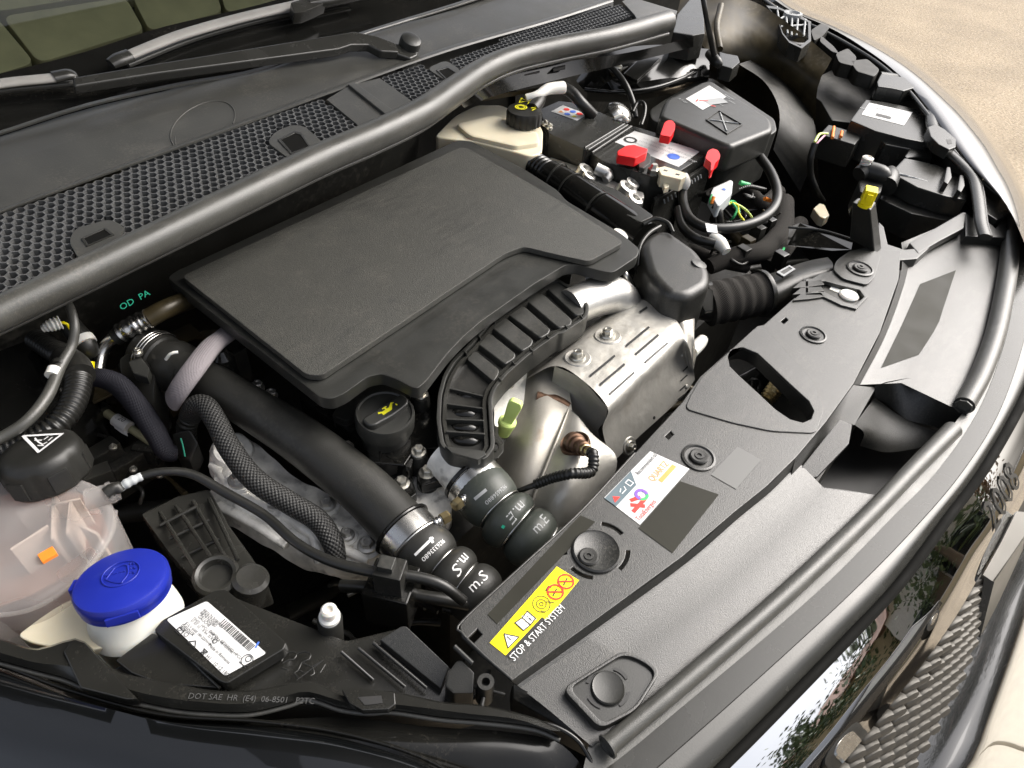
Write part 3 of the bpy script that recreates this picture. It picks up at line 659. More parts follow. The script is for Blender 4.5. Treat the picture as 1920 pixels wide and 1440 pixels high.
# head cover with oil filler
hc = thing('cylinder_head_cover', 'glossy black cylinder head cover with steel flange bolts around the oil filler', 'head cover', P(730, 840, -.15))
prism('cover_body', [(560, 690), (840, 660), (846, 700), (830, 760), (828, 840), (780, 842), (770, 880), (735, 862), (640, 800), (560, 745)], -.085, .06, 'gloss', hc, bevel=.004, r=10)
prism('cover_step', [(640, 752), (690, 712), (722, 706), (770, 730), (772, 745), (700, 760), (648, 790), (620, 778)], -.075, .02, 'black_part', hc, bevel=.002, r=8)
for a, b_, w_ in (((668, 864), (757, 872), 5), ((757, 872), (775, 845), 5), ((640, 742), (780, 726), 4), ((660, 850), (665, 876), 4), ((712, 846), (714, 870), 4)):
    tube('moulded_rib', [(a[0], a[1], -.083, w_), (b_[0], b_[1], -.083, w_)], 'gloss', hc, seg=8)
prism('cam_housing', [(640, 868), (700, 872), (760, 885), (830, 895), (850, 960), (800, 985), (740, 930), (690, 930)], -.12, .05, 'alu', hc, bevel=.005, r=14)
for x, y, z, rr, bs in ((785, 848, -.083, 15, 1), (801, 888, -.10, 17, 1), (753, 908, -.106, 17, 1), (790, 740, -.066, 14, 1), (652, 838, -.082, 12, 0)):
    p = P(x, y, z); r = rr*mpp(p)
    if bs: lathe('bolt_boss', [(r*1.25, -.03), (r*1.15, -.004), (r*1.0, -.002)], p, (0, 0, 1), 'black_part', hc, seg=24)
    bolt(p, (0.02, -.05, 1), r, hc)
prism('boss_arm', [(781, 872), (818, 868), (842, 895), (826, 900), (790, 912), (782, 900)], -.098, .014, 'gloss', hc, bevel=.002)
prism('boss_arm', [(722, 894), (752, 884), (772, 895), (782, 925), (762, 940), (738, 925)], -.104, .014, 'gloss', hc, bevel=.002)
oc = thing('oil_filler_cap', 'round black oil filler cap with yellow oil can symbol', 'oil cap', P(723, 800, -.09))
r = 56*mpp(P(723, 780, -.05)); po = P(722, 786, -.058); ax = V((0.0, -.08, 1)).normalized()
lathe('cap_skirt', [(r*.80, -.035), (r*.86, -.012), (r*.99, -.008), (r, .004), (r*.985, .010), (r*.95, .0125), (r*.90, .0125), (r*.86, .0105), (.0005, .0100)], po, ax, 'satin', oc, seg=56)
f = Frame(po+ax*.0100, P(775, 752, -.055)-P(690, 808, -.055), ax)
bar = [(-r*.86, -r*.20), (-r*.70, -r*.34), (0, -r*.40), (r*.70, -r*.34), (r*.86, -r*.20), (r*.86, r*.16), (-r*.86, r*.16)]
prism_w('grip_bar', fillet([f(a, b_, .008) for a, b_ in bar], .004), .010, 'satin', oc, bevel=.0025, bseg=3, down=-ax)
g = Frame(f(0, r*-.06, .0083), f.u, ax); s = r*.30
def oilcan(fr, s, parent, mat_):
    poly('oil_can_symbol', fr, [(-.75*s, -.45*s), (.45*s, -.45*s), (1.05*s, .22*s), (1.18*s, .15*s), (1.28*s, .24*s), (1.0*s, .42*s), (.4*s, .02*s), (.12*s, .02*s), (.12*s, .22*s), (.3*s, .22*s), (.3*s, .38*s), (-.3*s, .38*s), (-.3*s, .22*s), (-.1*s, .22*s), (-.1*s, .02*s), (-.55*s, .02*s), (-.95*s, .25*s), (-1.1*s, .0), (-.75*s, -.1*s)], 0, mat_, parent)
    poly('oil_drop_symbol', fr, [(1.3*s, .02*s), (1.42*s, -.25*s), (1.3*s, -.36*s), (1.18*s, -.25*s)], 0, mat_, parent)
oilcan(g, s, oc, 'ink_yellow')

# ---------------------------------------------------------------- ribbed air duct
du = thing('air_duct', 'black ribbed air duct curving between engine cover and heat shield', 'air duct', P(900, 760, -.09))
dout = [(1064, 534), (1086, 545), (1106, 574), (1101, 594), (1056, 624), (1047, 625), (994, 663), (950, 702), (928, 730), (922, 750), (925, 790), (928, 838), (911, 861), (883, 862), (842, 850), (825, 833), (818, 786), (821, 738), (831, 702), (848, 674), (878, 645), (917, 599), (972, 561), (1028, 524), (1048, 522)]
def dz(x, y): return -.034-.018*max(0, min(1, (y-560)/280))
dw = [P(x, y, dz(x, y)) for x, y in [tuple(q)[:2] for q in fillet([V((a, b_, 0)) for a, b_ in dout], 9, 3)]]
dc = sum(dw, V((0, 0, 0)))/len(dw)
def inset(pts, d):
    out = []; N_ = len(pts)
    for i in range(N_):
        t = (pts[(i+1) % N_]-pts[i-1]); t.z = 0; t.normalize(); nrm = V((-t.y, t.x, 0)); out.append(pts[i]+nrm*d)
    return out
sgn = 1 if (inset(dw, .001)[0]-dc).length < (dw[0]-dc).length else -1
i1, i2, i3 = inset(dw, sgn*.0045), inset(dw, sgn*.0065), inset(dw, sgn*.0105)
ring_frame('outer_lip', dw, i1, .030, 'satin', du, bevel=.0008)
ring_frame('inner_lip', [p+V((0, 0, -.003)) for p in i2], [p+V((0, 0, -.003)) for p in i3], .020, 'smooth_plastic', du, bevel=.0006)
prism_w('duct_floor', [p+V((0, 0, -.010)) for p in inset(dw, sgn*.003)], .014, 'black_part', du, bevel=0)
pans = [[(1024, 537), (1044, 527), (1057, 531), (1094, 577), (1092, 586), (1078, 588)], [(989, 563), (1008, 552), (1019, 553), (1069, 597), (1068, 606), (1047, 612)], [(957, 591), (976, 577), (985, 577), (1029, 616), (1026, 623), (1012, 631)],
        [(926, 615), (944, 599), (951, 599), (997, 636), (994, 645), (978, 655)], [(899, 645), (917, 628), (922, 628), (964, 662), (962, 670), (946, 680)], [(878, 674), (890, 662), (896, 662), (933, 692), (932, 700), (924, 712)]]
for pn in pans:
    mx_, my_ = sum(q[0] for q in pn)/6, sum(q[1] for q in pn)/6; pn = [(mx_+(a-mx_)*1.10, my_+(b_-my_)*1.10) for a, b_ in pn]
    prism('duct_panel', [(a, b_, dz(a, b_)-.0025) for a, b_ in pn], 0, .014, 'satin', du, bevel=.0016, bseg=3, r=5, draft=.10)
for a, b_ in (((842, 727), (906, 742)), ((837, 756), (905, 765)), ((837, 785), (907, 788)), ((836, 808), (909, 813))):
    pa, pb = P(a[0], a[1], -.050), P(b_[0], b_[1], -.050); up_ = V((0, 0, 1)); e = (pb-pa).cross(up_).normalized()*.0011
    raw('duct_rib', [pa+e, pb+e, pb-e, pa-e, pa+e-up_*.02, pb+e-up_*.02, pb-e-up_*.02, pa-e-up_*.02], [(0, 1, 2, 3), (4, 5, 1, 0), (6, 7, 3, 2), (5, 6, 2, 1), (7, 4, 0, 3)], 'satin', du, bevel=.0004)
for x, y in ((872, 742), (870, 774), (871, 800), (873, 824)):
    tube('duct_hollow', [(x-36, y-4, -.068, 10), (x-12, y+3, -.062, 26), (x+14, y+5, -.062, 26), (x+36, y+5, -.068, 10)], 'gloss', du, seg=14)
prism('duct_foot', [(834, 836, -.049), (908, 845, -.049), (912, 852, -.049), (896, 862, -.05), (846, 848, -.05)], 0, .01, 'satin', du, bevel=.001)
k = 0
for x, y in ((1020, 533), (989, 553), (958, 573), (926, 601), (899, 632), (873, 661), (1090, 594), (1062, 613), (1027, 632), (996, 656), (963, 681), (937, 711)):
    q = P(x, y, dz(x, y)+.0005); box('lip_gusset', Frame(q, P(x+6, y+8, dz(x, y))-q), (-.0035, .0035), (-.0007, .0007), (-.006, .0012), 'satin', du, bevel=.0002)
prism('duct_neck', [(845, 846), (915, 858), (922, 880), (880, 905), (850, 895), (838, 870)], -.085, .03, 'black_part', du, bevel=.003, r=8)
fl = [P(x, y, -.082) for x, y in [(918, 818), (936, 818), (944, 828), (944, 846), (934, 858), (916, 862), (912, 850), (914, 832)]]; cf = sum(fl, V((0, 0, 0)))/8
ring_frame('lug', fl, [cf+(p-cf)*.45 for p in fl], .004, 'smooth_plastic', du, bevel=.0006)
tx = Frame(P(885, 628, dz(885, 628)-.001), P(1052, 512, -.04)-P(885, 628, -.04))
prism('side_flange', [(836, 684), (878, 634), (960, 560), (1040, 508), (1075, 502), (1070, 520), (1050, 516), (1026, 518), (970, 554), (914, 594), (874, 640), (846, 672)], -.05, .012, 'smooth_plastic', du, bevel=.001)
text('CTM  PP-TD20  4-17   9822 64 1', Frame(P(884, 632, -.0492), P(1045, 513, -.0492)-P(884, 632, -.0492)), 0, -.0035, .0075, 'ink_grey', du, sx=.95)

# ---------------------------------------------------------------- silver turbo parts
tp = thing('turbo_inlet_pipe', 'fat satin silver pipe entering the ribbed black duct', 'metal pipe', P(1130, 570, -.1))
tube('pipe', [(1068, 578, -.052, 72), (1105, 562, -.052, 72), (1140, 553, -.055, 76), (1166, 566, -.07, 70), (1176, 600, -.11, 62)], 'alu_bright', tp, seg=32)
tn = thing('breather_pipe', 'thin bent silver pipe behind the fat silver inlet pipe', 'metal pipe', P(1165, 520, -.06))
tube('pipe', [(1098, 522, -.055, 13), (1140, 512, -.045, 13), (1162, 507, -.045, 13), (1176, 520, -.05, 13), (1200, 562, -.09, 13)], 'steel', tn, seg=14)

mf = thing('exhaust_manifold', 'grey curved exhaust manifold shell with brown heat stains beneath the heat shield', 'exhaust manifold', P(1040, 900, -.2))
m1 = loft('outer_shell', [[(975, 690, -.115), (1010, 672, -.095), (1050, 668, -.085)], [(968, 772, -.115), (1012, 742, -.088), (1072, 768, -.092)], [(940, 845, -.135), (1000, 808, -.092), (1047, 832, -.100)],
                         [(905, 925, -.17), (975, 890, -.112), (1018, 905, -.115)], [(890, 1010, -.22), (958, 985, -.155), (1000, 1000, -.155)]], 'manifold', mf, n=16, m=30, ang=80)
m2 = loft('sensor_shell', [[(1068, 768, -.089), (1086, 784, -.085), (1108, 812, -.09)], [(1041, 835, -.095), (1088, 836, -.080), (1156, 858, -.10)], [(1013, 905, -.109), (1072, 902, -.088), (1140, 918, -.125)],
                          [(985, 975, -.14), (1045, 982, -.122), (1105, 995, -.16)], [(955, 1045, -.19), (1020, 1065, -.19), (1080, 1065, -.21)]], 'shield', mf, n=16, m=30, ang=80)
tube('seam', [(1066, 768, -.088, 5), (1040, 835, -.094, 6), (1012, 905, -.108, 6), (983, 975, -.138, 6)], 'manifold', mf, seg=8)
prism('flange_block', [(925, 730), (950, 706), (985, 690), (998, 712), (985, 752), (955, 800), (926, 800)], -.105, .05, 'alu', mf, bevel=.004, r=8)
for x, y in ((955, 720), (974, 694)): bolt(P(x, y, -.103), (.2, -.2, 1), 10*mpp(P(x, y, -.1)), mf)
tube('burnt_throat', [(1005, 748, -.096, 30), (1040, 756, -.098, 34), (1066, 768, -.10, 30)], 'burnt', mf, seg=16)
ls = thing('oxygen_sensor', 'copper brown oxygen sensor with ribbed black lead screwed into the manifold', 'sensor', P(1080, 840, -.1))
pa, na = on(m2, 1078, 832); pb = P(1112, 864, -.070); ax = (pb-pa).normalized(); ax = (ax*.9+na*.30).normalized(); q = mpp(pa)
lathe('seat_ring', [(29*q, -.004), (29*q, .001), (27*q, .003), (22*q, .001)], pa, na, 'burnt', ls, seg=32)
lathe('sensor_body', [(20*q, -.006), (20*q, .004), (17*q, .005), (17*q, .011), (13*q, .013), (13*q, .020), (14*q, .021), (14*q, .026), (9.5*q, .028), (9.5*q, .036)], pa+na*.001, ax, 'burnt', ls, seg=6*4)
lathe('sensor_sleeve', [(11*q, .024), (11*q, .031), (9*q, .032), (9*q, .041), (7*q, .042)], pa+na*.001, ax, 'brass', ls, seg=24)
e = pa+ax*.038
tube_w('lead', [e, e+ax*.010, P(1108, 884, -.062), P(1072, 888, -.055), P(1036, 896, -.07), P(1005, 908, -.085)], [.0058, .0062, .0062, .0060, .0058, .0056], 'cable', ls, rib=(.0042, .16), seg=16)
tube('lead_tail', [(1008, 907, -.084, 12), (985, 916, -.09, 11), (960, 926, -.11, 10)], 'cable', ls, seg=12)
ds = thing('dipstick', 'pale lime green dipstick handle beside the ribbed duct', 'dipstick', P(951, 795, -.11))
p = P(951, 792, -.085); q = mpp(p); lathe('collar', [(11*q, -.02), (16*q, -.004), (17.5*q, -.002), (17.5*q, .002), (15*q, .004), (10*q, .0045)], p, (.1, -.1, 1), 'lime', ds, seg=28)
hb = P(953, 788, -.080); ht = P(968, 754, -.052); u_ = (ht-hb).normalized(); sd_ = u_.cross((CAM-hb).normalized()).normalized(); nf = sd_.cross(u_).normalized(); L_ = (ht-hb).length
prism_w('grip', fillet([hb+sd_*a+u_*b_+nf*.004 for a, b_ in [(-.0055, -.004), (.0055, -.004), (.0085, L_*.9), (.006, L_*1.08), (-.006, L_*1.08), (-.0085, L_*.9)]], .003), .008, 'lime', ds, bevel=.0015, down=-nf)
tube('stem', [(951, 795, -.09, 14), (946, 815, -.12, 14), (944, 830, -.16, 14)], 'cable', ds, seg=12)

hs = thing('turbo_heat_shield', 'dented silver heat shield with slots and bolts over the turbo', 'heat shield', P(1200, 760, -.16))
top = loft('shield_top', [[(985, 712, -.095), (1060, 650, -.085), (1135, 590, -.085), (1200, 556, -.085), (1232, 556, -.09)], [(1040, 686, -.064), (1098, 640, -.061), (1162, 594, -.060), (1218, 562, -.060), (1254, 580, -.066)],
                          [(1089, 710, -.060), (1146, 668, -.057), (1204, 622, -.056), (1252, 586, -.058), (1277, 614, -.066)], [(1139, 763, -.068), (1190, 714, -.064), (1240, 666, -.062), (1276, 634, -.066), (1292, 652, -.075)],
                          [(1130, 806, -.105), (1184, 755, -.10), (1236, 706, -.098), (1276, 668, -.098), (1298, 678, -.10)], [(1148, 868, -.150), (1200, 817, -.145), (1250, 772, -.142), (1287, 735, -.140), (1303, 712, -.14)]], 'shield', hs, n=40, m=44, ang=70)
loft('shield_end', [[(1040, 686, -.0645), (1089, 711, -.0605), (1139, 764, -.0685)], [(1036, 710, -.085), (1082, 738, -.085), (1134, 790, -.095)], [(1033, 736, -.10), (1068, 760, -.105), (1122, 812, -.115)], [(1060, 766, -.112), (1100, 800, -.118), (1150, 868, -.152)]], 'shield', hs, n=14, m=16, ang=70)
tab = [(1246, 574, -.064), (1264, 563, -.062), (1288, 567, -.062), (1300, 590, -.07), (1301, 629, -.08), (1306, 668, -.10), (1293, 697, -.12), (1280, 640, -.08)]
loft('side_tab', [[tab[0], tab[7], (1284, 668, -.095), tab[6]], [tab[1], (1280, 600, -.064), (1294, 640, -.085), (1300, 690, -.118)], [tab[2], tab[3], tab[4], tab[5]]], 'shield', hs, n=16, m=8, ang=60, thick=.0012)
z36 = lambda x, y: (1000+x/3.6, 490+y/3.6)
for a, b_ in (((380, 780), (550, 640)), ((447, 838), (615, 697)), ((512, 900), (680, 752)), ((625, 575), (780, 447)), ((690, 630), (843, 500)), ((752, 685), (905, 552)), ((718, 348), (768, 314))):
    strip_on('slot', top, z36(*a), z36(*b_), 4.2, .0012, 'ink', hs)
for a, b_ in (((1005, 742), (1045, 702)), ((990, 808), (1035, 766)), ((983, 872), (1025, 836)), ((970, 935), (1010, 902))):
    strip_on('louvre', top, z36(*a), z36(*b_), 2.6, .0012, 'ink', hs)
for x, y, rr in ((1083, 671, 15), (1139, 630, 15), (1180, 836, 11)):
    p, n_ = on(top, x, y); q = mpp(p); lathe('dimple', [(rr*1.75*q, -.001), (rr*1.55*q, .0012), (rr*1.1*q, .0008)], p, n_, 'shield', hs, seg=28); bolt(p+n_*.0015, n_, rr*q, hs)
bolt(P(1268, 572, -.060), (.1, -.1, 1), 12*mpp(P(1268, 572, -.06)), hs)
for x, y in ((1280, 667), (1287, 725)):
    p, n_ = on(top, x, y); q = mpp(p); lathe('rivet', [(4.6*q, -.001), (4.6*q, .0008), (3.2*q, .0022), (.0003, .0026)], p, n_, 'shield', hs, seg=16)
p, n_ = on(top, 1140, 768); lathe('corner_hole', [(.0022, -.001), (.0022, .0006), (.0002, .0007)], p, n_, 'ink', hs, seg=12)
tube('stub_pipe', [(1296, 660, -.10, 26), (1312, 644, -.10, 24), (1318, 636, -.10, 20)], 'white_plastic', hs, seg=18)

# ---------------------------------------------------------------- charge air hoses
ch = thing('charge_air_hose', 'thick matt black charge air hose sloping down to a silver clamp', 'air hose', P(560, 830, -.16))
cz = [-.062, -.064, -.070, -.078, -.086, -.096, -.104, -.108]
big = tube('hose_body', [(x, y, z, w_) for (x, y, w_), z in zip([(335, 686, 72), (377, 707, 76), (453, 754, 80), (540, 808, 88), (603, 853, 94), (680, 915, 99), (735, 970, 103), (768, 1006, 106)], cz)], 'hose', ch, seg=40)
p0, p1 = P(735, 970, -.104), P(775, 1013, -.109); ax = (p1-p0).normalized(); cS = P(768, 1007, -.109); rS = 55*mpp(cS)
band('clamp', (cS, ax), rS+.0005, .019, .0012, 'steel', ch, seg=44); band('clamp_edge', (cS-ax*.012, ax), rS+.0002, .003, .0035, 'gloss', ch); band('clamp_edge', (cS+ax*.0115, ax), rS+.0002, .002, .0025, 'steel', ch)
sb, si = bellows('bellows', [(772, 1010, -.109, 112), (806, 1042, -.112, 116), (850, 1080, -.118, 116), (893, 1113, -.124, 114), (940, 1150, -.132, 110)], 'hose', ch, (.36, .60, .87))
def worm(px, py, z, d, parent, long=.02):
    p = P(px, py, z); dv = (P(px+d[0], py+d[1], z)-p).normalized()
    lathe('screw_head', [(.0035, -.006), (.0068, -.005), (.0068, .002), (.0055, .004), (.0005, .004)], p, -dv, 'brass', parent, seg=6, ang=20)
    tube_w('worm_thread', [p+dv*.006, p+dv*(.006+long)], [.0055, .0055], 'steel', parent, rib=(.0032, .22), seg=14)
    tube_w('screw_housing', [p+dv*.003+V((0, 0, -.005)), p+dv*(.010+long*.5)+V((0, 0, -.006))], [.0062, .0062], 'steel', parent, seg=10)
worm(836, 970, -.088, (-30, 16), ch, .008)
text_on('9826333680', sb, 830, 1010, -30, 26, .0062, 'ink_white', ch, sx=.85); text_on('m.S', sb, 870, 1036, -26, 26, .0150, 'ink_white', ch); text_on('m.S', sb, 886, 1112, 28, -28, .0145, 'ink_white', ch)
strip_on('paint_mark', sb, (778, 1041), (812, 1008), 5, .0005, 'ink_white', ch); strip_on('paint_mark', sb, (806, 1008), (812, 1018), 5, .0005, 'ink_white', ch)
ce = thing('charge_air_hose', 'dark grey green bellows hose with worm clamp below the ribbed duct', 'air hose', P(940, 960, -.17))
e0, e1 = P(872, 884, -.094), P(932, 950, -.104); ax = (e1-e0).normalized(); cE = P(893, 908, -.098); rE = 52*mpp(cE)
eb, ei = bellows('bellows', [(880, 893, -.096, 106), (912, 930, -.100, 116), (948, 968, -.105, 120), (985, 1000, -.112, 118), (1025, 1030, -.12, 116), (1065, 1060, -.13, 112)], 'hose_grey', ce, (.37, .55, .78))
band('clamp', (cE, ax), rE+.0012, .016, .0012, 'steel', ce, seg=44); band('clamp_edge', (cE-ax*.012, ax), rE+.0004, .004, .0022, 'gloss', ce)
lathe('metal_neck', [(rE*.95, -.05), (rE*.95, 0)], cE, ax, 'alu', ce, seg=36)
worm(856, 946, -.085, (32, -26), ce, .022)
text_on('9826656880', eb, 946, 908, -30, 26, .0062, 'ink_grey', ce, sx=.85); text_on('m.E', eb, 976, 938, -27, 26, .0150, 'ink_grey', ce); text_on('m.E', eb, 1006, 1002, 27, -27, .0145, 'ink_grey', ce)
strip_on('paint_mark', eb, (890, 936), (912, 918), 6, .0005, 'ink_grey', ce); strip_on('paint_mark', eb, (941, 986), (946, 989), 6, .0005, 'teal', ce)

ring_pts = [on(upper_ob, 380+60*math.cos(a)-8*math.sin(a), 236+44*math.sin(a)-14*math.cos(a), .0003)[0] for a in [math.radians(130+i*9) for i in range(28)]]
tube_w('round_mark', ring_pts, [.0007]*28, 'cowl', cowl, seg=8)
# ---------------------------------------------------------------- near side: coolant tank, washer filler, headlamp, wing
ct = thing('coolant_tank', 'milky translucent coolant expansion tank with big black warning cap', 'coolant tank', P(80, 1030, -.16))
tank = prism('tank_shell', [(-90, 930), (-20, 900), (80, 888), (152, 893), (196, 915), (214, 955), (204, 1005), (158, 1074), (60, 1136), (-90, 1180)], -.030, .13, 'tank_clear', ct, bevel=.014, bseg=4, r=22, draft=-.10)
prism('coolant_liquid', [(-80, 960), (0, 925), (150, 920), (188, 950), (190, 1000), (140, 1070), (50, 1120), (-80, 1165)], -.085, .06, MAT['coolant'] if 'coolant' in MAT else mat('coolant', (0.22, 0.12, 0.09), 0.3, var=.2, vscale=12), ct, bevel=.004, r=16, draft=-.08)
for a, b_ in (((100, 925), (98, 1010)), ((132, 940), (126, 1000)), ((30, 960), (150, 935)), ((20, 1030), (90, 985)), ((150, 985), (182, 1000))):
    pa, pb = P(a[0], a[1], -.046), P(b_[0], b_[1], -.046); e = (pb-pa).cross(V((0, 0, 1))).normalized()*.0012
    raw('baffle', [pa+e, pb+e, pb-e, pa-e, pa+e-V((0, 0, .07)), pb+e-V((0, 0, .07)), pb-e-V((0, 0, .07)), pa-e-V((0, 0, .07))], [(0, 1, 2, 3), (4, 5, 1, 0), (6, 7, 3, 2), (5, 6, 2, 1), (7, 4, 0, 3)], mat('baffle', (0.60, 0.50, 0.44), 0.4) if 'baffle' not in MAT else 'baffle', ct)
p = P(90, 1041, -.0285); box('level_tab', Frame(p, P(104, 1033, -.0285)-p), (-.006, .006), (-.005, .005), (-.002, .002), 'orange', ct, bevel=.0006)
tube('mould_seam', [(-60, 1158, -.046, 9), (60, 1142, -.05, 9), (155, 1078, -.05, 9), (207, 1006, -.048, 9), (217, 958, -.046, 8)], 'tank_clear', ct, seg=8)
tube('outlet_nozzle', [(165, 938, -.028, 44), (198, 928, -.027, 40), (222, 920, -.027, 34)], 'tank_clear', ct, seg=20)
tube('outlet_collar', [(204, 925, -.026, 42), (212, 922, -.026, 42)], 'tank_clear', ct, seg=20)
po = P(82, 866, -.018); r = 73*mpp(po); ax = V((.05, .26, 1)).normalized()
cc = lathe('cap', [(r*.80, -.022), (r*.97, -.018), (r, -.014), (r*.985, .006), (r*.93, .0125), (r*.80, .0165), (r*.55, .0185), (.0005, .0190)], po, ax, 'black_part', ct, seg=72, ang=50, lobes=(6, .05, -.03, .008))
u_, v_, n_ = basis(ax)
for k in range(6):
    a = (k+.5)*math.pi/3; d = u_*math.cos(a)+v_*math.sin(a); f = Frame(po+d*(r*.96), n_.cross(d), d)
    box('grip_lug', f, (-.0085, .0085), (-.016, .003), (-.004, .0017), 'black_part', cc, bevel=.0012)
f = Frame(po+n_*.0192, P(117, 815, .0)-P(43, 818, .0), n_)
tri = [f.at(44, 818), f.at(117, 814), f.at(73, 848)]; cx, cy = sum(q[0] for q in tri)/3, sum(q[1] for q in tri)/3
strokes('warning_triangle', f, [[tri[0], tri[1], tri[2], tri[0]]], .0026, .0004, 'ink_white', cc)
def sc(k, l): return [(cx+(a-cx)*k+l[0], cy+(b_-cy)*k+l[1]) for a, b_ in tri]
strokes('warning_figure', f, [[f.at(66, 822), f.at(72, 829), f.at(80, 834), f.at(88, 830)], [f.at(66, 826), f.at(78, 826)], [f.at(72, 836), f.at(82, 836)], [f.at(84, 824), f.at(90, 820)], [f.at(92, 826), f.at(98, 821)]], .0014, .0004, 'ink_white', cc)

wn = thing('washer_filler_neck', 'cream plastic washer filler neck with bright blue cap', 'washer filler', P(220, 1170, -.1))
prism('neck_base', [(30, 1192), (70, 1162), (108, 1136), (150, 1116), (200, 1150), (262, 1165), (318, 1150), (324, 1166), (296, 1186), (250, 1206), (150, 1222), (60, 1206)], -.058, .05, 'cream', wn, bevel=.006, bseg=3, r=14)
po = P(232, 1100, -.034); r = 80*mpp(po); ax = V((.14, .20, 1)).normalized()
lathe('neck_tube', [(r*1.06, -.040), (r*1.0, -.028), (r*.93, -.020), (r*.92, -.006), (r*.90, .0)], po, ax, 'tank_white', wn, seg=44)
wc = lathe('cap', [(r*.94, -.008), (r*1.0, -.007), (r*1.01, -.001), (r*1.03, .0), (r*1.03, .006), (r*.99, .0090), (r*.93, .0100), (.0005, .0106)], po, ax, 'blue', wn, seg=64)
wc['label'] = 'bright blue washer fluid cap'
u_, v_, n_ = basis(ax); f = Frame(po+n_*.0106, P(312, 1068, -.02)-P(150, 1104, -.02), n_); s = r
def emb(lines, w_=.0007):
    for ln in lines: tube_w('embossed_symbol', [f(a*s, b_*s, .0002) for a, b_ in ln], [w_]*len(ln), 'blue', wc, seg=8, step=.002)
emb([circ(.0, .12, .40, 24)], .0007)
emb([[(-.30, .02), (-.16, .36)], [(-.16, .36), (.02, .40), (.12, .34)], [(.12, .34), (.16, .05), (.06, -.20)], [(.06, -.20), (-.12, -.12), (-.30, .02)], [(-.34, .16), (-.24, .17)], [(-.18, .17), (-.08, .17)], [(-.02, .17), (.08, .17)], [(.16, .38), (.22, .42), (.26, .34)], [(.20, .22), (.26, .26), (.30, .18)], [(.20, .06), (.26, .10), (.30, .02)]])
fh = Frame(po+n_*.004, P(150, 1098, -.03)-po, n_); box('hinge_tab', fh, (r*.98, r*1.12), (-.006, .006), (-.006, .003), 'blue', wc, bevel=.001)
box('front_lip', Frame(po+n_*.002, P(232, 1150, -.03)-po, n_), (r*.99, r*1.06), (-.012, .012), (-.006, .002), 'blue', wc, bevel=.001)

# headlamp
hl = thing('headlamp', 'black headlamp housing with white rating label beside the washer cap', 'headlamp', P(520, 1290, -.15))
hbody = prism('housing', [(196, 1262, -.062), (330, 1190, -.060), (420, 1110, -.060), (520, 1150, -.062), (650, 1200, -.066), (752, 1175, -.060), (842, 1250, -.07), (900, 1310, -.085), (760, 1340, -.07), (560, 1320, -.06), (420, 1330, -.06), (250, 1300, -.06)], 0, .06, 'moulded', hl, bevel=.003)
pd = prism('label_pad', [(287, 1182), (303, 1162), (405, 1105), (424, 1104), (538, 1204), (532, 1218), (426, 1282), (412, 1278)], -.046, .014, 'moulded', hl, bevel=.002, r=6)
prism('side_step', [(216, 1238), (285, 1186), (330, 1200), (390, 1262), (410, 1290), (300, 1282), (246, 1262)], -.054, .012, 'moulded', hl, bevel=.0015)
tube('pad_rib', [(322, 1202, -.052, 6), (412, 1290, -.052, 6)], 'moulded', hl, seg=8); tube('pad_rib', [(426, 1284, -.05, 5), (524, 1222, -.05, 5)], 'moulded', hl, seg=8)
fp = frame_px((312, 1162), (388, 1127), -.0458)
lab = raw('rating_label', [fp.px(*q) + V((0, 0, .0003)) for q in [tuple(k)[:2] for k in fillet([V((a, b_, 0)) for a, b_ in [(312, 1162), (388, 1127), (500, 1225), (422, 1268)]], 6)]], [tuple(range(24))], 'paper', hl, flat=True)
lf = Frame(P(388, 1127, -.0458), P(500, 1225, -.0458)-P(388, 1127, -.0458)); Lx = (P(500, 1225, -.0458)-P(388, 1127, -.0458)).length; Ly = -(P(312, 1162, -.0458)-P(388, 1127, -.0458)).length
for i, (s_, x_, y_, sz) in enumerate((('9826763080 00', .04, .16, .0040), ('9829760080', .04, .25, .0040), ('GAUCHE', .06, .33, .0036), ('TIN02 - HPCU TYPE XXX 90 10/39/90/', .03, .43, .0030), ('E1 R3  02  - R R4  32 R30', .04, .50, .0028), ('E12 V 6000 180-220WW', .02, .62, .0030), ('dejoux', .0, .72, .0056), ('OTO', -.0, .84, .0055), ('Made in Romania', .42, .64, .0036), ('CF H1 - 10 12 180V', .42, .86, .0042), ('DOWN - DESIGNED HPCU', .30, .40, .0032))):
    text(s_, lf, Lx*(x_+.02), Ly*y_-.003, sz, 'ink', lab, c=.0006)
bm = []
x_ = .34
rr_ = random.Random(5)
while x_ < .84:
    w_ = rr_.choice((.006, .010, .016)); bm.append([(Lx*x_, Ly*.22), (Lx*x_, Ly*.05)]); x_ += w_+rr_.choice((.008, .012))
strokes('barcode', lf, bm, .00085, .0006, 'ink', lab)
strokes('logo_ring', lf, [circ(Lx*.90, Ly*.40, .0045, 18), circ(Lx*.90, Ly*.36, .0022, 12), [(Lx*.85, Ly*.54), (Lx*.95, Ly*.54)], circ(Lx*.46, Ly*.56, .0018, 12)], .0006, .0006, 'ink', lab)
strokes('recycling_marks', lf, [[(Lx*.03, Ly*.86), (Lx*.03, Ly*.97), (Lx*.11, Ly*.97), (Lx*.11, Ly*.86), (Lx*.03, Ly*.86)], [(Lx*.30, Ly*.84), (Lx*.36, Ly*.97), (Lx*.24, Ly*.97), (Lx*.30, Ly*.84)], [(Lx*.44, Ly*.84), (Lx*.50, Ly*.97)], [(Lx*.44, Ly*.97), (Lx*.50, Ly*.84)], [(Lx*.44, Ly*.84), (Lx*.50, Ly*.84)]], .0007, .0006, 'ink', lab)
strokes('pen_mark', lf, [[(Lx*.84, Ly*-.06), (Lx*.86, Ly*.06)]], .0015, .0006, 'ink_blue', lab)
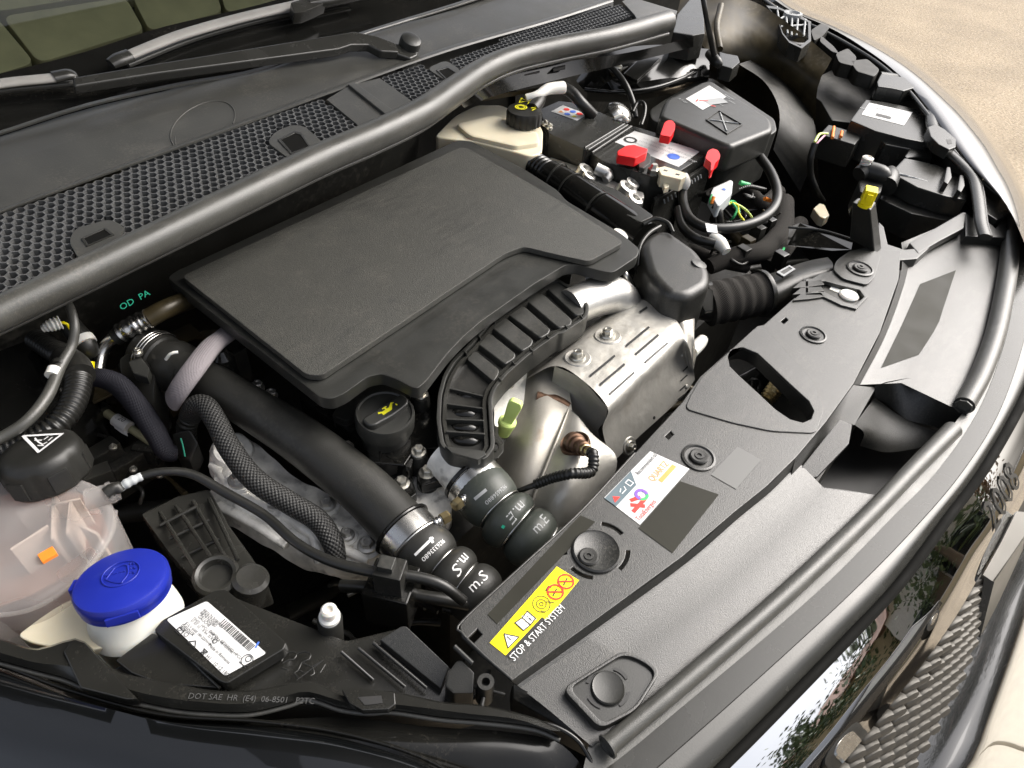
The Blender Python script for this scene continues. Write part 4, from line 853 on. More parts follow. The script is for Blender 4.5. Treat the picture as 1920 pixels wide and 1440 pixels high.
# embossed lion on the housing
fl_ = frame_px((520, 1246), (620, 1238), -.0605)
def E_(pts): return [fl_.at(x, y) for x, y in pts]
for ln in ([(528, 1240), (536, 1226), (548, 1222), (556, 1226), (552, 1236), (540, 1238), (530, 1244)], [(556, 1226), (570, 1222), (582, 1226), (580, 1236), (566, 1242), (560, 1256), (552, 1262)], [(560, 1256), (572, 1262), (580, 1258)], [(566, 1242), (584, 1250), (592, 1246), (604, 1240)], [(552, 1262), (560, 1272)], [(584, 1250), (590, 1262), (582, 1268)], [(528, 1252), (540, 1256)], [(606, 1238), (556, 1276)], [(610, 1246), (600, 1262)]):
    tube_w('embossed_lion', [fl_(a, b_, .0002) for a, b_ in E_(ln)], [.0007]*len(ln), 'moulded', hl, seg=8, step=.003)
text('10-25%', fl_, *fl_.at(604, 1268), .007, 'moulded', hl, c=.0006, rot=.25, raise_=.0003)
# rim rails of the lamp and its gasket
up1 = [(-320, 1120), (-90, 1175), (0, 1197), (63, 1216), (110, 1205), (134, 1197), (160, 1204), (213, 1253), (256, 1268), (330, 1282), (400, 1294), (473, 1294), (547, 1280), (573, 1276), (600, 1282), (640, 1303), (690, 1298), (735, 1296), (830, 1316), (905, 1322), (1000, 1345), (1050, 1368)]
lo1 = [(-320, 1156), (-90, 1215), (0, 1238), (63, 1255), (120, 1270), (160, 1286), (213, 1302), (256, 1313), (330, 1328), (400, 1334), (473, 1334), (547, 1316), (573, 1306), (600, 1312), (640, 1326), (690, 1332), (735, 1330), (830, 1344), (905, 1350), (1000, 1362), (1050, 1382)]
loft('outer_rail', [[(x, y, -.052) for x, y in up1], [(x, y+3, -.046) for x, y in up1], [(x*.35+a*.65, y*.35+b_*.65, -.045) for (x, y), (a, b_) in zip(up1, lo1)], [(x, y, -.052) for x, y in lo1], [(x, y+2, -.066) for x, y in lo1]], 'moulded', hl, n=70, ang=30)
tube('gasket', [(x, y+6, -.057, 9) for x, y in lo1[1:]], 'rubber', hl, seg=10)
text('DOT SAE  HR  (E4)  06-8501   P2TC', Frame(P(355, 1300, -.0446), P(520, 1307, -.0446)-P(355, 1300, -.0446)), 0, -.004, .0062, 'emboss', hl)
prism('corner_bracket', [(118, 1222), (136, 1198), (158, 1204), (258, 1310), (238, 1312), (150, 1290)], -.043, .012, 'moulded', hl, bevel=.0015)
prism('clip_bracket', [(640, 1292), (668, 1288), (740, 1298), (742, 1320), (728, 1330), (680, 1332), (655, 1318)], -.040, .008, 'moulded', hl, bevel=.001)
prism('clip_slot', [(671, 1307), (715, 1304), (718, 1318), (684, 1322)], -.0395, .001, 'ink', hl, bevel=0)
prism('bright_panel', [(712, 1199, -.058), (752, 1174, -.054), (762, 1174, -.054), (842, 1250, -.064), (826, 1292, -.072)], 0, .01, 'grain', hl, bevel=.001)
for a, b_ in (((700, 1205), (800, 1290)), ((672, 1215), (760, 1288)), ((640, 1222), (700, 1275))): tube('housing_rib', [(a[0], a[1], -.062, 7), (b_[0], b_[1], -.07, 7)], 'moulded', hl, seg=8)
prism('adjuster_tower', [(856, 1238, -.05), (866, 1236, -.05), (890, 1260, -.05), (888, 1300, -.055), (850, 1300, -.055), (834, 1288, -.055), (838, 1262, -.052)], 0, .03, 'black_part', hl, bevel=.002)
tube('tower_fin', [(852, 1212, -.045, 10), (886, 1244, -.048, 10)], 'black_part', hl, seg=8)
p = P(911, 1278, -.048); q = mpp(p); lathe('screw_boss', [(18*q, -.03), (16*q, 0), (8*q, .0), (7*q, -.01)], p, (0, 0, 1), 'black_part', hl, seg=20)
for k in range(4):
    a = k*math.pi/2+.5; d = V((math.cos(a), math.sin(a), 0)); tube_w('boss_web', [p+d*.004+V((0, 0, -.014)), p+d*.016+V((0, 0, -.016))], [.002, .002], 'black_part', hl, seg=8)
ln_ = loft('lens', [[(470, 1352, -.066), (640, 1345, -.066), (800, 1362, -.066), (950, 1372, -.066), (1045, 1392, -.07), (1105, 1450, -.08)], [(440, 1380, -.058), (640, 1392, -.06), (800, 1410, -.062), (900, 1425, -.066), (990, 1440, -.072), (1040, 1500, -.09)], [(430, 1450, -.07), (640, 1490, -.08), (760, 1530, -.09), (860, 1560, -.1), (930, 1590, -.11), (980, 1600, -.12)]], 'gloss', hl, n=40, m=14)
tube('lens_trim', [(990, 1352, -.060, 8), (1040, 1362, -.060, 9), (1085, 1390, -.064, 9), (1115, 1440, -.072, 9)], 'gloss', hl, seg=10)
p = P(617, 1148, -.045); q = mpp(p); pw = thing('headlamp_screw', 'small white plastic screw head in front of the headlamp label', 'screw', p)
lathe('screw_head', [(15*q, -.012), (20*q, -.010), (20*q, -.006), (15*q, -.004), (15*q, .004), (11*q, .006), (8*q, .0055), (7*q, .002), (.0003, .002)], p, (.05, -.05, 1), 'white_plastic', pw, seg=24)
lathe('collar', [(24*q, -.05), (24*q, -.012), (21*q, -.010)], p, (.05, -.05, 1), 'black_part', pw, seg=24)

# front wing on the near side
fw_ = thing('front_wing', 'glossy black painted front wing along the bottom edge', 'car wing', P(300, 1420, -.2))
f0 = [(-320, 1160), (-120, 1222), (0, 1252), (130, 1300), (300, 1345), (480, 1358), (640, 1380), (800, 1430), (900, 1500)]
f1 = [(-320, 1182), (-120, 1245), (0, 1281), (200, 1328), (333, 1358), (500, 1382), (640, 1400), (800, 1445), (900, 1515)]
f2 = [(-320, 1236), (-120, 1300), (0, 1330), (200, 1372), (333, 1400), (500, 1430), (640, 1455), (780, 1500), (860, 1560)]
f3 = [(-320, 1312), (-120, 1380), (0, 1420), (200, 1460), (333, 1490), (500, 1520), (640, 1560), (740, 1600), (800, 1640)]
loft('wing_skin', [[(x, y, -.074) for x, y in f0], [(x, y+6, -.056) for x, y in f0], [(x, y, -.044) for x, y in f1], [(x, y-14, -.0455) for x, y in f2], [(x, y, -.056) for x, y in f3], [(x-40, y+260, -.12) for x, y in f3], [(x-80, y+500, -.3) for x, y in f3]], 'paint', fw_, n=50, m=40, ang=80)
tube('wing_gasket', [(x, y-6, -.058, 8) for x, y in f0], 'gloss', fw_, seg=10)

# ---------------------------------------------------------------- hoses and pipes on the near side
sv = thing('heat_sleeve', 'pale grey woven heat sleeve wrapped over the thick black hose', 'sleeve', P(370, 690, -.08))
tube('sleeve', [(440, 612, -.055, 40), (424, 628, -.036, 44), (396, 650, -.026, 46), (362, 694, -.026, 48), (336, 730, -.040, 48), (324, 750, -.060, 46)], 'sleeve_grey', sv, seg=28, flat=(0, 0, 1, .55))
hc2 = thing('hose_coupling', 'black wire clipped coupling at the upper end of the thick hose', 'hose coupling', P(320, 700, -.14))
p0, p1 = P(335, 686, -.062), P(377, 707, -.064); ax = (p1-p0).normalized(); cc_ = P(330, 688, -.068); rr = 46*mpp(cc_)
lathe('collar', [(rr*.9, -.05), (rr*1.05, -.045), (rr*1.05, -.02), (rr*.96, -.018), (rr*.96, -.008), (rr*1.08, -.006), (rr*1.08, .006), (rr, .010), (rr, .022)], cc_, ax, 'black_part', hc2, seg=40)
for k_, dd in enumerate((-.034, -.030, -.026)):
    u_, v_, n_ = basis(ax); tube_w('wire_clip', [cc_+n_*dd+u_*(rr*1.1*math.cos(a*math.pi/12))+v_*(rr*1.1*math.sin(a*math.pi/12)) for a in range(25)], [.0010]*25, 'steel', hc2, seg=8, caps=False)
tube('clip_tip', [(311, 674, -.03, 6), (320, 663, -.022, 6), (334, 660, -.022, 6)], 'white_plastic', hc2, seg=8)
prism('sensor_block', [(222, 672, -.05), (248, 655, -.045), (268, 664, -.045), (290, 700, -.055), (288, 760, -.08), (252, 750, -.08), (226, 706, -.06)], 0, .06, 'black_part', hc2, bevel=.003)
prism('sensor_lid', [(240, 678, -.04), (262, 666, -.04), (280, 690, -.042), (276, 708, -.046), (250, 700, -.045)], 0, .012, 'satin', hc2, bevel=.0015)
bolt(P(258, 660, -.034), (.1, -.1, 1), 9*mpp(P(258, 660, -.034)), hc2)
nv = thing('woven_hose', 'dark navy woven sleeved hose sloping below the silver pipe', 'hose', P(250, 760, -.15))
tube('sleeve', [(160, 712, -.055, 34), (186, 708, -.05, 36), (222, 722, -.055, 40), (258, 762, -.065, 40), (288, 806, -.08, 40), (312, 846, -.095, 36), (330, 850, -.10, 30)], 'sleeve_navy', nv, seg=24)
br = thing('braided_hose', 'black and grey braided hose hanging down over the cast bracket', 'hose', P(480, 900, -.2))
tube('braid', [(356, 782, -.085, 40), (366, 762, -.060, 40), (386, 762, -.052, 40), (406, 792, -.055, 40), (432, 842, -.066, 42), (478, 900, -.082, 43), (545, 944, -.098, 43), (596, 976, -.108, 42), (624, 1018, -.12, 40), (630, 1050, -.135, 38)], 'braid', br, seg=28)
tube('end_boot', [(352, 830, -.12, 34), (350, 800, -.095, 38), (358, 778, -.08, 40)], 'black_part', br, seg=18, rib=(.006, .12))
prism('end_clamp', [(320, 812, -.09), (356, 804, -.085), (372, 830, -.095), (356, 866, -.11), (330, 850, -.11)], 0, .03, 'black_part', br, bevel=.003)
strip = tube('green_mark', [(339, 822, -.083, 3), (343, 836, -.086, 3), (347, 856, -.09, 3)], 'teal', br, seg=6)
cd_ = thing('corrugated_conduit', 'black corrugated conduit curving down behind the coolant cap', 'conduit', P(100, 760, -.12))
tube('conduit', [(68, 636, -.04, 40), (96, 654, -.036, 42), (126, 672, -.03, 46), (146, 706, -.025, 48), (138, 752, -.025, 48), (108, 796, -.025, 47), (60, 824, -.028, 44), (0, 850, -.034, 42), (-70, 900, -.05, 42)], 'cable', cd_, rib=(.0056, .17), seg=22)
tube('conduit_collar', [(122, 674, -.028, 54), (140, 688, -.024, 56), (150, 706, -.022, 54)], 'black_part', cd_, seg=20)
th = thing('vacuum_hose', 'thin grey rubber hose with white band running down from the bonnet seal', 'hose', P(100, 700, -.1))
tube('hose', [(122, 560, .045, 16), (134, 584, .04, 16), (140, 616, .03, 17), (134, 650, .018, 18), (112, 690, .012, 20), (88, 744, .008, 22), (50, 790, .004, 22), (0, 822, 0, 22), (-60, 850, 0, 22)], 'rubber', th, seg=16)
tube('white_band', [(103, 692, .0135, 25), (97, 705, .0125, 25)], 'white_plastic', th, seg=16)
tube('clip', [(112, 680, .013, 26), (108, 686, .013, 26)], 'cable', th, seg=14)
ap = thing('air_conditioning_pipe', 'bent silver pipe with ribbed crimp and yellow cap by the firewall', 'metal pipe', P(210, 650, -.1))
tube('pipe', [(182, 722, -.075, 22), (184, 696, -.065, 22), (190, 664, -.055, 24), (206, 640, -.045, 26), (232, 624, -.036, 28)], 'steel', ap, seg=20)
tube('pipe_sleeve', [(214, 634, -.04, 32), (230, 624, -.036, 34)], 'black_part', ap, seg=18)
tube('crimp', [(229, 624, -.035, 40), (244, 615, -.03, 40), (264, 604, -.026, 40), (280, 596, -.022, 40)], 'steel', ap, seg=24, rib=(.0085, .16))
tube('rubber_hose', [(278, 597, -.024, 36), (310, 580, -.02, 36), (360, 560, -.03, 36)], 'dark_tan', ap, seg=18)
tube('yellow_cap', [(168, 696, -.052, 16), (169, 678, -.045, 16)], 'yellow', ap, seg=14)
vl = thing('valve_body', 'black cylindrical valve with white ring beside the silver pipe', 'valve', P(155, 650, -.1))
tube('body', [(128, 605, -.02, 36), (146, 628, -.03, 40), (162, 650, -.04, 40), (170, 664, -.05, 30)], 'black_part', vl, seg=20)
tube('ring', [(152, 636, -.033, 44), (160, 647, -.037, 44)], 'white_plastic', vl, seg=20)
wp_ = thing('wire_plug', 'cream ribbed wire plug under the bonnet seal', 'connector', P(105, 610, -.03))
tube('plug', [(80, 617, .0, 14), (96, 610, .002, 26), (114, 604, .002, 28)], 'white_plastic', wp_, seg=12, rib=(.0035, .2))
tube('wire', [(112, 605, .0, 5), (124, 606, .0, 5), (132, 618, -.01, 5)], 'yellow', wp_, seg=8)
tl = thing('tagged_pipe', 'thin dark green pipe with printed white tag', 'pipe', P(230, 790, -.2))
tube('pipe', [(130, 725, -.12, 18), (180, 762, -.13, 22), (205, 778, -.13, 16), (262, 815, -.14, 15), (330, 860, -.16, 15)], MAT['olive'], tl, seg=14)
tube('pipe_joint', [(168, 754, -.125, 26), (198, 774, -.128, 30)], 'black_part', tl, seg=16)
tg = tube('paper_tag', [(216, 786, -.128, 24), (242, 802, -.132, 25)], 'paper', tl, seg=16)
prism('tag_tail', [(212, 796, -.13), (236, 806, -.13), (240, 818, -.134), (228, 812, -.134), (214, 802, -.132)], 0, .0006, 'paper', tl, bevel=0)
text_on('120', tg, 214, 783, 22, 12, .0085, 'ink', tl)
vh = thing('vent_hose', 'thin black vent hose crossing from the coolant tank to the slam panel', 'hose', P(500, 960, -.14))
tube('hose', [(224, 916, -.024, 16), (262, 894, -.022, 15), (312, 884, -.024, 16), (362, 890, -.030, 17), (420, 922, -.04, 19), (496, 966, -.05, 18), (556, 1018, -.055, 19), (620, 1052, -.058, 20), (700, 1072, -.06, 22), (780, 1082, -.064, 22), (830, 1098, -.07, 22), (870, 1128, -.085, 20)], 'cable', vh, seg=16)
tube('white_nipple', [(226, 914, -.023, 18), (244, 903, -.021, 20), (266, 893, -.021, 16)], 'grey_connector', vh, seg=14, rib=(.006, .15))
tube('quick_clip', [(200, 926, -.022, 26), (218, 914, -.020, 26), (228, 922, -.024, 16)], 'black_part', vh, seg=12)
vc = thing('hose_clip', 'black plastic clip holding the vent hose near the slam panel', 'clip', P(732, 1080, -.12))
box('clip_body', frame_px((732, 1072), (760, 1078), -.052), (-.013, .013), (-.011, .011), (-.024, .008), 'black_part', vc, bevel=.002)
box('clip_latch', frame_px((728, 1062), (756, 1068), -.045), (-.008, .006), (-.007, .006), (-.002, .008), 'satin', vc, bevel=.0012)
box('clip_foot', frame_px((735, 1100), (760, 1106), -.085), (-.022, .022), (-.02, .02), (-.04, .012), 'gloss', vc, bevel=.003)
lh = thing('lower_hose', 'black hose running under the vent hose to the slam panel corner', 'hose', P(760, 1110, -.2))
tube('hose', [(640, 1098, -.11, 24), (720, 1104, -.10, 24), (780, 1116, -.10, 24), (850, 1128, -.105, 26), (910, 1140, -.12, 26)], 'cable', lh, seg=14)

# cast bracket and mount
ab = thing('cast_bracket', 'rough cast aluminium engine bracket with big bolts under the braided hose', 'engine bracket', P(520, 960, -.25))
castm = loft('casting', [[(392, 846, -0.128), (440, 812, -0.118), (488, 838, -0.118), (545, 888, -0.128), (616, 928, -0.133), (712, 975, -0.138)], [(402, 880, -0.113), (440, 858, -0.106), (480, 880, -0.113), (528, 945, -0.128), (612, 985, -0.133), (716, 1012, -0.138)], [(398, 915, -0.118), (446, 905, -0.108), (500, 930, -0.118), (550, 985, -0.128), (630, 1020, -0.133), (722, 1042, -0.143)],
                       [(382, 935, -0.138), (440, 950, -0.123), (500, 985, -0.128), (570, 1030, -0.138), (650, 1055, -0.143), (716, 1070, -0.158)], [(376, 960, -0.178), (430, 985, -0.158), (490, 1020, -0.158), (560, 1060, -0.168), (640, 1085, -0.178), (700, 1095, -0.198)]], 'alu', ab, n=60, m=34, ang=80)
for v in castm.data.vertices:
    c = v.co; v.co.z += .0030*math.sin(c.x*95+1)*math.sin(c.y*88)+.0016*math.sin(c.x*210)*math.sin(c.y*190+2)
for pts in ([(400, 900), (450, 925), (520, 960), (600, 1010), (690, 1050)], [(440, 850), (470, 900), (480, 960)], [(560, 965), (590, 1010), (600, 1050)], [(470, 880), (540, 950), (640, 1000)], [(400, 940), (470, 975), (540, 1020)]):
    tube_w('casting_rib', [on(castm, x, y, .002)[0] for x, y in pts], [.0055]*len(pts), 'alu', ab, seg=12)
for x, y, rr in ((450, 905, 20), (517, 950, 18), (615, 950, 16), (690, 1026, 19), (652, 1008, 14)):
    p, n_ = on(castm, x, y); n_ = (n_+V((0, 0, 2))).normalized(); q = mpp(p); lathe('boss', [(rr*1.6*q, -.012), (rr*1.4*q, .003), (rr*1.1*q, .004)], p, n_, 'alu', ab, seg=24); bolt(p+n_*.005, n_, rr*q, ab, 'alu_bright')
p = P(437, 842, -.105); q = mpp(p); lathe('pivot_boss', [(40*q, -.04), (40*q, -.006), (34*q, 0), (20*q, .001), (18*q, -.006), (.0005, -.006)], p, (.1, -.3, 1), 'alu', ab, seg=32)
for x, y in ((507, 742), (482, 726)):
    p = P(x, y, -.10); bolt(p, (.2, -.2, 1), 14*mpp(p), ab, 'alu_bright')
em = thing('engine_mount', 'black ribbed plastic engine mount arm between coolant tank and cast bracket', 'engine mount', P(390, 1030, -.25))
prism('arm', [(262, 962, -.095), (330, 930, -.11), (392, 915, -.11), (430, 985, -.105), (470, 1040, -.10), (500, 1085, -.10), (440, 1108, -.095), (372, 1098, -.095), (318, 1035, -.105)], 0, .05, 'smooth_plastic', em, bevel=.004)
for a, b_ in (((300, 960), (372, 1075)), ((330, 948), (400, 1052)), ((362, 940), (424, 1048)), ((392, 935), (446, 1050))): tube('arm_rib', [(a[0], a[1], -.103, 8), (b_[0], b_[1], -.088, 8)], 'smooth_plastic', em, seg=8)
for a, b_ in (((318, 1010), (392, 975)), ((300, 985), (368, 950)), ((340, 1045), (412, 1010))): tube('cross_rib', [(a[0], a[1], -.10, 7), (b_[0], b_[1], -.098, 7)], 'smooth_plastic', em, seg=8)
p = P(405, 1078, -.088); q = mpp(p); lathe('bush', [(42*q, -.03), (42*q, .0), (36*q, .003), (30*q, .002), (27*q, -.006), (.0005, -.006)], p, (0, -.15, 1), 'smooth_plastic', em, seg=32)
p = P(470, 1085, -.092); q = mpp(p); lathe('bush', [(34*q, -.03), (34*q, .0), (26*q, .003), (.0005, .002)], p, (.25, -.15, 1), 'smooth_plastic', em, seg=28)
st = thing('strut_tower', 'glossy black strut tower dome at the left edge', 'strut tower', P(10, 740, -.2))
lathe('dome', [(.115, -.14), (.105, -.05), (.085, -.012), (.06, .0), (.04, .001), (.0005, -.003)], P(-50, 700, -.045), (.06, -.05, 1), 'gloss', st, seg=48)
tube('tower_lip', [(30, 620, -.05, 8), (52, 660, -.05, 8), (52, 720, -.055, 8), (30, 790, -.065, 8), (-10, 830, -.07, 8)], 'gloss', st, seg=8)
fm = text('OD  PA', Frame(P(224, 580, .012), P(262, 562, .014)-P(224, 580, .012), (0, -1, .12)), 0, 0, .0105, 'teal', body, c=0.004, name='green_paint_mark')
# brackets and small blocks seen in the shadow behind the coolant cap
bk = thing('wiring_bracket', 'tan metal bracket and black blocks in the shadow behind the thick hose', 'bracket', P(330, 620, -.2))
box('tan_plate', frame_px((318, 640), (365, 618), -.075), (-.03, .035), (-.012, .016), (-.004, .0), 'dark_tan', bk, bevel=.001)
box('tan_plate', frame_px((240, 700), (300, 672), -.10), (-.05, .03), (-.02, .02), (-.004, .0), 'dark_tan', bk, bevel=.001)
for x, y, z, a, b_ in ((270, 690, -.09, .03, .02), (190, 800, -.15, .012, .05), (225, 860, -.15, .012, .04), (170, 850, -.13, .01, .03), (420, 655, -.06, .016, .02)):
    box('black_block', frame_px((x, y), (x+30, y+26), z), (-a, a), (-b_, b_), (-.05, .0), 'black_part', bk, bevel=.003)
p = P(418, 668, -.045); lathe('sensor', [(.012, -.03), (.012, 0), (.009, .004), (.006, .010), (.0005, .010)], p, (0, 0, 1), 'gloss', bk, seg=20)
# ---------------------------------------------------------------- slam panel and nose of the car
def plate(name, outer, holes, z, depth, mat_, parent, bev=.0008, tilt=None, rnd=0):
    """flat plate with real holes, outlines traced in pixels on the plane z"""
    cu = bpy.data.curves.new(name, 'CURVE'); cu.dimensions = '2D'; cu.fill_mode = 'BOTH'; cu.extrude = depth/2-bev; cu.bevel_depth = bev; cu.bevel_resolution = 1; cu.offset = -bev
    for k, pl_ in enumerate([outer]+list(holes)):
        pl_ = [P(x, y, z) for x, y in pl_]
        if (rnd and k == 0): pl_ = fillet(pl_, rnd, 4)
        sp_ = cu.splines.new('POLY'); sp_.points.add(len(pl_)-1); sp_.use_cyclic_u = True
        for p_, c in zip(sp_.points, pl_): p_.co = (c.x, c.y, 0, 1)
    tmp = bpy.data.objects.new(name, cu); me0 = bpy.data.meshes.new_from_object(tmp); bpy.data.objects.remove(tmp)
    bm = bmesh.new(); bm.from_mesh(me0); bpy.data.meshes.remove(me0)
    for v in bm.verts:
        v.co.z += z-depth/2
        if tilt: v.co.z += tilt(v.co.x, v.co.y)
    return finish(name, bm, mat_, parent, ang=8)
SZ = -.045
sp_in = [(862, 1176), (868, 1160), (1090, 958), (1190, 850), (1280, 753), (1313, 706), (1420, 611), (1432, 609), (1490, 558), (1512, 560), (1512, 528), (1540, 512), (1562, 507), (1566, 494), (1592, 474), (1630, 466), (1690, 470)]
fold = [(1688, 483), (1685, 523), (1650, 623), (1600, 720), (1548, 792), (1493, 857), (1437, 912), (1377, 960), (1280, 1043), (1120, 1160), (960, 1276), (905, 1231), (866, 1194)]
oval = [(1365, 670), (1371, 656), (1393, 651), (1420, 662), (1446, 686), (1484, 722), (1517, 752), (1526, 770), (1521, 785), (1505, 792), (1482, 786), (1455, 768), (1425, 740), (1388, 706), (1368, 686)]
slot = [(1516, 530), (1549, 529), (1572, 536), (1611, 544), (1620, 556), (1604, 571), (1582, 566), (1543, 545), (1517, 547)]
sq = lambda x, y, a, b_: [(x-a, y+b_*.3), (x+a*.3, y-b_), (x+a, y-b_*.2), (x-a*.2, y+b_)]
arc = lambda cx, cy, r0, r1, a0, a1, e=.80: [(cx+r1*math.cos(a), cy+e*r1*math.sin(a)) for a in [a0+(a1-a0)*i/6 for i in range(7)]]+[(cx+r0*math.cos(a), cy+e*r0*math.sin(a)) for a in [a1+(a0-a1)*i/6 for i in range(7)]]
arcs = [arc(1118, 1032, 56, 63, a, a+.75, .86) for a in (-1.4, .0, 1.7, 3.0)]
smp = thing('slam_panel', 'wide grained black slam panel cover with stickers along the nose', 'slam panel', P(1250, 950, -.1))
pan = plate('top_panel', sp_in+fold, [oval, slot, sq(891, 1192, 13, 13), sq(1255, 816, 8, 8), sq(1471, 601, 7, 6)]+arcs, SZ, .004, 'grain', smp)
loft('rear_lip', [[(x, y, SZ-.001) for x, y in sp_in[:10]], [(x, y, SZ-.022) for x, y in sp_in[:10]]], 'grain', smp, n=60, lin=True)
loft('end_lip', [[(862, 1176, SZ-.001), (900, 1224, SZ-.001), (960, 1276, SZ-.001)], [(862, 1178, SZ-.03), (900, 1228, SZ-.03), (960, 1280, SZ-.03)]], 'grain', smp, n=12)
tube('edge_bead', [(x, y, SZ+.0006, 5) for x, y in [(960, 1274), (905, 1226), (866, 1186), (866, 1166), (980, 1060), (1090, 958), (1190, 850)]], 'grain', smp, seg=8)
rp = plate('raised_deck', [(1296, 738), (1314, 708), (1416, 614), (1436, 616), (1524, 712), (1545, 770), (1530, 812), (1446, 808), (1372, 792), (1284, 766)], [oval], SZ+.0016, .004, 'grain', smp, rnd=.008)
ring_w = [P(x, y, SZ+.0012) for x, y in oval]; cw = sum(ring_w, V((0, 0, 0)))/len(ring_w)
loft('oval_wall', [ring_w+[ring_w[0]], [p+V((0, 0, -.02)) for p in ring_w]+[ring_w[0]+V((0, 0, -.02))]], 'black_part', smp, n=60)
# fixings
def pin(px, py, rr, dish=True, z=SZ):
    p = P(px, py, z+.0012); q = mpp(p)
    if dish: lathe('pin_dish', [(rr*1.9*q, -.004), (rr*1.9*q, .0006), (rr*1.65*q, .0012), (rr*1.5*q, -.0006), (rr*1.2*q, -.0008)], p, (0, 0, 1), 'grain', smp, seg=36)
    lathe('push_pin', [(rr*1.05*q, -.002), (rr*1.05*q, .0018), (rr*.9*q, .0028), (rr*.55*q, .0026), (rr*.5*q, .0036), (rr*.25*q, .0036), (rr*.2*q, .0022), (.0002, .0022)], p, (0, 0, 1), 'black_part', smp, seg=28)
for x, y, rr in ((1310, 857, 17), (1525, 627, 13), (1613, 505, 13)): pin(x, y, rr)
p = P(1118, 1034, SZ+.001); q = mpp(p); lathe('round_boss', [(46*q, -.002), (46*q, .0015), (43*q, .0028), (39*q, .0014), (.0005, .001)], p, (0, 0, 1), 'grain', smp, seg=44); pin(1103, 1045, 18, False, SZ+.001)
prism('slot_rim', [(1506, 522), (1546, 524), (1576, 530), (1618, 538), (1628, 556), (1606, 580), (1578, 573), (1538, 552), (1508, 553)], SZ-.0042, .02, 'black_part', smp, bevel=.001)
for y in (533, 545, 556):
    prism('latch_tooth', [(1486, y+7), (1502, y-6), (1540, y-8), (1546, y), (1520, y+4)], SZ+.003, .010, 'black_part', smp, bevel=.0008)
ring_frame('slot_bead', [P(x, y, SZ+.003) for x, y in [(1510, 522), (1548, 522), (1576, 529), (1616, 538), (1628, 556), (1606, 579), (1578, 572), (1538, 553), (1510, 553)]], [P(x, y, SZ+.003) for x, y in [(1516, 527), (1548, 527), (1573, 534), (1612, 543), (1621, 556), (1604, 572), (1581, 566), (1543, 547), (1516, 547)]], .006, 'grain', smp, bevel=.0006)
lathe('white_button', [(18*mpp(P(1592, 553, SZ)), -.006), (18*mpp(P(1592, 553, SZ)), .0), (15*mpp(P(1592, 553, SZ)), .002), (.0003, .0025)], P(1592, 553, SZ-.002), (0, 0, 1), 'white_plastic', smp, seg=28)
box('white_clip', frame_px((1566, 546), (1590, 556), SZ-.006), (-.008, .008), (-.005, .005), (-.004, .003), 'white_plastic', smp, bevel=.001)
bead = [(1512, 520), (1562, 497), (1566, 488), (1592, 468)]
prism('latch_platform', [(1562, 505), (1568, 488), (1594, 470), (1632, 462), (1652, 478), (1640, 520), (1626, 534), (1580, 522)], SZ+.0035, .004, 'grain', smp, bevel=.001, r=8)
pin(1613, 503, 13, True, SZ+.0036)
# smooth patches and stickers
def patch(name, pts, mat_, off=.0006, z=SZ): return raw(name, [P(x, y, z+off) for x, y in pts], [tuple(range(len(pts)))], mat_, smp, flat=True)
patch('pale_smooth_patch', [(1333, 890), (1383, 837), (1427, 862), (1380, 917)], 'paper_grey')
patch('smooth_patch', [(1197, 990), (1275, 902), (1348, 927), (1261, 1037)], 'patch_dark')
patch('smooth_patch', [(914, 1152), (1088, 966), (1116, 978), (932, 1170)], 'patch_dark')
oil = [(1133, 933), (1219, 846), (1293, 879), (1200, 984)]
sk = raw('oil_sticker', [P(x, y, SZ+.0005) for x, y in oil], [(0, 1, 2, 3)], 'paper', smp, flat=True)
fo = Frame(P(1200, 984, SZ+.0005), P(1293, 879, SZ)-P(1200, 984, SZ)); Ls, Hs = (P(1293, 879, SZ)-P(1200, 984, SZ)).length, (P(1133, 933, SZ)-P(1200, 984, SZ)).length
poly('slate_corner', fo, [(Ls*.02, Hs*.98), (Ls*.02, Hs*.66), (Ls*.40, Hs*.66), (Ls*.52, Hs*.98)], .0003, 'ink_slate', sk)
text('Recommended oil', fo, Ls*.53, Hs*.78, .0068, 'ink', sk, sx=.72); text('QUARTZ', fo, Ls*.56, Hs*.42, .0105, 'ink_orange', sk, sx=.75); poly('orange_bar', fo, [(Ls*.62, Hs*.26), (Ls*.92, Hs*.26), (Ls*.92, Hs*.37), (Ls*.62, Hs*.37)], .0003, 'ink_orange', sk)
text('TotalEnergies', fo, Ls*.03, Hs*.06, .0075, 'ink_red', sk, sx=.75)
strokes('swirl_logo', fo, [[(Ls*.10, Hs*.30), (Ls*.30, Hs*.30)], [(Ls*.15, Hs*.42), (Ls*.22, Hs*.22)], [(Ls*.20, Hs*.5), (Ls*.28, Hs*.42)]], .0042, .0003, 'ink_red', sk)
strokes('swirl_logo', fo, [circ(Ls*.33, Hs*.42, .0055, 14, -.5, 3.3)], .0030, .0005, 'ink_violet', sk); strokes('swirl_logo', fo, [circ(Ls*.33, Hs*.42, .0055, 10, 3.6, 5.6)], .0030, .0003, 'green', sk)
poly('red_triangle', fo, [(Ls*.05, Hs*.74), (Ls*.15, Hs*.74), (Ls*.10, Hs*.88)], .0005, 'ink_red', sk)
strokes('white_symbols', fo, [[(Ls*.20, Hs*.76), (Ls*.27, Hs*.76), (Ls*.29, Hs*.84)], [(Ls*.20, Hs*.82), (Ls*.24, Hs*.86)], [(Ls*.34, Hs*.74), (Ls*.40, Hs*.74), (Ls*.40, Hs*.88), (Ls*.34, Hs*.88), (Ls*.34, Hs*.74)]], .0009, .0005, 'ink_white', sk)
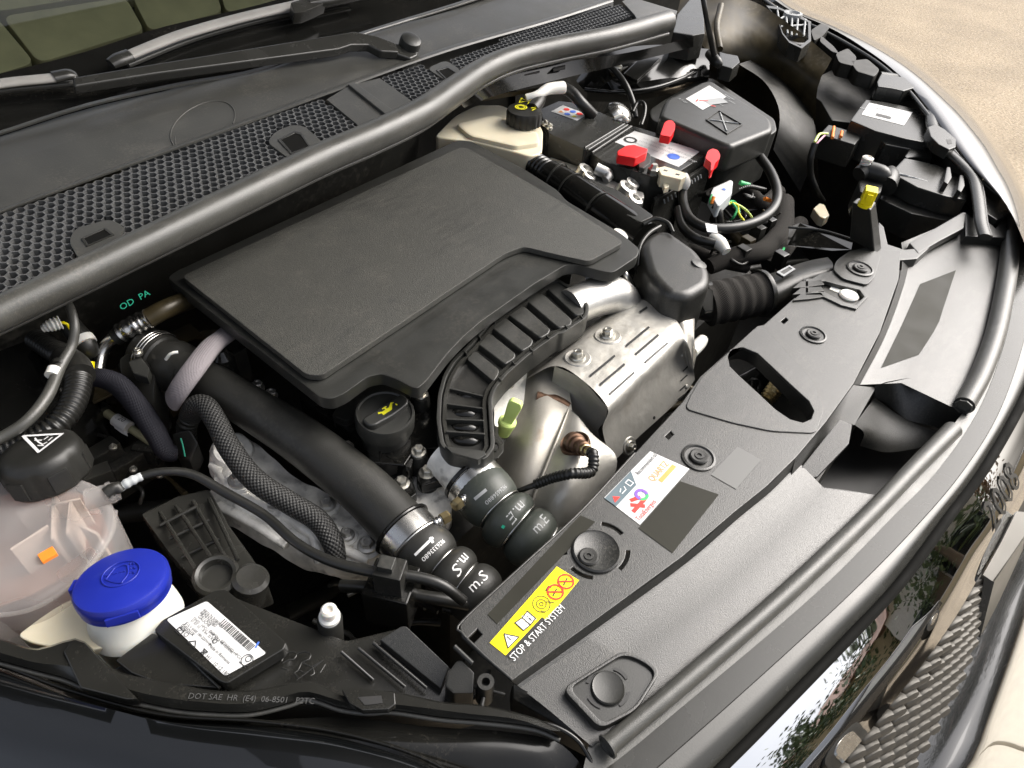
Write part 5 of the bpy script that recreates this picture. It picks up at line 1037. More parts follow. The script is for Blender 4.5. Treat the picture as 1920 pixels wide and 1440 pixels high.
yl = raw('yellow_sticker', [P(x, y, SZ+.0005) for x, y in [(918, 1205), (1044, 1062), (1086, 1088), (1025, 1162), (1016, 1157), (948, 1229)]], [(0, 1, 2, 3, 4, 5)], 'yellow', smp, flat=True)
fy = Frame(P(948, 1229, SZ+.0005), P(1086, 1088, SZ)-P(948, 1229, SZ)); Ly_ = (P(1086, 1088, SZ)-P(948, 1229, SZ)).length; Hy = (P(918, 1205, SZ)-P(948, 1229, SZ)).length
patch('black_strip', [(948, 1229), (1016, 1157), (1024, 1163), (957, 1236)], 'smooth_plastic', .0004)
text('STOP & START SYSTEM', fy, .001, -.0085, .0088, 'ink_white', yl, sx=.72, c=.0006)
poly('warning_triangle', fy, [(Ly_*.06, Hy*.16), (Ly_*.20, Hy*.16), (Ly_*.13, Hy*.80)], .0003, 'ink_white', yl); strokes('triangle_edge', fy, [[(Ly_*.06, Hy*.16), (Ly_*.20, Hy*.16), (Ly_*.13, Hy*.80), (Ly_*.06, Hy*.16)], [(Ly_*.13, Hy*.58), (Ly_*.13, Hy*.36)]], .0008, .0005, 'ink', yl)
for a0, a1 in ((.27, .345), (.355, .43)): poly('booklet_page', fy, [(Ly_*a0, Hy*.22), (Ly_*a1, Hy*.16), (Ly_*a1, Hy*.72), (Ly_*a0, Hy*.80)], .0003, 'ink_white', yl)
strokes('booklet_edge', fy, [[(Ly_*.27, Hy*.22), (Ly_*.35, Hy*.17), (Ly_*.43, Hy*.22), (Ly_*.43, Hy*.78), (Ly_*.35, Hy*.72), (Ly_*.27, Hy*.80), (Ly_*.27, Hy*.22)], [(Ly_*.35, Hy*.17), (Ly_*.35, Hy*.72)], [(Ly_*.39, Hy*.30), (Ly_*.39, Hy*.48)], [(Ly_*.39, Hy*.58), (Ly_*.39, Hy*.60)]], .0009, .0005, 'ink', yl)
strokes('belt_symbol', fy, [circ(Ly_*.57, Hy*.52, .0075, 20), circ(Ly_*.57, Hy*.52, .0042, 16), circ(Ly_*.57, Hy*.52, .0016, 10), [(Ly_*.52, Hy*.30), (Ly_*.53, Hy*.08)], [(Ly_*.62, Hy*.42), (Ly_*.66, Hy*.10)]], .0006, .0005, 'ink', yl)
for cx_ in (.75, .90):
    strokes('prohibition_ring', fy, [circ(Ly_*cx_, Hy*.45, .0068, 20), [(Ly_*cx_-.0045, Hy*.45+.0045), (Ly_*cx_+.0045, Hy*.45-.0045)]], .0013, .0006, 'ink_red', yl)
    strokes('hand_symbol', fy, [[(Ly_*cx_-.004, Hy*.40), (Ly_*cx_+.003, Hy*.52)], [(Ly_*cx_-.002, Hy*.60), (Ly_*cx_+.002, Hy*.34)]], .0010, .0005, 'ink', yl)
strokes('hand_symbol', fy, [[(Ly_*.70, Hy*.86), (Ly_*.76, Hy*.80), (Ly_*.75, Hy*.92), (Ly_*.70, Hy*.86)]], .0009, .0005, 'ink', yl)
# latch spring in the oval opening
lt = thing('bonnet_latch', 'brass coloured latch spring down inside the oval opening', 'latch', P(1450, 740, -.14))
tube('coil', [(1436, 752, -.095, 30), (1446, 738, -.09, 32), (1462, 716, -.085, 32)], 'brass', lt, seg=22, rib=(.0055, .30))
tube('latch_arm', [(1424, 690, -.10, 16), (1436, 680, -.08, 14), (1440, 668, -.075, 12)], 'steel', lt, seg=10)
box('latch_block', frame_px((1420, 712), (1460, 690), -.11), (-.03, .035), (-.02, .02), (-.05, .0), 'gloss', lt, bevel=.003)

# trough between the slam panel and the nose seal
tg_ = thing('front_grille_cover', 'grey plastic nose trough with a square latch pocket in front of the slam panel', 'nose cover', P(1500, 1000, -.15))
Fz, Tz, Sz = SZ-.003, -.062, -.066
def rows3(F_, T_, S_, nm, n=40): return loft(nm, [[(x, y, Fz) for x, y in F_], [(x*.97+a*.03, y*.97+b_*.03, Fz-.002) for (x, y), (a, b_) in zip(F_, T_)], [(x*.86+a*.14, y*.86+b_*.14, Fz-.011) for (x, y), (a, b_) in zip(F_, T_)], [(x*.78+a*.22, y*.78+b_*.22, Fz-.0125) for (x, y), (a, b_) in zip(F_, T_)], [(x, y, Tz) for x, y in T_], [(x*.3+a*.7, y*.3+b_*.7, Tz-.001) for (x, y), (a, b_) in zip(T_, S_)], [(x, y, Sz) for x, y in S_]], 'grain', tg_, n=n, ang=25)
pocket_poly = [(1060, 1290), (1168, 1222), (1205, 1234), (1236, 1258), (1192, 1328), (1128, 1362)]
nearF = [(960, 1277), (1120, 1162), (1280, 1045), (1377, 962), (1437, 914), (1491, 860)]
nearT = [(1030, 1332), (1190, 1226), (1345, 1110), (1440, 1025), (1496, 970), (1545, 915)]
nearS = [(1110, 1400), (1262, 1278), (1420, 1150), (1520, 1058), (1590, 992), (1655, 930)]
rows3(nearF, nearT, nearS, 'near_trough')
farF = [(1600, 722), (1650, 625), (1686, 525), (1692, 476), (1690, 455)]; farT = [(1690, 718), (1736, 630), (1768, 530), (1782, 460), (1788, 414)]; farS = [(1812, 776), (1850, 690), (1872, 580), (1880, 480), (1878, 400)]
far_ob = rows3(farF, farT, farS, 'far_trough')
raw('pocket_shelf', [P(*q) for q in [(1491, 860, Fz), (1548, 794, Fz), (1600, 722, Fz), (1642, 727, Fz-.02), (1602, 797, Fz-.012), (1576, 788, Fz-.008), (1482, 900, Fz-.016)]], [(0, 1, 5, 6), (1, 2, 3, 4, 5)], 'grain', tg_)
prism('pocket_flap', [(1574, 786, -.040), (1598, 796, -.042), (1592, 832, -.05), (1532, 894, -.062), (1482, 902, -.066)], 0, .006, 'grain', tg_, bevel=.001)
loft('pocket_wall', [[(1640, 724, -.060), (1662, 716, -.060), (1706, 708, -.062), (1760, 742, -.064), (1812, 777, -.066)], [(1640, 746, -.092), (1664, 758, -.096), (1700, 788, -.10), (1752, 800, -.104), (1806, 824, -.11)]], 'grain', tg_, n=20, lin=True)
loft('pocket_floor', [[(1602, 796, -.070), (1620, 772, -.080), (1640, 745, -.0925)], [(1620, 812, -.085), (1660, 800, -.098), (1700, 787, -.1005)], [(1612, 836, -.108), (1660, 848, -.115), (1712, 842, -.116), (1800, 826, -.112)]], 'grain', tg_, n=14, m=8)
loft('pocket_side', [[(1600, 797, -.052), (1590, 832, -.056), (1530, 892, -.064)], [(1600, 800, -.11), (1586, 838, -.13), (1534, 896, -.14)]], 'black_part', tg_, n=10)
loft('pocket_lip', [[(1505, 918, -.066), (1540, 914, -.070), (1600, 921, -.072), (1656, 931, -.074)], [(1508, 928, -.07), (1545, 932, -.074), (1600, 944, -.076), (1640, 950, -.076)]], 'grain', tg_, n=14)
loft('pocket_front', [[(1656, 930, -.075), (1720, 872, -.08), (1806, 820, -.085)], [(1650, 928, -.15), (1700, 870, -.15), (1790, 826, -.15)]], 'grain', tg_, n=10)
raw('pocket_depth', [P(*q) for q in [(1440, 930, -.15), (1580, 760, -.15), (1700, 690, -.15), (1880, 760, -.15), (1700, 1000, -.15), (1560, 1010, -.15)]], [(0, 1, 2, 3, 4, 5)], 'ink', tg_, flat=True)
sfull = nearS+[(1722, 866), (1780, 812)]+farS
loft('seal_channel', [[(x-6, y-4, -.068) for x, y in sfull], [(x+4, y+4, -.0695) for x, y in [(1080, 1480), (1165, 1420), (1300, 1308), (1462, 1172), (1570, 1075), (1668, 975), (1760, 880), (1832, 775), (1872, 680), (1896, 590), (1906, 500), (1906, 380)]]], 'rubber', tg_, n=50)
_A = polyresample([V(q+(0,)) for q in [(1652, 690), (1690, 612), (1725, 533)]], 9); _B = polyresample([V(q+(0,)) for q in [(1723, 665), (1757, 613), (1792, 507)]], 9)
loft('dark_patch', [[on(far_ob, *(_A[i].lerp(_B[i], j/6)).xy, .0006)[0] for i in range(9)] for j in range(7)], 'patch_dark', tg_, n=9)  # flat dark patch laid along the far trough
# round plug pocket near the corner
prism('plug_pocket', pocket_poly, -.0572, .012, 'smooth_plastic', tg_, bevel=.001, r=18)
_po = [V((x, y, 0)) for x, y in pocket_poly]; _pc = sum(_po, V((0, 0, 0)))/6; _po = fillet(_po, 18)
ring_frame('pocket_rim', [P(q.x, q.y, -.0535) for q in [_pc+(k-_pc)*1.06 for k in _po]], [P(q.x, q.y, -.0535) for q in [_pc+(k-_pc)*.93 for k in _po]], .010, 'grain', tg_, bevel=.0008)
p = P(1140, 1290, -.0556); q = mpp(p); lathe('round_plug', [(32*q, -.004), (32*q, .001), (30*q, .0022), (26*q, .0018), (.0005, .0015)], p, (0, 0, 1), 'smooth_plastic', tg_, seg=40)
for a in (.2, 1.9, 3.4, 5.0):
    raw('plug_slot', [P(x, y, -.0560) for x, y in arc(1140, 1290, 37, 43, a, a+.8, .95)], [tuple(range(14))], 'ink', tg_, flat=True)
# corner wall between the headlamp and the trough
prism('corner_web', [(958, 1280, -.052), (1000, 1300, -.062), (1060, 1292, -.066), (1128, 1362, -.07), (1138, 1392, -.075), (1120, 1402, -.08), (1060, 1370, -.08), (960, 1310, -.075)], 0, .03, 'black_part', tg_, bevel=.002)

ns = thing('nose_seal', 'grey rubber tube seal along the nose, near length with cut end', 'rubber seal', P(1400, 1200, -.09), 'rubber seals along the nose')
tube('seal_tube', [(1141, 1398, -.061, 36), (1270, 1290, -.060, 36), (1437, 1146, -.060, 35), (1540, 1052, -.060, 34), (1635, 960, -.060, 33), (1716, 876, -.060, 32), (1786, 806, -.060, 34)], 'rubber', ns, seg=24)
lathe('cut_end', [(.0095, -.001), (.0095, .0006), (.0080, .0007), (.0078, -.004), (.0003, -.004)], P(1139, 1400, -.058), P(1141, 1398, -.058)-P(1200, 1349, -.057), 'rubber', ns, seg=24)
n2_ = thing('nose_seal', 'grey rubber tube seal along the nose, far length beyond the latch pocket', 'rubber seal', P(1860, 600, -.09), 'rubber seals along the nose')
tube('seal_tube', [(1808, 760, -.060, 36), (1840, 700, -.058, 36), (1868, 620, -.058, 34), (1888, 520, -.058, 32), (1894, 450, -.058, 30), (1892, 385, -.058, 28)], 'rubber', n2_, seg=22)
lathe('cut_end', [(.0098, -.001), (.0098, .0008), (.0080, .0009), (.0076, -.004), (.0003, -.004)], P(1806, 763, -.060), P(1808, 760, -.060)-P(1830, 718, -.058), 'rubber', n2_, seg=8, ang=20)

# bumper skin, gloss band, grille
bp_ = thing('front_bumper', 'painted front bumper with mirror gloss band and scaled grille', 'bumper', P(1700, 1300, -.5))
b0 = [(1080, 1480), (1165, 1420), (1300, 1308), (1462, 1172), (1570, 1075), (1668, 975), (1760, 880), (1832, 775), (1872, 680), (1896, 590), (1906, 500), (1906, 380)]
b1 = [(1130, 1530), (1230, 1440), (1350, 1335), (1500, 1200), (1612, 1095), (1712, 992), (1798, 892), (1864, 790), (1904, 690), (1930, 590), (1940, 500), (1940, 380)]
bk_ = [(1230, 1560), (1353, 1440), (1435, 1358), (1590, 1198), (1690, 1090), (1780, 967), (1850, 870), (1922, 740), (1962, 640), (1990, 550), (2000, 470), (1996, 370)]
mid = lambda A, B, t: [(x*(1-t)+a*t, y*(1-t)+b_*t) for (x, y), (a, b_) in zip(A, B)]
Zr = lambda L_, z: [(x, y, z) for x, y in L_]
loft('upper_lip', [Zr(b0, -.0685), Zr(mid(b0, b1, .5), -.0672), Zr(b1, -.066), Zr(mid(b0, b1, 1.04), -.0685)], 'smooth_plastic', bp_, n=60, ang=20)
loft('landing_strip', [Zr(mid(b0, b1, 1.04), -.0690), Zr(mid(b1, bk_, .5), -.0715), Zr(bk_, -.083)], 'smooth_plastic', bp_, n=60, m=12, ang=60)
tube('black_gasket', [(x, y, -.080, 20) for x, y in bk_], 'matt_black', bp_, seg=12)
bc = [(1470, 1560), (1573, 1440), (1636, 1364), (1740, 1232), (1802, 1140), (1852, 1052), (1892, 990), (1948, 880), (1990, 780), (2016, 700), (2026, 620), (2022, 500)]
ch_ = loft('gloss_band', [[(x+5, y+6, -.088) for x, y in bk_], Zr(mid(bk_, bc, .35), -.1003), Zr(mid(bk_, bc, .7), -.1172), Zr(bc, -.1370)], 'chrome', bp_, n=60, m=18, ang=70)
text_on('2008', ch_, 1862, 1000, 40, -66, .050, 'black_part', bp_, sx=1.0, off=.0015)
bd = [(1590, 1560), (1690, 1460), (1742, 1385), (1792, 1290), (1828, 1195), (1860, 1110), (1900, 1030), (1960, 900), (2000, 800), (2030, 710), (2040, 630), (2036, 500)]
base_g = loft('grille_back', [[(x, y, -.150) for x, y in bc], [(x, y, -.205) for x, y in bd]], 'dark', bp_, n=50)
be = [(1730, 1560), (1830, 1440), (1868, 1340), (1900, 1250), (1926, 1172), (1950, 1100), (1980, 1030), (2020, 900), (2050, 800), (2070, 710), (2080, 630), (2076, 500)]
loft('bumper_skin', [Zr(bd, -.196), Zr(mid(bd, be, .3), -.203), Zr(mid(bd, be, .65), -.216), Zr(be, -.240), [(x+40, y+60, -.5) for x, y in be], [(x+60, y+120, -.75) for x, y in be]], 'paint', bp_, n=50, m=30, ang=70)
# scale shaped grille fins
fin_me = None
C3 = spline([P(x, y, -.142) for x, y in bc[:7]], 60); D3 = spline([P(x, y, -.200) for x, y in bd[:7]], 60)
nrow = 9
for r_i in range(nrow):
    t = (r_i+.5)/nrow; line = [a.lerp(b_, t) for a, b_ in zip(C3, D3)]
    Lr = sum((line[i]-line[i-1]).length for i in range(1, 60)); pitch = .0245; nn = int(Lr/pitch); pts = polyresample(line, nn*2+1)
    for k in range(nn):
        i = 2*k+(r_i % 2)
        if i+1 >= len(pts): continue
        c = pts[i]; q = proj(c)
        if not (1500 < q[0] < 1862 and q[1] < 1520) or (q[0] > 1838 and q[1] < 1090): continue
        u_ = (pts[i+1]-pts[max(i-1, 0)]).normalized(); j = min(int(i/(nn*2)*59), 59); across = (D3[j]-C3[j]); wd = across.length/nrow; across.normalize(); n_ = u_.cross(across).normalized()
        if n_.dot(CAM-c) < 0: n_ = -n_
        v2 = n_.cross(u_)
        if fin_me is None:
            L2, W2 = .0103, wd*.44; ring0 = [(-L2, -W2*.5), (-L2*.8, -W2), (L2*.62, -W2), (L2, -W2*.35), (L2, W2*.7), (L2*.55, W2), (-L2*.75, W2), (-L2, W2*.6)]
            vs_ = [(a, b_, -.006) for a, b_ in ring0]+[(a, b_, .001+.0025*(a/L2)) for a, b_ in ring0]+[(a*.78, b_*.62, .0035+.003*(a/L2)) for a, b_ in ring0]
            fs_ = [tuple(range(16, 24))]+[(i_, (i_+1) % 8, 8+(i_+1) % 8, 8+i_) for i_ in range(8)]+[(8+i_, 8+(i_+1) % 8, 16+(i_+1) % 8, 16+i_) for i_ in range(8)]
            fin_me = bpy.data.meshes.new('grille_fin'); fin_me.from_pydata(vs_, [], fs_); fin_me.shade_smooth(); fin_me.set_sharp_from_angle(angle=math.radians(50)); fin_me.materials.append(MAT['fin'])
        fo_ = bpy.data.objects.new('grille_fin', fin_me); col.objects.link(fo_); fo_.parent = bp_; fo_.location = c-world_loc(bp_)
        fo_.rotation_euler = Matrix(((u_.x, v2.x, n_.x), (u_.y, v2.y, n_.y), (u_.z, v2.z, n_.z))).to_euler(); sx_ = min(1.0, max(.45, 1.0)); fo_.scale = (1, wd/.011 if wd < .011 else 1, 1)
bg_ = thing('emblem_plate', 'grey wedge shaped emblem plate at the end of the grille', 'emblem', P(1860, 1120, -.2))
prism('plate_face', [(1843, 1078, -.135), (1878, 1015, -.13), (1906, 958, -.125), (1926, 960, -.125), (1922, 1005, -.13), (1898, 1042, -.135), (1862, 1092, -.14)], 0, .01, 'fin', bg_, bevel=.001)
loft('plate_edge', [[(1864, 1090, -.138), (1898, 1040, -.134), (1922, 1005, -.13)], [(1836, 1198, -.20), (1872, 1130, -.19), (1918, 1030, -.17)]], 'fin', bg_, n=10)
loft('plate_side', [[(1846, 1080, -.136), (1864, 1092, -.1385)], [(1829, 1190, -.198), (1837, 1199, -.2005)]], 'smooth_plastic', bg_, n=6)

# pale paving under the nose
pv = thing('pavement', 'cream paving tiles on the ground beyond the bumper', None, V((1.2, -.9, GZ))); del pv['label']; pv['kind'] = 'structure'
for i in range(7):
    for j in range(5):
        box('paving_tile', Frame(V((.45+i*.41, -.62-j*.41, GZ)), (1, 0, 0)), (-.2, .2), (-.2, .2), (.004, .02+.002*((i*7+j*3) % 4)), 'tile', pv, bevel=.004)

loft('corner_skin', [[(900, 1515, -.050), (1000, 1535, -.062), (1085, 1487, -.0695)], [(860, 1575, -.056), (1040, 1640, -.072), (1230, 1566, -.086)], [(800, 1660, -.066), (1150, 1800, -.10), (1470, 1566, -.140)], [(720, 1900, -.15), (1200, 2050, -.20), (1590, 1566, -.202)], [(660, 2200, -.36), (1300, 2300, -.40), (1730, 1566, -.32)]], 'paint', bp_, n=16, m=16, ang=70)
# ---------------------------------------------------------------- far side: battery, fuse box, brake fluid, intake, headlamp, wing
z4 = lambda x, y: (1000+x/4.0, 130+y/4.0)
h4 = lambda x, y: (1560+x/4.0, 120+y/4.0)
r3 = lambda x, y: (1280+x/3.0, y/3.0)
bt = thing('battery', 'black car battery with white label and red terminal cover', 'battery', V((1.04, .6, -.2)))
bf = Frame(V((1.045, .605, 0)), (1, 0, 0))
prism('rear_case', [z4(120, 480), z4(40, 300), z4(190, 235), z4(330, 250), z4(700, 400), z4(690, 430), z4(400, 600), z4(380, 600)], -.022, .12, 'smooth_plastic', bt, bevel=.002)
prism('front_case', [z4(430, 625), z4(700, 425), z4(760, 425), z4(1300, 590), z4(1290, 640), z4(1060, 790), z4(880, 800), z4(520, 690)], -.030, .16, 'smooth_plastic', bt, bevel=.002)
for a, b_ in (((385, 590), (680, 412)), ((410, 605), (705, 420)), ((440, 625), (735, 430))): tube('case_rib', [(*z4(*a), -.022, 5), (*z4(*b_), -.022, 5)], 'smooth_plastic', bt, seg=8)
bl = raw('white_label', [P(*z4(*q), -.0296) for q in [(610, 545), (760, 462), (1255, 612), (1090, 732)]], [(0, 1, 2, 3)], 'paper', bt, flat=True)
fb = Frame(P(*z4(610, 545), -.0294), P(*z4(1090, 732), -.03)-P(*z4(610, 545), -.03)); Lb = (P(*z4(1090, 732), -.03)-P(*z4(610, 545), -.03)).length; Hb = (P(*z4(760, 462), -.03)-P(*z4(610, 545), -.03)).length
for i, s_ in enumerate(('12V 70Ah 760A  BATTERY AGM', 'LOW MAINTENANCE  START STOP', 'Made in Europe  L3  EN')): text(s_, fb, Lb*.22, Hb*(.72-.2*i), .009, 'ink_grey', bl, sx=.8)
strokes('black_ring', fb, [circ(Lb*.12, Hb*.42, .010, 20)], .004, .0004, 'ink', bl)
poly('blue_seal', fb, circ(Lb*.80, Hb*.42, .011, 18)[:-1], .0004, 'ink_blue', bl)
rc = prism('terminal_cover', [z4(630, 610), z4(700, 568), z4(755, 562), z4(860, 595), z4(850, 625), z4(765, 665), z4(632, 640)], -.008, .016, 'red', bt, bevel=.002, r=2)
prism('terminal_side', [z4(775, 665), z4(860, 618), z4(880, 640), z4(880, 700), z4(830, 740), z4(795, 735)], -.022, .03, 'satin', bt, bevel=.002)
wl = raw('warning_label', [P(*z4(*q), -.0214) for q in [(133, 315), (222, 268), (408, 338), (328, 385)]], [(0, 1, 2, 3)], 'paper', bt, flat=True)
fw2 = Frame(P(*z4(133, 315), -.0212), P(*z4(328, 385), -.0214)-P(*z4(133, 315), -.0214)); Lw = (P(*z4(328, 385), -.0214)-P(*z4(133, 315), -.0214)).length; Hw = (P(*z4(222, 268), -.0214)-P(*z4(133, 315), -.0214)).length
for i, (cx_, cy_, mm_) in enumerate(((.25, .28, 'ink_orange'), (.5, .28, 'ink_blue'), (.76, .28, 'ink_yellow'), (.28, .7, 'ink_red'), (.53, .7, 'ink_blue'), (.78, .7, 'ink_red'))):
    poly('symbol', fw2, circ(Lw*cx_, Hw*cy_, .0058, 3 if mm_ in ('ink_orange', 'ink_yellow') else 14)[:-1], .0004, mm_, wl)
tr_ = thing('battery_tray', 'black plastic battery tray with ribbed front wall', 'battery tray', V((1.0, .45, -.25)))
prism('front_wall', [z4(500, 670), z4(540, 672), z4(900, 795), z4(905, 822), z4(880, 826), z4(510, 690)], -.045, .15, 'smooth_plastic', tr_, bevel=.001)
prism('side_wall', [z4(1130, 810), z4(1335, 680), z4(1340, 700), z4(1140, 830)], -.045, .17, 'smooth_plastic', tr_, bevel=.001)
prism('corner_wall', [z4(900, 960), z4(1130, 830), z4(1140, 850), z4(915, 985)], -.06, .15, 'smooth_plastic', tr_, bevel=.001)
for i in range(5):
    a = (980+i*28, 975-i*16); tube('tray_rib', [(*z4(a[0], a[1]), -.062, 3), (*z4(a[0]+6, a[1]+30), -.07, 3)], 'ink_grey', tr_, seg=6)
    a = (1165+i*22, 845-i*14); tube('tray_rib', [(*z4(a[0], a[1]), -.05, 3), (*z4(a[0]+5, a[1]+26), -.056, 3)], 'ink_grey', tr_, seg=6)
tf = thing('terminal_fuse_block', 'cream coloured fuse block clamped on the battery terminal', 'fuse block', P(*z4(1040, 780), -.04))
prism('block', [z4(935, 735), z4(985, 725), z4(1145, 775), z4(1150, 800), z4(1110, 825), z4(960, 790)], -.022, .022, 'cream', tf, bevel=.0015)
prism('block_foot', [z4(960, 800), z4(1020, 820), z4(1020, 880), z4(985, 890)], -.035, .01, 'cream', tf, bevel=.001)
lathe('clamp_nut', [(.010, -.02), (.010, .0), (.007, .002), (.005, .008)], P(*z4(905, 745), -.024), (0, 0, 1), 'zinc', tf, seg=6, ang=20)
tube('boot', [(*z4(1130, 800), -.03, 16), (*z4(1145, 850), -.035, 18), (*z4(1125, 900), -.05, 14)], 'white_plastic', tf, seg=12)
for a, b_ in ((980, 750), (1070, 780)): prism('block_slot', [z4(a, b_), z4(a+30, b_+8), z4(a+22, b_+14), z4(a-4, b_+8)], -.0216, .0006, 'ink', tf, bevel=0)

fx = thing('fuse_box', 'large black fuse box with white diagram label on its domed lid', 'fuse box', P(1340, 240, -.15))
prism('lid', [z4(940, 350), z4(990, 222), z4(1275, 85), z4(1345, 85), z4(1790, 375), z4(1806, 450), z4(1490, 575), z4(1430, 560)], .0, .05, 'satin', fx, bevel=.010, bseg=4, r=9)
prism('lid_skirt', [z4(870, 300), z4(980, 225), z4(1260, 65), z4(1350, 65), z4(1812, 370), z4(1832, 460), z4(1490, 650), z4(1410, 640), z4(880, 370)], -.042, .10, 'satin', fx, bevel=.004, r=7)
dl = raw('diagram_label', [P(*z4(*q), .0006) for q in [(1143, 220), (1320, 120), (1450, 205), (1270, 305)]], [(0, 1, 2, 3)], 'paper', fx, flat=True)
fd = Frame(P(*z4(1143, 220), .0006), P(*z4(1270, 305), .0006)-P(*z4(1143, 220), .0006)); Ld = (P(*z4(1270, 305), 0)-P(*z4(1143, 220), 0)).length; Hd = (P(*z4(1320, 120), 0)-P(*z4(1143, 220), 0)).length
poly('grey_block', fd, [(Ld*.28, Hd*.30), (Ld*.72, Hd*.28), (Ld*.74, Hd*.72), (Ld*.30, Hd*.74)], .0004, 'ink_grey', dl)
strokes('red_marks', fd, [[(Ld*.30, Hd*.22), (Ld*.40, Hd*.36)], [(Ld*.22, Hd*.20), (Ld*.30, Hd*.14)], [(Ld*.80, Hd*.30), (Ld*.88, Hd*.34)]], .003, .0006, 'ink_red', dl)
strokes('print_lines', fd, [[(Ld*.1, Hd*.85), (Ld*.5, Hd*.87)], [(Ld*.1, Hd*.92), (Ld*.6, Hd*.93)], [(Ld*.6, Hd*.8), (Ld*.9, Hd*.82)], [(Ld*.8, Hd*.5), (Ld*.92, Hd*.52)]], .0012, .0004, 'ink_grey', dl)
crq = [(1292, 372), (1390, 302), (1572, 410), (1455, 482)]
ring_frame('cross_panel', [P(*z4(*q), .0022) for q in crq], [P(*z4(1428+(x-1428)*.93, 392+(y-392)*.93), .0022) for x, y in crq], .002, 'satin', fx, bevel=.0004)
for a, b_ in ((0, 2), (1, 3)): tube('cross_rib', [(*z4(*[1428+(crq[a][k]-(1428, 392)[k])*.75 if k == 0 else 392+(crq[a][k]-392)*.75 for k in (0, 1)]), .0008, 3), (*z4(*[1428+(crq[b_][k]-1428)*.75 if k == 0 else 392+(crq[b_][k]-392)*.75 for k in (0, 1)]), .0008, 3)], 'ink_grey', fx, seg=6)
text('A F 03', fd, -Ld*.10, -Hd*.16, .009, 'ink_grey', fx, c=.0006, rot=.05)
for i in range(6): tube('lower_rib', [(*z4(1500+i*22, 650-i*12), -.06, 3), (*z4(1500+i*22, 720-i*12), -.09, 3)], 'ink_grey', fx, seg=6)
for nm, q in (('red lever tab standing at the middle of the fuse box edge', [(950, 490), (985, 395), (1010, 380), (1045, 382), (1066, 410), (1062, 450), (1030, 505)]), ('red lever tab hooked over the battery tray corner', [(1290, 665), (1310, 610), (1345, 592), (1385, 605), (1402, 640), (1398, 670), (1365, 700), (1350, 750), (1330, 760), (1335, 700), (1310, 680)])):
    rt_ = prism('red_lever', [z4(*k) for k in q], .004, .014, 'red', None, bevel=.002, r=3); tag(rt_, nm, 'lever', 'red lever tabs by the battery')

br_ = thing('brake_fluid_reservoir', 'cream brake fluid reservoir with black cap and yellow symbols', 'fluid reservoir', P(930, 260, -.1))
z3 = lambda x, y: (640+x/3.0, y/3.0)
prism('tank', [z3(520, 770), z3(640, 650), z3(760, 590), z3(900, 590), z3(1100, 680), z3(1135, 730), z3(1130, 860), z3(1060, 880), z3(960, 850), z3(760, 800)], -.012, .07, 'cream', br_, bevel=.009, bseg=4, r=10)
prism('tank_step', [z3(640, 690), z3(860, 640), z3(1110, 740), z3(1120, 800), z3(980, 820), z3(720, 760)], -.004, .02, 'cream', br_, bevel=.006, r=8)
po = P(983, 215, .012); r = 33*mpp(po)
cp = lathe('cap', [(r*.9, -.016), (r*1.02, -.014), (r*1.02, .004), (r*.95, .009), (.0005, .010)], po, (0, 0, 1), 'black_part', br_, seg=64, ang=40, lobes=(16, .06, -.02, .005))
fc = Frame(po+V((0, 0, .0103)), P(1010, 200, .02)-P(965, 188, .02))
strokes('yellow_symbols', fc, [[fc.at(974, 192), fc.at(988, 190), fc.at(978, 184), fc.at(974, 192)], circ(*fc.at(977, 201), r*.20, 12), circ(*fc.at(977, 201), r*.32, 12), [fc.at(992, 190), fc.at(1004, 194), fc.at(1000, 199), fc.at(990, 196), fc.at(992, 190)], [fc.at(996, 203), fc.at(1006, 201)], [fc.at(998, 207), fc.at(1004, 204)]], .0022, .0003, 'ink_yellow', cp)
tube('cap_arm', [(998, 206, .016, 26), (1010, 190, .02, 24), (1016, 176, .022, 20)], 'black_part', br_, seg=16)
wsv = thing('white_wrap', 'white cloth wrap on the cable behind the brake fluid cap', 'cable wrap', P(1030, 170, .01))
tube('wrap', [(986, 184, .026, 14), (1008, 178, .030, 16), (1028, 167, .032, 21), (1056, 164, .030, 23)], 'white_plastic', wsv, seg=16)
tube('cable', [(1052, 163, .02, 22), (1072, 174, .014, 22), (1092, 196, .0, 22), (1112, 216, -.02, 22)], 'cable', wsv, seg=14)
for x, y in ((1022, 232), (1030, 238)): bolt(P(x, y, -.01), (.3, -.3, 1), 7*mpp(P(x, y, -.01)), br_)

# intake tract between cover and battery
it = thing('intake_pipe', 'glossy black intake pipe with bellows running beside the engine cover', 'intake pipe', P(1100, 370, -.1))
tube('bellows', [(962, 292, -.035, 44), (988, 302, -.035, 48), (1014, 318, -.035, 52), (1034, 332, -.036, 54)], 'gloss', it, seg=26, rib=(.0085, .13))
tube('pipe', [(1028, 328, -.037, 56), (1062, 350, -.038, 62), (1110, 385, -.042, 70), (1160, 420, -.046, 76), (1206, 452, -.05, 76)], 'gloss', it, seg=28)
prism('flat_top', [z3(1330, 1010), z3(1390, 1005), z3(1550, 1065), z3(1760, 1215), z3(1680, 1250), z3(1500, 1150)], -.018, .02, 'smooth_plastic', it, bevel=.003, r=6)
for c_, a_ in (((1070, 357), (1112, 388)), ((1120, 392), (1160, 420)), ((1042, 338), (1062, 350))):
    pc = P(*c_, -.039); ax = P(*a_, -.042)-pc; band('moulded_band', (pc, ax), 33*mpp(pc), .003, .0014, 'smooth_plastic', it)
wp2 = P(1166, 436, -.03); lathe('white_plug', [(.012, -.012), (.012, -.002), (.009, .0)], wp2, (.3, -.3, 1), 'white_plastic', it, seg=20)
rs = thing('resonator_box', 'smooth black intake resonator box between heat shield and cables', 'resonator', P(1270, 500, -.15))
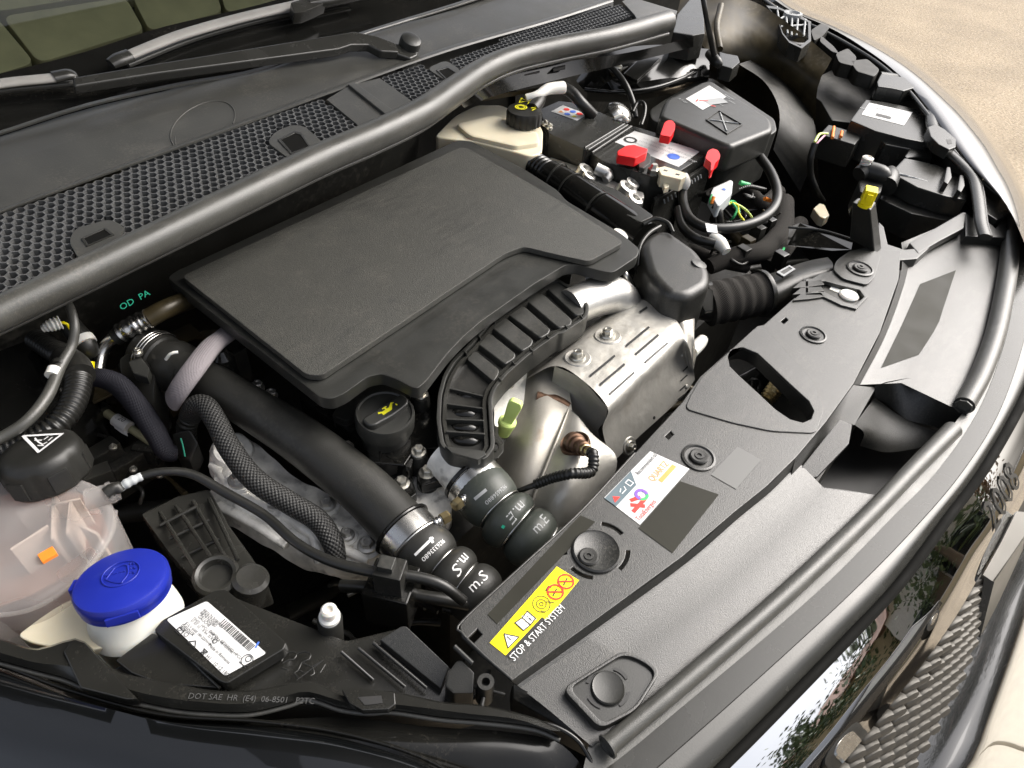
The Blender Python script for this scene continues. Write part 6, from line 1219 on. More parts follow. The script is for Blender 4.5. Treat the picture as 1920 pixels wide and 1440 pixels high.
prism('box_shell', [(1200, 452), (1222, 432), (1252, 428), (1310, 468), (1334, 506), (1333, 532), (1292, 556), (1248, 548), (1214, 510)], -.020, .09, 'grain', rs, bevel=.014, bseg=4, r=16)
lathe('dome_pip', [(17*mpp(P(1316, 500, -.02)), -.006), (15*mpp(P(1316, 500, -.02)), .002), (.0004, .004)], P(1310, 496, -.022), (.2, -.2, 1), 'grain', rs, seg=28)
tube('edge_strap', [(1196, 498, -.04, 7), (1200, 462, -.025, 7), (1216, 438, -.018, 8), (1238, 424, -.016, 8)], 'smooth_plastic', rs, seg=8)
tube('edge_strap', [(1206, 420, -.018, 8), (1228, 410, -.012, 8), (1252, 418, -.012, 8), (1262, 436, -.016, 8)], 'smooth_plastic', rs, seg=8)
prism('clip_tab', [(1310, 560, -.06), (1330, 540, -.05), (1338, 545, -.05), (1336, 582, -.06), (1322, 584, -.065)], 0, .004, 'smooth_plastic', rs, bevel=.0008)
prism('clip_lever', [(1186, 492, -.05), (1198, 496, -.05), (1214, 522, -.06), (1236, 550, -.075), (1232, 556, -.075), (1204, 532, -.065)], 0, .004, 'smooth_plastic', rs, bevel=.0008)
tube('under_duct', [(1250, 545, -.07, 60), (1300, 560, -.08, 70), (1335, 566, -.085, 76)], 'black_part', rs, seg=20)
ck = thing('cloth_hose', 'rough dark cloth covered bellows hose beside the slam panel', 'air hose', P(1385, 560, -.15))
tube('hose', [(1326, 572, -.085, 82), (1350, 566, -.082, 84), (1390, 558, -.08, 84), (1428, 550, -.078, 82)], 'cloth_tape', ck, seg=30, rib=(.017, .07))
sn = thing('intake_snout', 'smooth grey plastic intake snout running under the slam panel', 'air intake', P(1500, 540, -.15))
loft('snout', [[(1424, 586, -.10), (1426, 566, -.072), (1430, 535, -.062), (1436, 516, -.085)], [(1455, 590, -.10), (1462, 555, -.066), (1468, 520, -.058), (1470, 504, -.085)], [(1500, 560, -.09), (1508, 530, -.060), (1516, 505, -.054), (1512, 490, -.08)], [(1546, 540, -.085), (1556, 516, -.058), (1562, 496, -.054), (1552, 482, -.08)]], 'satin', sn, n=16, m=20, ang=70)
band('rim', (P(1428, 550, -.078), P(1428, 550, -.078)-P(1390, 558, -.08)), 42*mpp(P(1428, 550, -.078)), .006, .002, 'smooth_plastic', sn)
prism('badge', [(1456, 510), (1480, 497), (1492, 504), (1470, 518)], -.050, .004, 'black_part', sn, bevel=.0006)
ring_frame('badge_edge', [P(x, y, -.0492) for x, y in [(1456, 510), (1480, 497), (1492, 504), (1470, 518)]], [P(x, y, -.0492) for x, y in [(1462, 510), (1480, 500), (1486, 504), (1470, 514)]], .001, 'ink_grey', sn, bevel=0)
gb = thing('gearbox_bracket', 'cast silver gearbox bracket with bosses beside the battery', 'bracket', P(1120, 345, -.1))
prism('bar', [z4(100, 680), z4(130, 655), z4(400, 745), z4(540, 800), z4(700, 880), z4(830, 920), z4(835, 960), z4(760, 990), z4(600, 930), z4(380, 800), z4(110, 700)], -.055, .02, 'alu_bright', gb, bevel=.003)
for q, rr in (((400, 745), 11), ((425, 790), 9), ((715, 880), 13), ((770, 965), 11), ((750, 845), 10)):
    p = P(*z4(*q), -.045); k_ = mpp(p); lathe('boss', [(rr*1.5*k_, -.02), (rr*1.4*k_, .0), (rr*.8*k_, .001), (rr*.7*k_, -.006), (.0003, -.006)], p, (.2, -.4, 1), 'alu_bright', gb, seg=20)
tube('strap', [(*z4(470, 745), -.04, 24), (*z4(560, 790), -.045, 22), (*z4(540, 830), -.05, 16)], 'alu_bright', gb, seg=10)

# cables by the fuse box
def cable(nm, lab, pts, m_='cable', cat='cable', grp='cables beside the fuse box', rib=None):
    o = tube(nm, pts, m_, None, seg=14, rib=rib); tag(o, lab, cat, grp); return o
cable('power_cable', 'thick black cable looping from the fuse box round to the battery', [(1418, 285, -.05, 17), (1446, 325, -.05, 18), (1458, 368, -.052, 19), (1440, 402, -.055, 19), (1392, 424, -.056, 19), (1332, 428, -.056, 19), (1296, 412, -.056, 19), (1282, 384, -.055, 18), (1280, 350, -.05, 17)])
cable('power_cable', 'second thick black cable ending in a white boot', [(1272, 392, -.06, 17), (1280, 424, -.065, 18), (1304, 446, -.068, 19), (1340, 456, -.07, 18)])
bo = tube('cable_boot', [(1334, 444, -.068, 24), (1350, 456, -.07, 26), (1362, 472, -.075, 18)], 'white_plastic', None, seg=14); tag(bo, 'white rubber boot and tag on the lower thick cable', 'cable boot')
wt = prism('barcode_tag', [(1322, 418), (1344, 422), (1346, 437), (1326, 434)], -.045, .0015, 'paper', None, bevel=.0003); tag(wt, 'white barcode tag on the thick cable', 'tag')
gc = thing('grey_connector', 'pale grey multi wire connector with orange insert', 'connector', P(1350, 365, -.06))
prism('shell', [z4(1330, 930), z4(1350, 885), z4(1480, 825), z4(1500, 840), z4(1490, 930), z4(1400, 1020), z4(1380, 1020)], -.035, .022, 'grey_connector', gc, bevel=.002)
tube('wire', [(*z4(1340, 940), -.035, 4), (*z4(1325, 980), -.04, 4), (*z4(1330, 1015), -.045, 4)], 'green', gc, seg=8); tube('wire', [(*z4(1352, 955), -.033, 7), (*z4(1340, 1010), -.042, 7)], 'orange', gc, seg=8)
tube('boot', [(*z4(1350, 1020), -.045, 12), (*z4(1390, 1060), -.05, 14), (*z4(1405, 1160), -.07, 14)], 'cable', gc, seg=12)
poly('blue_dot', Frame(P(*z4(1430, 900), -.0345), (1, 0, 0)), circ(0, 0, .003, 12)[:-1], .0004, 'ink_blue', gc)
gw = thing('green_yellow_wires', 'fan of green and yellow earth wires below the grey connector', 'wires', P(1395, 400, -.1))
for q in ([(1450, 1005), (1500, 990), (1535, 1030), (1550, 1110)], [(1460, 1010), (1520, 1010), (1600, 1060), (1645, 1120)], [(1490, 1000), (1525, 1050), (1500, 1110), (1480, 1130)], [(1480, 1000), (1530, 1020), (1540, 1080), (1590, 1150)]): tube('wire', [(*z4(*k), -.055-.01*i, 4.5) for i, k in enumerate(q)], random.choice(['green', 'ink_yellow', 'lime']), gw, seg=8)
tube('teal_wire', [(*z4(1550, 850), -.04, 9), (*z4(1620, 870), -.045, 9)], 'green', gw, seg=8); tube('conduit', [(*z4(1540, 900), -.045, 6), (*z4(1620, 880), -.045, 9), (*z4(1740, 905), -.06, 9)], 'cable', gw, seg=10, rib=(.004, .2)); tube('orange_wire', [(*z4(1735, 970), -.06, 8), (*z4(1775, 985), -.065, 8)], 'orange', gw, seg=8)
lm = thing('wiring_loom', 'bundle of thick taped looms in the shadow below the cables', 'wiring loom', P(1420, 450, -.2))
for pts in ([(1330, 500, -.12, 30), (1380, 480, -.11, 36), (1430, 470, -.11, 38), (1466, 430, -.12, 38), (1470, 380, -.13, 36)], [(1300, 470, -.13, 24), (1350, 490, -.12, 24), (1400, 500, -.13, 26)], [(1440, 500, -.13, 30), (1470, 470, -.12, 30), (1500, 420, -.14, 30)], [(1400, 350, -.1, 22), (1430, 380, -.11, 26), (1460, 360, -.12, 26)]): tube('taped_loom', pts, 'cloth_tape', lm, seg=16)
for q in ((1400, 452), (1420, 430), (1440, 415), (1392, 470), (1462, 480)): box('loom_clip', frame_px(q, (q[0]+20, q[1]+12), -.10), (-.008, .012), (-.008, .008), (-.02, .008), random.choice(['black_part', 'dark_tan', 'gloss']), lm, bevel=.002)
tube('green_wire', [(1463, 480, -.1, 5), (1470, 465, -.1, 5)], 'green', lm, seg=6)

# far bulkhead corner, strut tower, prop rod
s2 = thing('strut_tower', 'black strut tower with bright brace below the far end of the bonnet seal', 'strut tower', P(1200, 150, -.1))
loft('tower_top', [[(1080, 150, -.01), (1130, 100, .02), (1230, 84, .02), (1330, 92, .01)], [(1090, 165, -.01), (1150, 130, .01), (1230, 116, .01), (1330, 120, .0)], [(1100, 172, -.03), (1180, 172, -.02), (1260, 158, -.02), (1330, 140, -.02)], [(1100, 190, -.12), (1180, 190, -.12), (1260, 176, -.12), (1330, 160, -.12)]], 'gloss', s2, n=24, m=14)
prism('brace', [(1168, 138, .022), (1205, 102, .03), (1240, 108, .03), (1196, 150, .022)], 0, .008, 'gloss', s2, bevel=.003)
prism('gold_cup', [(1130, 118, .012), (1160, 96, .016), (1215, 92, .016), (1190, 118, .012), (1150, 140, .010)], 0, .01, 'dark_tan', s2, bevel=.003, r=8)
bolt(P(1156, 124, .022), (0, -.2, 1), 11*mpp(P(1156, 124, .02)), s2); tube('tower_edge', [(1096, 168, -.012, 7), (1150, 172, -.012, 7), (1220, 166, -.012, 7), (1280, 146, -.01, 7), (1328, 122, -.008, 7)], 'gloss', s2, seg=8)
sb_ = thing('scuttle_brace', 'black painted panel hanging under the bonnet seal behind the brake fluid', 'body panel', P(1000, 150, .0))
loft('panel', [[(860, 190, .062), (930, 150, .062), (1050, 118, .062), (1180, 98, .062), (1300, 70, .062)], [(870, 202, .04), (940, 176, .04), (1060, 146, .04), (1180, 118, .04), (1300, 88, .04)]], 'gloss', sb_, n=24)
prism('slot', [(982, 128), (1010, 122), (1012, 134), (984, 140)], .058, .002, 'ink', sb_, bevel=0); prism('slot', [(1036, 120), (1060, 116), (1060, 128), (1038, 132)], .058, .002, 'ink', sb_, bevel=0)
loft('cream_flange', [[(890, 186, .03), (940, 176, .035), (1000, 166, .035), (1030, 160, .03)], [(886, 192, .02), (940, 184, .02), (1000, 174, .02), (1030, 168, .02)]], 'dark_tan', sb_, n=10)
cable('vacuum_lead', 'thin black lead dropping from the strut tower past the battery', [(1126, 112, .03, 10), (1150, 130, .028, 11), (1172, 158, .02, 12), (1186, 190, .0, 11), (1192, 220, -.02, 10)], grp=None)
cable('earth_lead', 'small black looped lead behind the battery', [(1186, 210, -.01, 8), (1196, 192, .0, 8), (1208, 196, .0, 8), (1208, 215, -.01, 8), (1202, 235, -.02, 8)], grp=None)
sv2 = thing('vacuum_servo', 'round dark servo flange behind the battery', 'servo', P(1166, 220, -.08))
lathe('drum', [(.026, -.05), (.026, -.006), (.020, .0), (.011, .004), (.0005, .005)], P(1166, 206, -.02), (.1, -.5, 1), 'steel', sv2, seg=28); tube('lever', [(1152, 222, -.02, 8), (1168, 218, -.015, 8), (1178, 228, -.02, 8)], 'white_plastic', sv2, seg=8)
pr = thing('prop_rod', 'thin black bonnet prop rod rising from its hinge', 'prop rod', P(1340, 115, -.02))
tube('rod', [(1314, -30, .16, 10), (1324, 30, .11, 10), (1332, 70, .06, 11), (1340, 108, .02, 11)], 'cable', pr, seg=12)
tube('hinge', [(1330, 100, .02, 18), (1344, 116, .015, 20), (1350, 122, .01, 14)], 'cable', pr, seg=12)
wl2 = thing('inner_wing_panel', 'dark tan painted inner wing sheet at the far side of the bay', 'body panel', V((1.75, .5, -.3)))
loft('sheet', [[(1290, -60, .05), (1340, -20, .05), (1420, 6, .04), (1500, 60, .02), (1560, 110, .0)], [(1262, 60, -.02), (1320, 96, -.03), (1400, 104, -.04), (1460, 140, -.06), (1530, 190, -.07)], [(1250, 140, -.15), (1330, 180, -.2), (1440, 250, -.25), (1500, 320, -.3), (1540, 420, -.32)]], 'dark_tan', wl2, n=24, m=16)
prism('hinge_plate', [(1270, 26), (1300, -10), (1318, -10), (1322, 62), (1300, 66), (1262, 60)], .06, .05, 'smooth_plastic', wl2, bevel=.003)
prism('fold', [(1348, 96), (1362, 100), (1384, 104), (1388, 116), (1374, 128), (1352, 122)], .0, .03, 'smooth_plastic', wl2, bevel=.003)
tube('fold_bead', [(1352, 10, .04, 12), (1344, 50, .02, 12), (1350, 92, .0, 12)], 'dark_tan', wl2, seg=8)
loft('wheel_liner', [[(1385, 120, -.03), (1430, 150, -.04), (1456, 190, -.05), (1462, 230, -.07), (1450, 280, -.12)], [(1420, 108, -.06), (1480, 150, -.08), (1520, 210, -.10), (1530, 280, -.13), (1500, 360, -.2)]], 'dark', wl2, n=20)
ft = raw('front_cross_member', [P(*q) for q in [(1480, 426, -.08), (1500, 418, -.08), (1600, 448, -.06), (1596, 468, -.06), (1560, 470, -.07), (1476, 460, -.1)]], [(0, 1, 2, 3, 4, 5)], 'gloss', wl2, flat=True)
tube('member_edge', [(1478, 426, -.078, 5), (1540, 432, -.07, 5), (1602, 450, -.058, 5)], 'smooth_plastic', wl2, seg=8)

# far headlamp
fh_ = thing('headlamp', 'far black headlamp housing with pale label, seen from behind', 'headlamp', P(1720, 300, -.15))
prism('upper_box', [h4(140, 420), h4(250, 265), h4(380, 280), h4(620, 330), h4(700, 370), h4(720, 590), h4(560, 560), h4(330, 500)], -.045, .07, 'smooth_plastic', fh_, bevel=.003)
la = raw('rating_label', [P(*h4(*q), -.0445) for q in [(222, 378), (280, 290), (605, 362), (540, 460)]], [(0, 1, 2, 3)], 'paper', fh_, flat=True)
fa = Frame(P(*h4(540, 460), -.0445), P(*h4(222, 378), -.0445)-P(*h4(540, 460), -.0445)); La = (P(*h4(222, 378), -.0445)-P(*h4(540, 460), -.0445)).length; Ha = (P(*h4(605, 362), -.0445)-P(*h4(540, 460), -.0445)).length
for i, (s_, x_, y_, sz) in enumerate((('DROIT 9829', .1, .72, .013), ('DOT', .1, .15, .013), ('XF HPCU', .5, .75, .010), ('Made in Romania', .45, .45, .010))): text(s_, fa, La*x_, -Ha*y_, sz, 'ink_grey', la, sx=.8)
strokes('barcode', fa, [[(La*(.35+.02*i), -Ha*.15), (La*(.35+.02*i), -Ha*.32)] for i in range(18)], .0016, .0004, 'ink', la)
prism('lamp_box', [h4(330, 530), h4(350, 505), h4(560, 550), h4(740, 600), h4(760, 700), h4(560, 700), h4(545, 690), h4(580, 635), h4(400, 600)], -.06, .06, 'smooth_plastic', fh_, bevel=.004)
prism('lower_box', [h4(440, 810), h4(545, 700), h4(780, 750), h4(880, 790), h4(1010, 850), h4(1020, 1020), h4(860, 990), h4(640, 920)], -.050, .035, 'smooth_plastic', fh_, bevel=.004)
prism('lower_wall', [h4(360, 1010), h4(430, 840), h4(640, 925), h4(860, 995), h4(1030, 1040), h4(1080, 1150), h4(900, 1180), h4(600, 1120)], -.085, .05, 'black_part', fh_, bevel=.004)
tube('box_edge', [(*h4(470, 815), -.049, 5), (*h4(715, 885), -.052, 5)], 'ink_grey', fh_, seg=6)
for q in ((860, 790), (960, 850)):
    prism('upright_fin', [h4(q[0]-20, q[1]+90), h4(q[0], q[1]-20), h4(q[0]+30, q[1]-20), h4(q[0]+40, q[1]+60), h4(q[0]+10, q[1]+110)], -.035, .02, 'smooth_plastic', fh_, bevel=.002)
rl = [(360, 90), (500, 110), (600, 150), (700, 250), (745, 350), (760, 480), (820, 540), (850, 640), (960, 740), (1060, 850), (1090, 960), (1110, 1120), (1120, 1200), (1150, 1300)]
tube('rim_rail', [(*h4(*q), -.032, 24) for q in rl], 'smooth_plastic', fh_, seg=12, flat=(0, 0, 1, .6))
tube('rim_seal', [(*h4(q[0]+42, q[1]-6), -.030, 6) for q in rl[2:]], 'cable', fh_, seg=8)
prism('rail_block', [h4(340, 130), h4(370, 70), h4(560, 100), h4(640, 170), h4(540, 200), h4(450, 180), h4(345, 165)], -.022, .03, 'smooth_plastic', fh_, bevel=.003)
prism('rail_clip', [h4(720, 470), h4(780, 450), h4(850, 490), h4(930, 560), h4(930, 620), h4(880, 640), h4(800, 600), h4(740, 540)], -.018, .02, 'smooth_plastic', fh_, bevel=.002)
prism('clip_hole', [h4(858, 565), h4(895, 565), h4(900, 595), h4(870, 600)], -.0176, .0006, 'ink', fh_, bevel=0)
prism('rear_plate', [(1500, 160), (1560, 130), (1620, 145), (1650, 150), (1640, 175), (1600, 230), (1560, 225), (1540, 190)], -.085, .08, 'dark', fh_, bevel=.004)
fw3 = thing('lamp_adjuster', 'black headlamp adjuster with white knob above the yellow capped post', 'adjuster', P(1630, 330, -.1))
tube('motor', [(*h4(200, 830), -.05, 28), (*h4(260, 800), -.045, 34), (*h4(370, 830), -.045, 34), (*h4(400, 860), -.05, 26)], 'black_part', fw3, seg=18)
prism('gearbox', [h4(200, 880), h4(260, 790), h4(360, 800), h4(400, 850), h4(370, 960), h4(280, 1000), h4(210, 950)], -.055, .05, 'black_part', fw3, bevel=.004)
p = P(*h4(258, 735), -.030); q = mpp(p); lathe('white_knob', [(10*q, -.012), (10*q, 0), (8*q, .001), (10.5*q, .003), (10.5*q, .008), (7*q, .010), (5*q, .008), (.0003, .008)], p, (0, 0, 1), 'white_plastic', fw3, seg=20)
tube('bulb_cover', [(*h4(440, 800), -.055, 20), (*h4(430, 850), -.055, 36), (*h4(400, 920), -.06, 40)], 'black_part', fw3, seg=18)
oc_ = thing('lamp_connector', 'black plug with orange lock and green and pink wires', 'connector', P(1565, 250, -.1))
box('plug', frame_px(r3(880, 750), r3(930, 765), -.065), (-.03, .04), (-.03, .03), (-.05, .0), 'black_part', oc_, bevel=.003)
for a, b_ in (((850, 715), (842, 775)), ((895, 740), (890, 770))): tube('orange_lock', [(*r3(*a), -.060, 6), (*r3(*b_), -.060, 6)], 'orange', oc_, seg=8)
tube('wire', [(*r3(815, 752), -.06, 5), (*r3(770, 755), -.058, 5), (*r3(742, 800), -.062, 5)], 'lime', oc_, seg=8); tube('wire', [(*r3(800, 760), -.062, 4), (*r3(770, 790), -.062, 4), (*r3(752, 810), -.066, 4)], 'pink', oc_, seg=8)
tube('lead', [(*r3(744, 805), -.064, 12), (*r3(720, 890), -.09, 12), (*r3(722, 980), -.12, 11), (*r3(760, 1080), -.15, 10), (*r3(790, 1130), -.17, 10)], 'cable', oc_, seg=12)
prism('cream_plug', [r3(735, 1170), r3(770, 1140), r3(800, 1150), r3(828, 1210), r3(800, 1228), r3(770, 1215)], -.16, .02, 'cream', oc_, bevel=.003)

# post with yellow cap
yp = thing('bonnet_stop_post', 'grey plastic post with bright yellow cap at the slam panel end', 'post', P(1630, 465, -.05))
T_ = [P(*h4(*q), .03) for q in [(150, 1035), (190, 1000), (330, 1030), (288, 1092)]]
B_ = [P(*h4(130, 1310), -.044), P(*h4(190, 1260), -.044), P(*h4(375, 1380), -.044), P(*h4(318, 1416), -.044)]
raw('post', T_+B_, [(0, 1, 2, 3), (0, 3, 7, 4), (3, 2, 6, 7), (2, 1, 5, 6), (1, 0, 4, 5)], 'grain', yp, bevel=.003, bseg=3)
p = P(*h4(248, 1050), .031); q = mpp(p); lathe('yellow_base', [(13*q, -.003), (13*q, .002), (10*q, .004)], p, (0, 0, 1), 'yellow', yp, seg=20)
box('yellow_cap', Frame(p+V((0, 0, .003)), (1, .3, 0)), (-.0098, .0098), (-.0085, .0085), (.0, .021), 'yellow', yp, bevel=.002); box('yellow_ear', Frame(p+V((0, 0, .010)), (1, .3, 0)), (-.013, .013), (-.004, .004), (.0, .010), 'yellow', yp, bevel=.0012)
prism('post_foot', [h4(350, 1180), h4(390, 1220), h4(420, 1350), h4(540, 1390), h4(740, 1370), h4(640, 1460), h4(400, 1480), h4(330, 1420)], -.046, .02, 'grain', yp, bevel=.002)
prism('side_web', [h4(580, 1340), h4(980, 1110), h4(1010, 1110), h4(990, 1230), h4(800, 1330), h4(650, 1420)], -.045, .012, 'grain', yp, bevel=.002)
prism('end_wall', [h4(1000, 1112), h4(1050, 1150), h4(1180, 1190), h4(1230, 1230), h4(1310, 1120), h4(1320, 1200), h4(1300, 1300), h4(1000, 1290)], -.048, .02, 'grain', yp, bevel=.002)

# far wing and ribbed lamp bracket
fw4 = thing('front_wing', 'far front wing edge reflecting the pale sky against the street', 'car wing', P(1780, 220, -.3))
wi = [(1400, -30), (1470, 20), (1540, 52), (1600, 84), (1650, 116), (1698, 158), (1740, 208), (1780, 264), (1820, 314), (1860, 350), (1884, 366)]
wo = [(1400, -60), (1480, 8), (1560, 44), (1640, 84), (1712, 130), (1776, 186), (1830, 246), (1876, 316), (1906, 372), (1925, 430), (1935, 490)]
loft('wing_skin', [Zr(wi, -.045), Zr(wi, -.028), Zr(mid(wi, wo, .35), -.020), Zr(mid(wi, wo, .8), -.024), Zr(wo, -.034), [(x+12, y-4, -.06) for x, y in wo], [(x+26, y, -.2) for x, y in wo]], 'paint', fw4, n=50, m=30, ang=70)
tube('wing_flange', [(x-3, y+4, -.030, 8) for x, y in wi], 'smooth_plastic', fw4, seg=8)
tube('wing_crease', [(1762, 215, -.0225, 1.5), (1820, 280, -.0225, 1.5), (1892, 362, -.027, 1.5)], 'paint', fw4, seg=6)
prism('corner_piece', [(1846, 362), (1884, 366), (1905, 376), (1898, 400), (1870, 412), (1850, 400)], -.04, .012, 'smooth_plastic', fw4, bevel=.002)
rb = thing('ribbed_bracket', 'black ribbed plastic lamp bracket with bright edges at the far wing', 'bracket', P(1490, 60, -.05))
oul = [r3(*q) for q in [(470, 30), (540, 40), (720, 120), (722, 230), (670, 272), (600, 240), (560, 190), (530, 100)]]; cx_, cy_ = sum(q[0] for q in oul)/8, sum(q[1] for q in oul)/8
ring_frame('bracket_rim', [P(x, y, .02) for x, y in oul], [P(cx_+(x-cx_)*.88, cy_+(y-cy_)*.88, .02) for x, y in oul], .03, 'smooth_plastic', rb, bevel=.001)
prism('bracket_floor', oul, .004, .02, 'black_part', rb, bevel=0)
for a, b_ in (((530, 40), (540, 110)), ((580, 60), (590, 190)), ((615, 80), (612, 200)), ((650, 80), (640, 200)), ((690, 110), (680, 210)), ((540, 110), (620, 70)), ((550, 150), (700, 140)), ((620, 70), (720, 130))):
    tube('bracket_rib', [(*r3(*a), .018, 4), (*r3(*b_), .014, 4)], 'ink_grey', rb, seg=8)
lathe('bracket_cup', [(.030, -.02), (.030, .0), (.024, .002), (.022, -.01), (.0005, -.01)], P(*r3(640, 225), .012), (0, 0, 1), 'black_part', rb, seg=28); lathe('bracket_eye', [(.022, -.01), (.022, .004), (.016, .005), (.012, .0)], P(*r3(620, 82), .02), (0, 0, 1), 'ink_grey', rb, seg=24)
for q in ([(720, 170), (780, 130), (830, 150), (790, 200), (740, 230)], [(780, 200), (850, 260), (880, 300), (840, 290), (770, 230)], [(860, 300), (930, 270), (980, 320), (960, 370), (880, 350)], [(940, 340), (1040, 330), (1110, 390), (1080, 430), (980, 400)]): prism('edge_clip', [r3(*k) for k in q], -.016, .03, 'dark', rb, bevel=.005, r=5)

# thin wiring in the shadowed gaps
wr = random.Random(21)
for k in range(14):
    x, y = wr.uniform(1300, 1470), wr.uniform(330, 490); z = wr.uniform(-.13, -.07); pts = []
    for i in range(4): pts.append((x, y, z, wr.choice((5, 6, 8)))); x += wr.uniform(-26, 34); y += wr.uniform(-24, 26); z += wr.uniform(-.02, .01)
    tube('thin_wire', pts, wr.choice(['cable', 'cable', 'cloth_tape', 'black_part', 'ink_grey', 'cable', 'dark_tan']), lm, seg=8)
for k in range(16):
    x, y = wr.uniform(150, 330), wr.uniform(720, 900); z = wr.uniform(-.19, -.12); pts = []
    for i in range(4): pts.append((x, y, z, wr.choice((6, 8, 12)))); x += wr.uniform(-14, 40); y += wr.uniform(-16, 34); z += wr.uniform(-.015, .01)
    tube('thin_pipe', pts, wr.choice(['cable', 'hose', 'cloth_tape', 'black_part', 'dark_tan', 'smooth_plastic']), bk, seg=8)
for k in range(7):
    q = (wr.uniform(150, 330), wr.uniform(740, 900)); box('black_block', frame_px(q, (q[0]+20, q[1]+wr.uniform(-10, 18)), wr.uniform(-.18, -.13)), (-.014, .014), (-.009, .009), (-.02, .006), wr.choice(['black_part', 'smooth_plastic', 'dark_tan']), bk, bevel=.002)
for q in ((165, 800), (212, 838), (250, 880), (300, 890)): bolt(P(q[0], q[1], -.125), (.2, -.2, 1), 7*mpp(P(q[0], q[1], -.125)), bk)
for k in range(9):
    x, y = wr.uniform(560, 840), wr.uniform(1085, 1170); z = wr.uniform(-.2, -.14); pts = []
    for i in range(4): pts.append((x, y, z, wr.choice((8, 12, 16)))); x += wr.uniform(10, 50); y += wr.uniform(-20, 24); z += wr.uniform(-.01, .01)
    tube('engine_pipe', pts, wr.choice(['cable', 'hose', 'black_part', 'smooth_plastic']), blk, seg=10)
# ---------------------------------------------------------------- open bonnet overhead and the street the gloss band mirrors
bn = thing('bonnet', 'raised black bonnet propped open above the engine bay', 'bonnet', V((.85, 1.12, .42)))
def bq(u, v, off=0.0):        # u across the car, v from hinge to nose, off towards the outside
    s = .42+1.02*v*math.sin(math.radians(46)); y = 1.12-1.02*v*math.cos(math.radians(46)); bow = .035*(1-(2*u-1)**2)
    n = V((0, math.sin(math.radians(46)), math.cos(math.radians(46)))); return V((-.2+2.12*u, y, s))+n*(bow+off)  # made wider than a real bonnet to darken the near wing's reflection
def grid(nm, off, nu, nv, m_, u0=0, u1=1, v0=0, v1=1): return loft(nm, [[bq(u0+(u1-u0)*i/nu, v0+(v1-v0)*j/nv, off) for i in range(nu+1)] for j in range(nv+1)], m_, bn, n=nu+1)
grid('outer_skin', .012, 24, 10, 'paint'); grid('inner_panel', 0, 24, 10, mat('olive_dark', (0.009, 0.009, 0.007), .7).name)
def leafy(nm, c, rx, rz, n, m_, parent, seed):
    rr = random.Random(seed); bm = bmesh.new(); cl = [(V((rr.gauss(0, .5)*rx, rr.gauss(0, .5)*rx, rr.uniform(-.8, .9)*rz)), rr.uniform(.25, .5)*rx) for _ in range(16)]
    for i in range(n):
        q, s = rr.choice(cl); p = c+q+V((rr.gauss(0, 1), rr.gauss(0, 1), rr.gauss(0, 1)))*s*.55; d = V((rr.gauss(0, 1), rr.gauss(0, 1), rr.gauss(0, 1))).normalized(); a, b_, _n = basis(d); k = rr.uniform(.05, .10)
        bm.faces.new([bm.verts.new(p+a*k), bm.verts.new(p+b_*k*.6), bm.verts.new(p-a*k), bm.verts.new(p-b_*k*.6)])
    return finish(nm, bm, m_, parent)
mat('leaf', (0.055, 0.085, 0.030), .6, var=.4, vscale=2); mat('leaf_brown', (0.14, 0.085, 0.04), .6, var=.4, vscale=2); mat('bark', (0.10, 0.075, 0.05), .8); mat('render_cream', (0.55, 0.45, 0.28), .8); mat('render_white', (0.6, 0.58, 0.54), .8); mat('roof_tile', (0.20, 0.10, 0.065), .7)
def polar(az, d): return V((.6+d*math.cos(math.radians(az)), -.1+d*math.sin(math.radians(az)), GZ))
TL = ['dark broad tree beside the parked car', 'small tree between parked car and cream house', 'tall dense tree behind the low wall', 'round tree beside the white house', 'brown leaved tree at the right end', 'slim green tree behind the cream house', 'bushy tree past the white house']
for i, (az, d, h, m_) in enumerate(((-75, 12, 3.6, 'leaf'), (-71.5, 15, 4.4, 'leaf'), (-60.5, 15, 4.8, 'leaf'), (-50.5, 12, 4.2, 'leaf'), (-45, 14, 4.4, 'leaf_brown'), (-63.5, 18, 5.4, 'leaf'), (-57, 16, 4.4, 'leaf'))):
    p = polar(az, d); t_ = thing('street_tree', TL[i]+', mirrored in the gloss band', 'tree', p, 'street trees mirrored in the gloss band')
    tube_w('trunk', [p, p+V((.05, .03, h*.3)), p+V((.0, .1, h*.6))], [.13, .10, .06], 'bark', t_, seg=10, step=.2)
    leafy('crown', p+V((0, 0, h*.64)), h*.36, h*.34, 2600, m_, t_, i+11)
def house(nm, az, d, w_, dep, h, wm, lab):
    p = polar(az, d); a = math.radians(az); f = Frame(p, (-math.sin(a), math.cos(a), 0)); o = thing(nm, lab, 'house', p)
    box('wall', f, (-w_/2, w_/2), (-dep/2, dep/2), (0, h), wm, o, bevel=0)
    raw('roof', [f(-w_/2-.3, -dep/2-.3, h), f(w_/2+.3, -dep/2-.3, h), f(w_/2+.3, dep/2+.3, h), f(-w_/2-.3, dep/2+.3, h), f(-w_/2-.3, 0, h+.8), f(w_/2+.3, 0, h+.8)], [(0, 1, 5, 4), (2, 3, 4, 5), (0, 4, 3), (1, 2, 5), (0, 3, 2, 1)], 'roof_tile', o)
    for s in (-1, 1):
        for x in (-.28, .28):
            for z in ((.9,) if h < 3.5 else (.9, 3.2)): box('window', f, (w_*x-.45, w_*x+.45), (s*(dep/2+.03)-.03, s*(dep/2+.03)+.03), (z, z+1.2), 'gloss', o, bevel=0)
        box('door', f, (-.45, .45), (s*(dep/2+.03)-.03, s*(dep/2+.03)+.03), (.02, 2.0), 'bark', o, bevel=0)
    return o
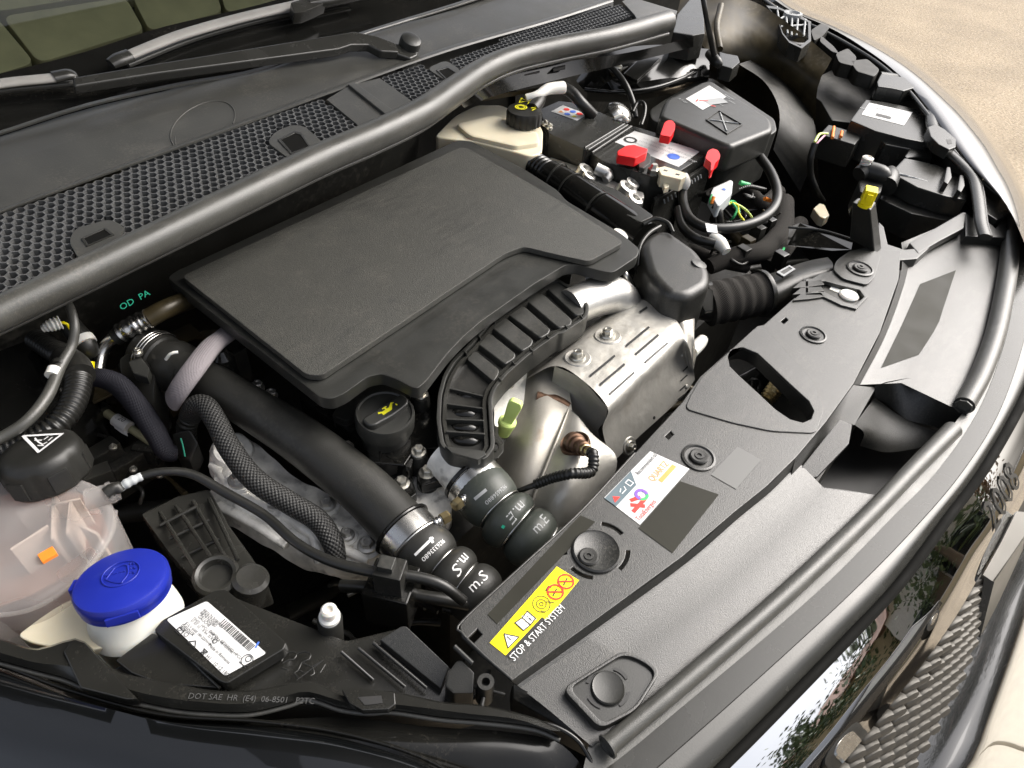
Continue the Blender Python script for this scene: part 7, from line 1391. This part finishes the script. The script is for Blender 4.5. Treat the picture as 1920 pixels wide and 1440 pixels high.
house('house', -66.5, 16, 4, 4, 3.4, 'render_cream', 'cream rendered house with red roof mirrored in the gloss band')
house('house', -53.8, 15, 3.4, 4, 3.2, 'render_white', 'white rendered house with red roof mirrored in the gloss band')
gw_ = thing('garden_wall', 'low pale garden wall mirrored along the gloss band', 'wall', polar(-58, 10.5))
f = Frame(polar(-58, 10.5), (math.sin(math.radians(58)), math.cos(math.radians(58)), 0)); box('wall', f, (-6, 6), (-.12, .12), (0, .75), 'render_cream', gw_, bevel=.02); box('coping', f, (-6.05, 6.05), (-.17, .17), (.75, .83), 'render_white', gw_, bevel=.02)
pc = polar(-69.5, 6.6); pk = thing('parked_car', 'black parked car mirrored at the near end of the gloss band', 'car', pc); f = Frame(pc, (math.cos(math.radians(-25)), math.sin(math.radians(-25)), 0))
prof = [(-1.9, .35), (-1.95, .7), (-1.75, .92), (-1.1, 1.0), (-.5, 1.42), (.8, 1.45), (1.45, 1.02), (1.9, .9), (1.95, .4)]
def side(pr, yw): return [f(x, y, z) for y in (-yw, yw) for x, z in pr]
n_ = len(prof); raw('body', side(prof, .82), [tuple(range(n_)), tuple(range(2*n_-1, n_-1, -1))]+[(i, (i+1) % n_, n_+(i+1) % n_, n_+i) for i in range(n_)], 'paint', pk, bevel=.06)
for y in (-.85, .85): raw('side_window', [f(-.95, y, 1.0), f(-.45, y, 1.34), f(.72, y, 1.36), f(1.2, y, 1.0)], [(0, 1, 2, 3)], 'ink_grey', pk, flat=True)
for x in (-1.25, 1.25):
    for y in (-.78, .78): lathe('wheel', [(.2, -.1), (.32, -.09), (.32, .09), (.2, .1), (.0005, .09)], f(x, y, .32), f.v, 'rubber', pk, seg=24); lathe('hub', [(.19, .0), (.17, .03), (.0005, .03)], f(x, y+(.09 if y > 0 else -.09), .32), f.v*(1 if y > 0 else -1), 'steel', pk, seg=16)
box('tail_lamp', f, (-1.97, -1.85), (-.75, -.45), (.7, .85), 'ink_red', pk, bevel=.01); box('tail_lamp', f, (-1.97, -1.85), (.45, .75), (.7, .85), 'ink_red', pk, bevel=.01)
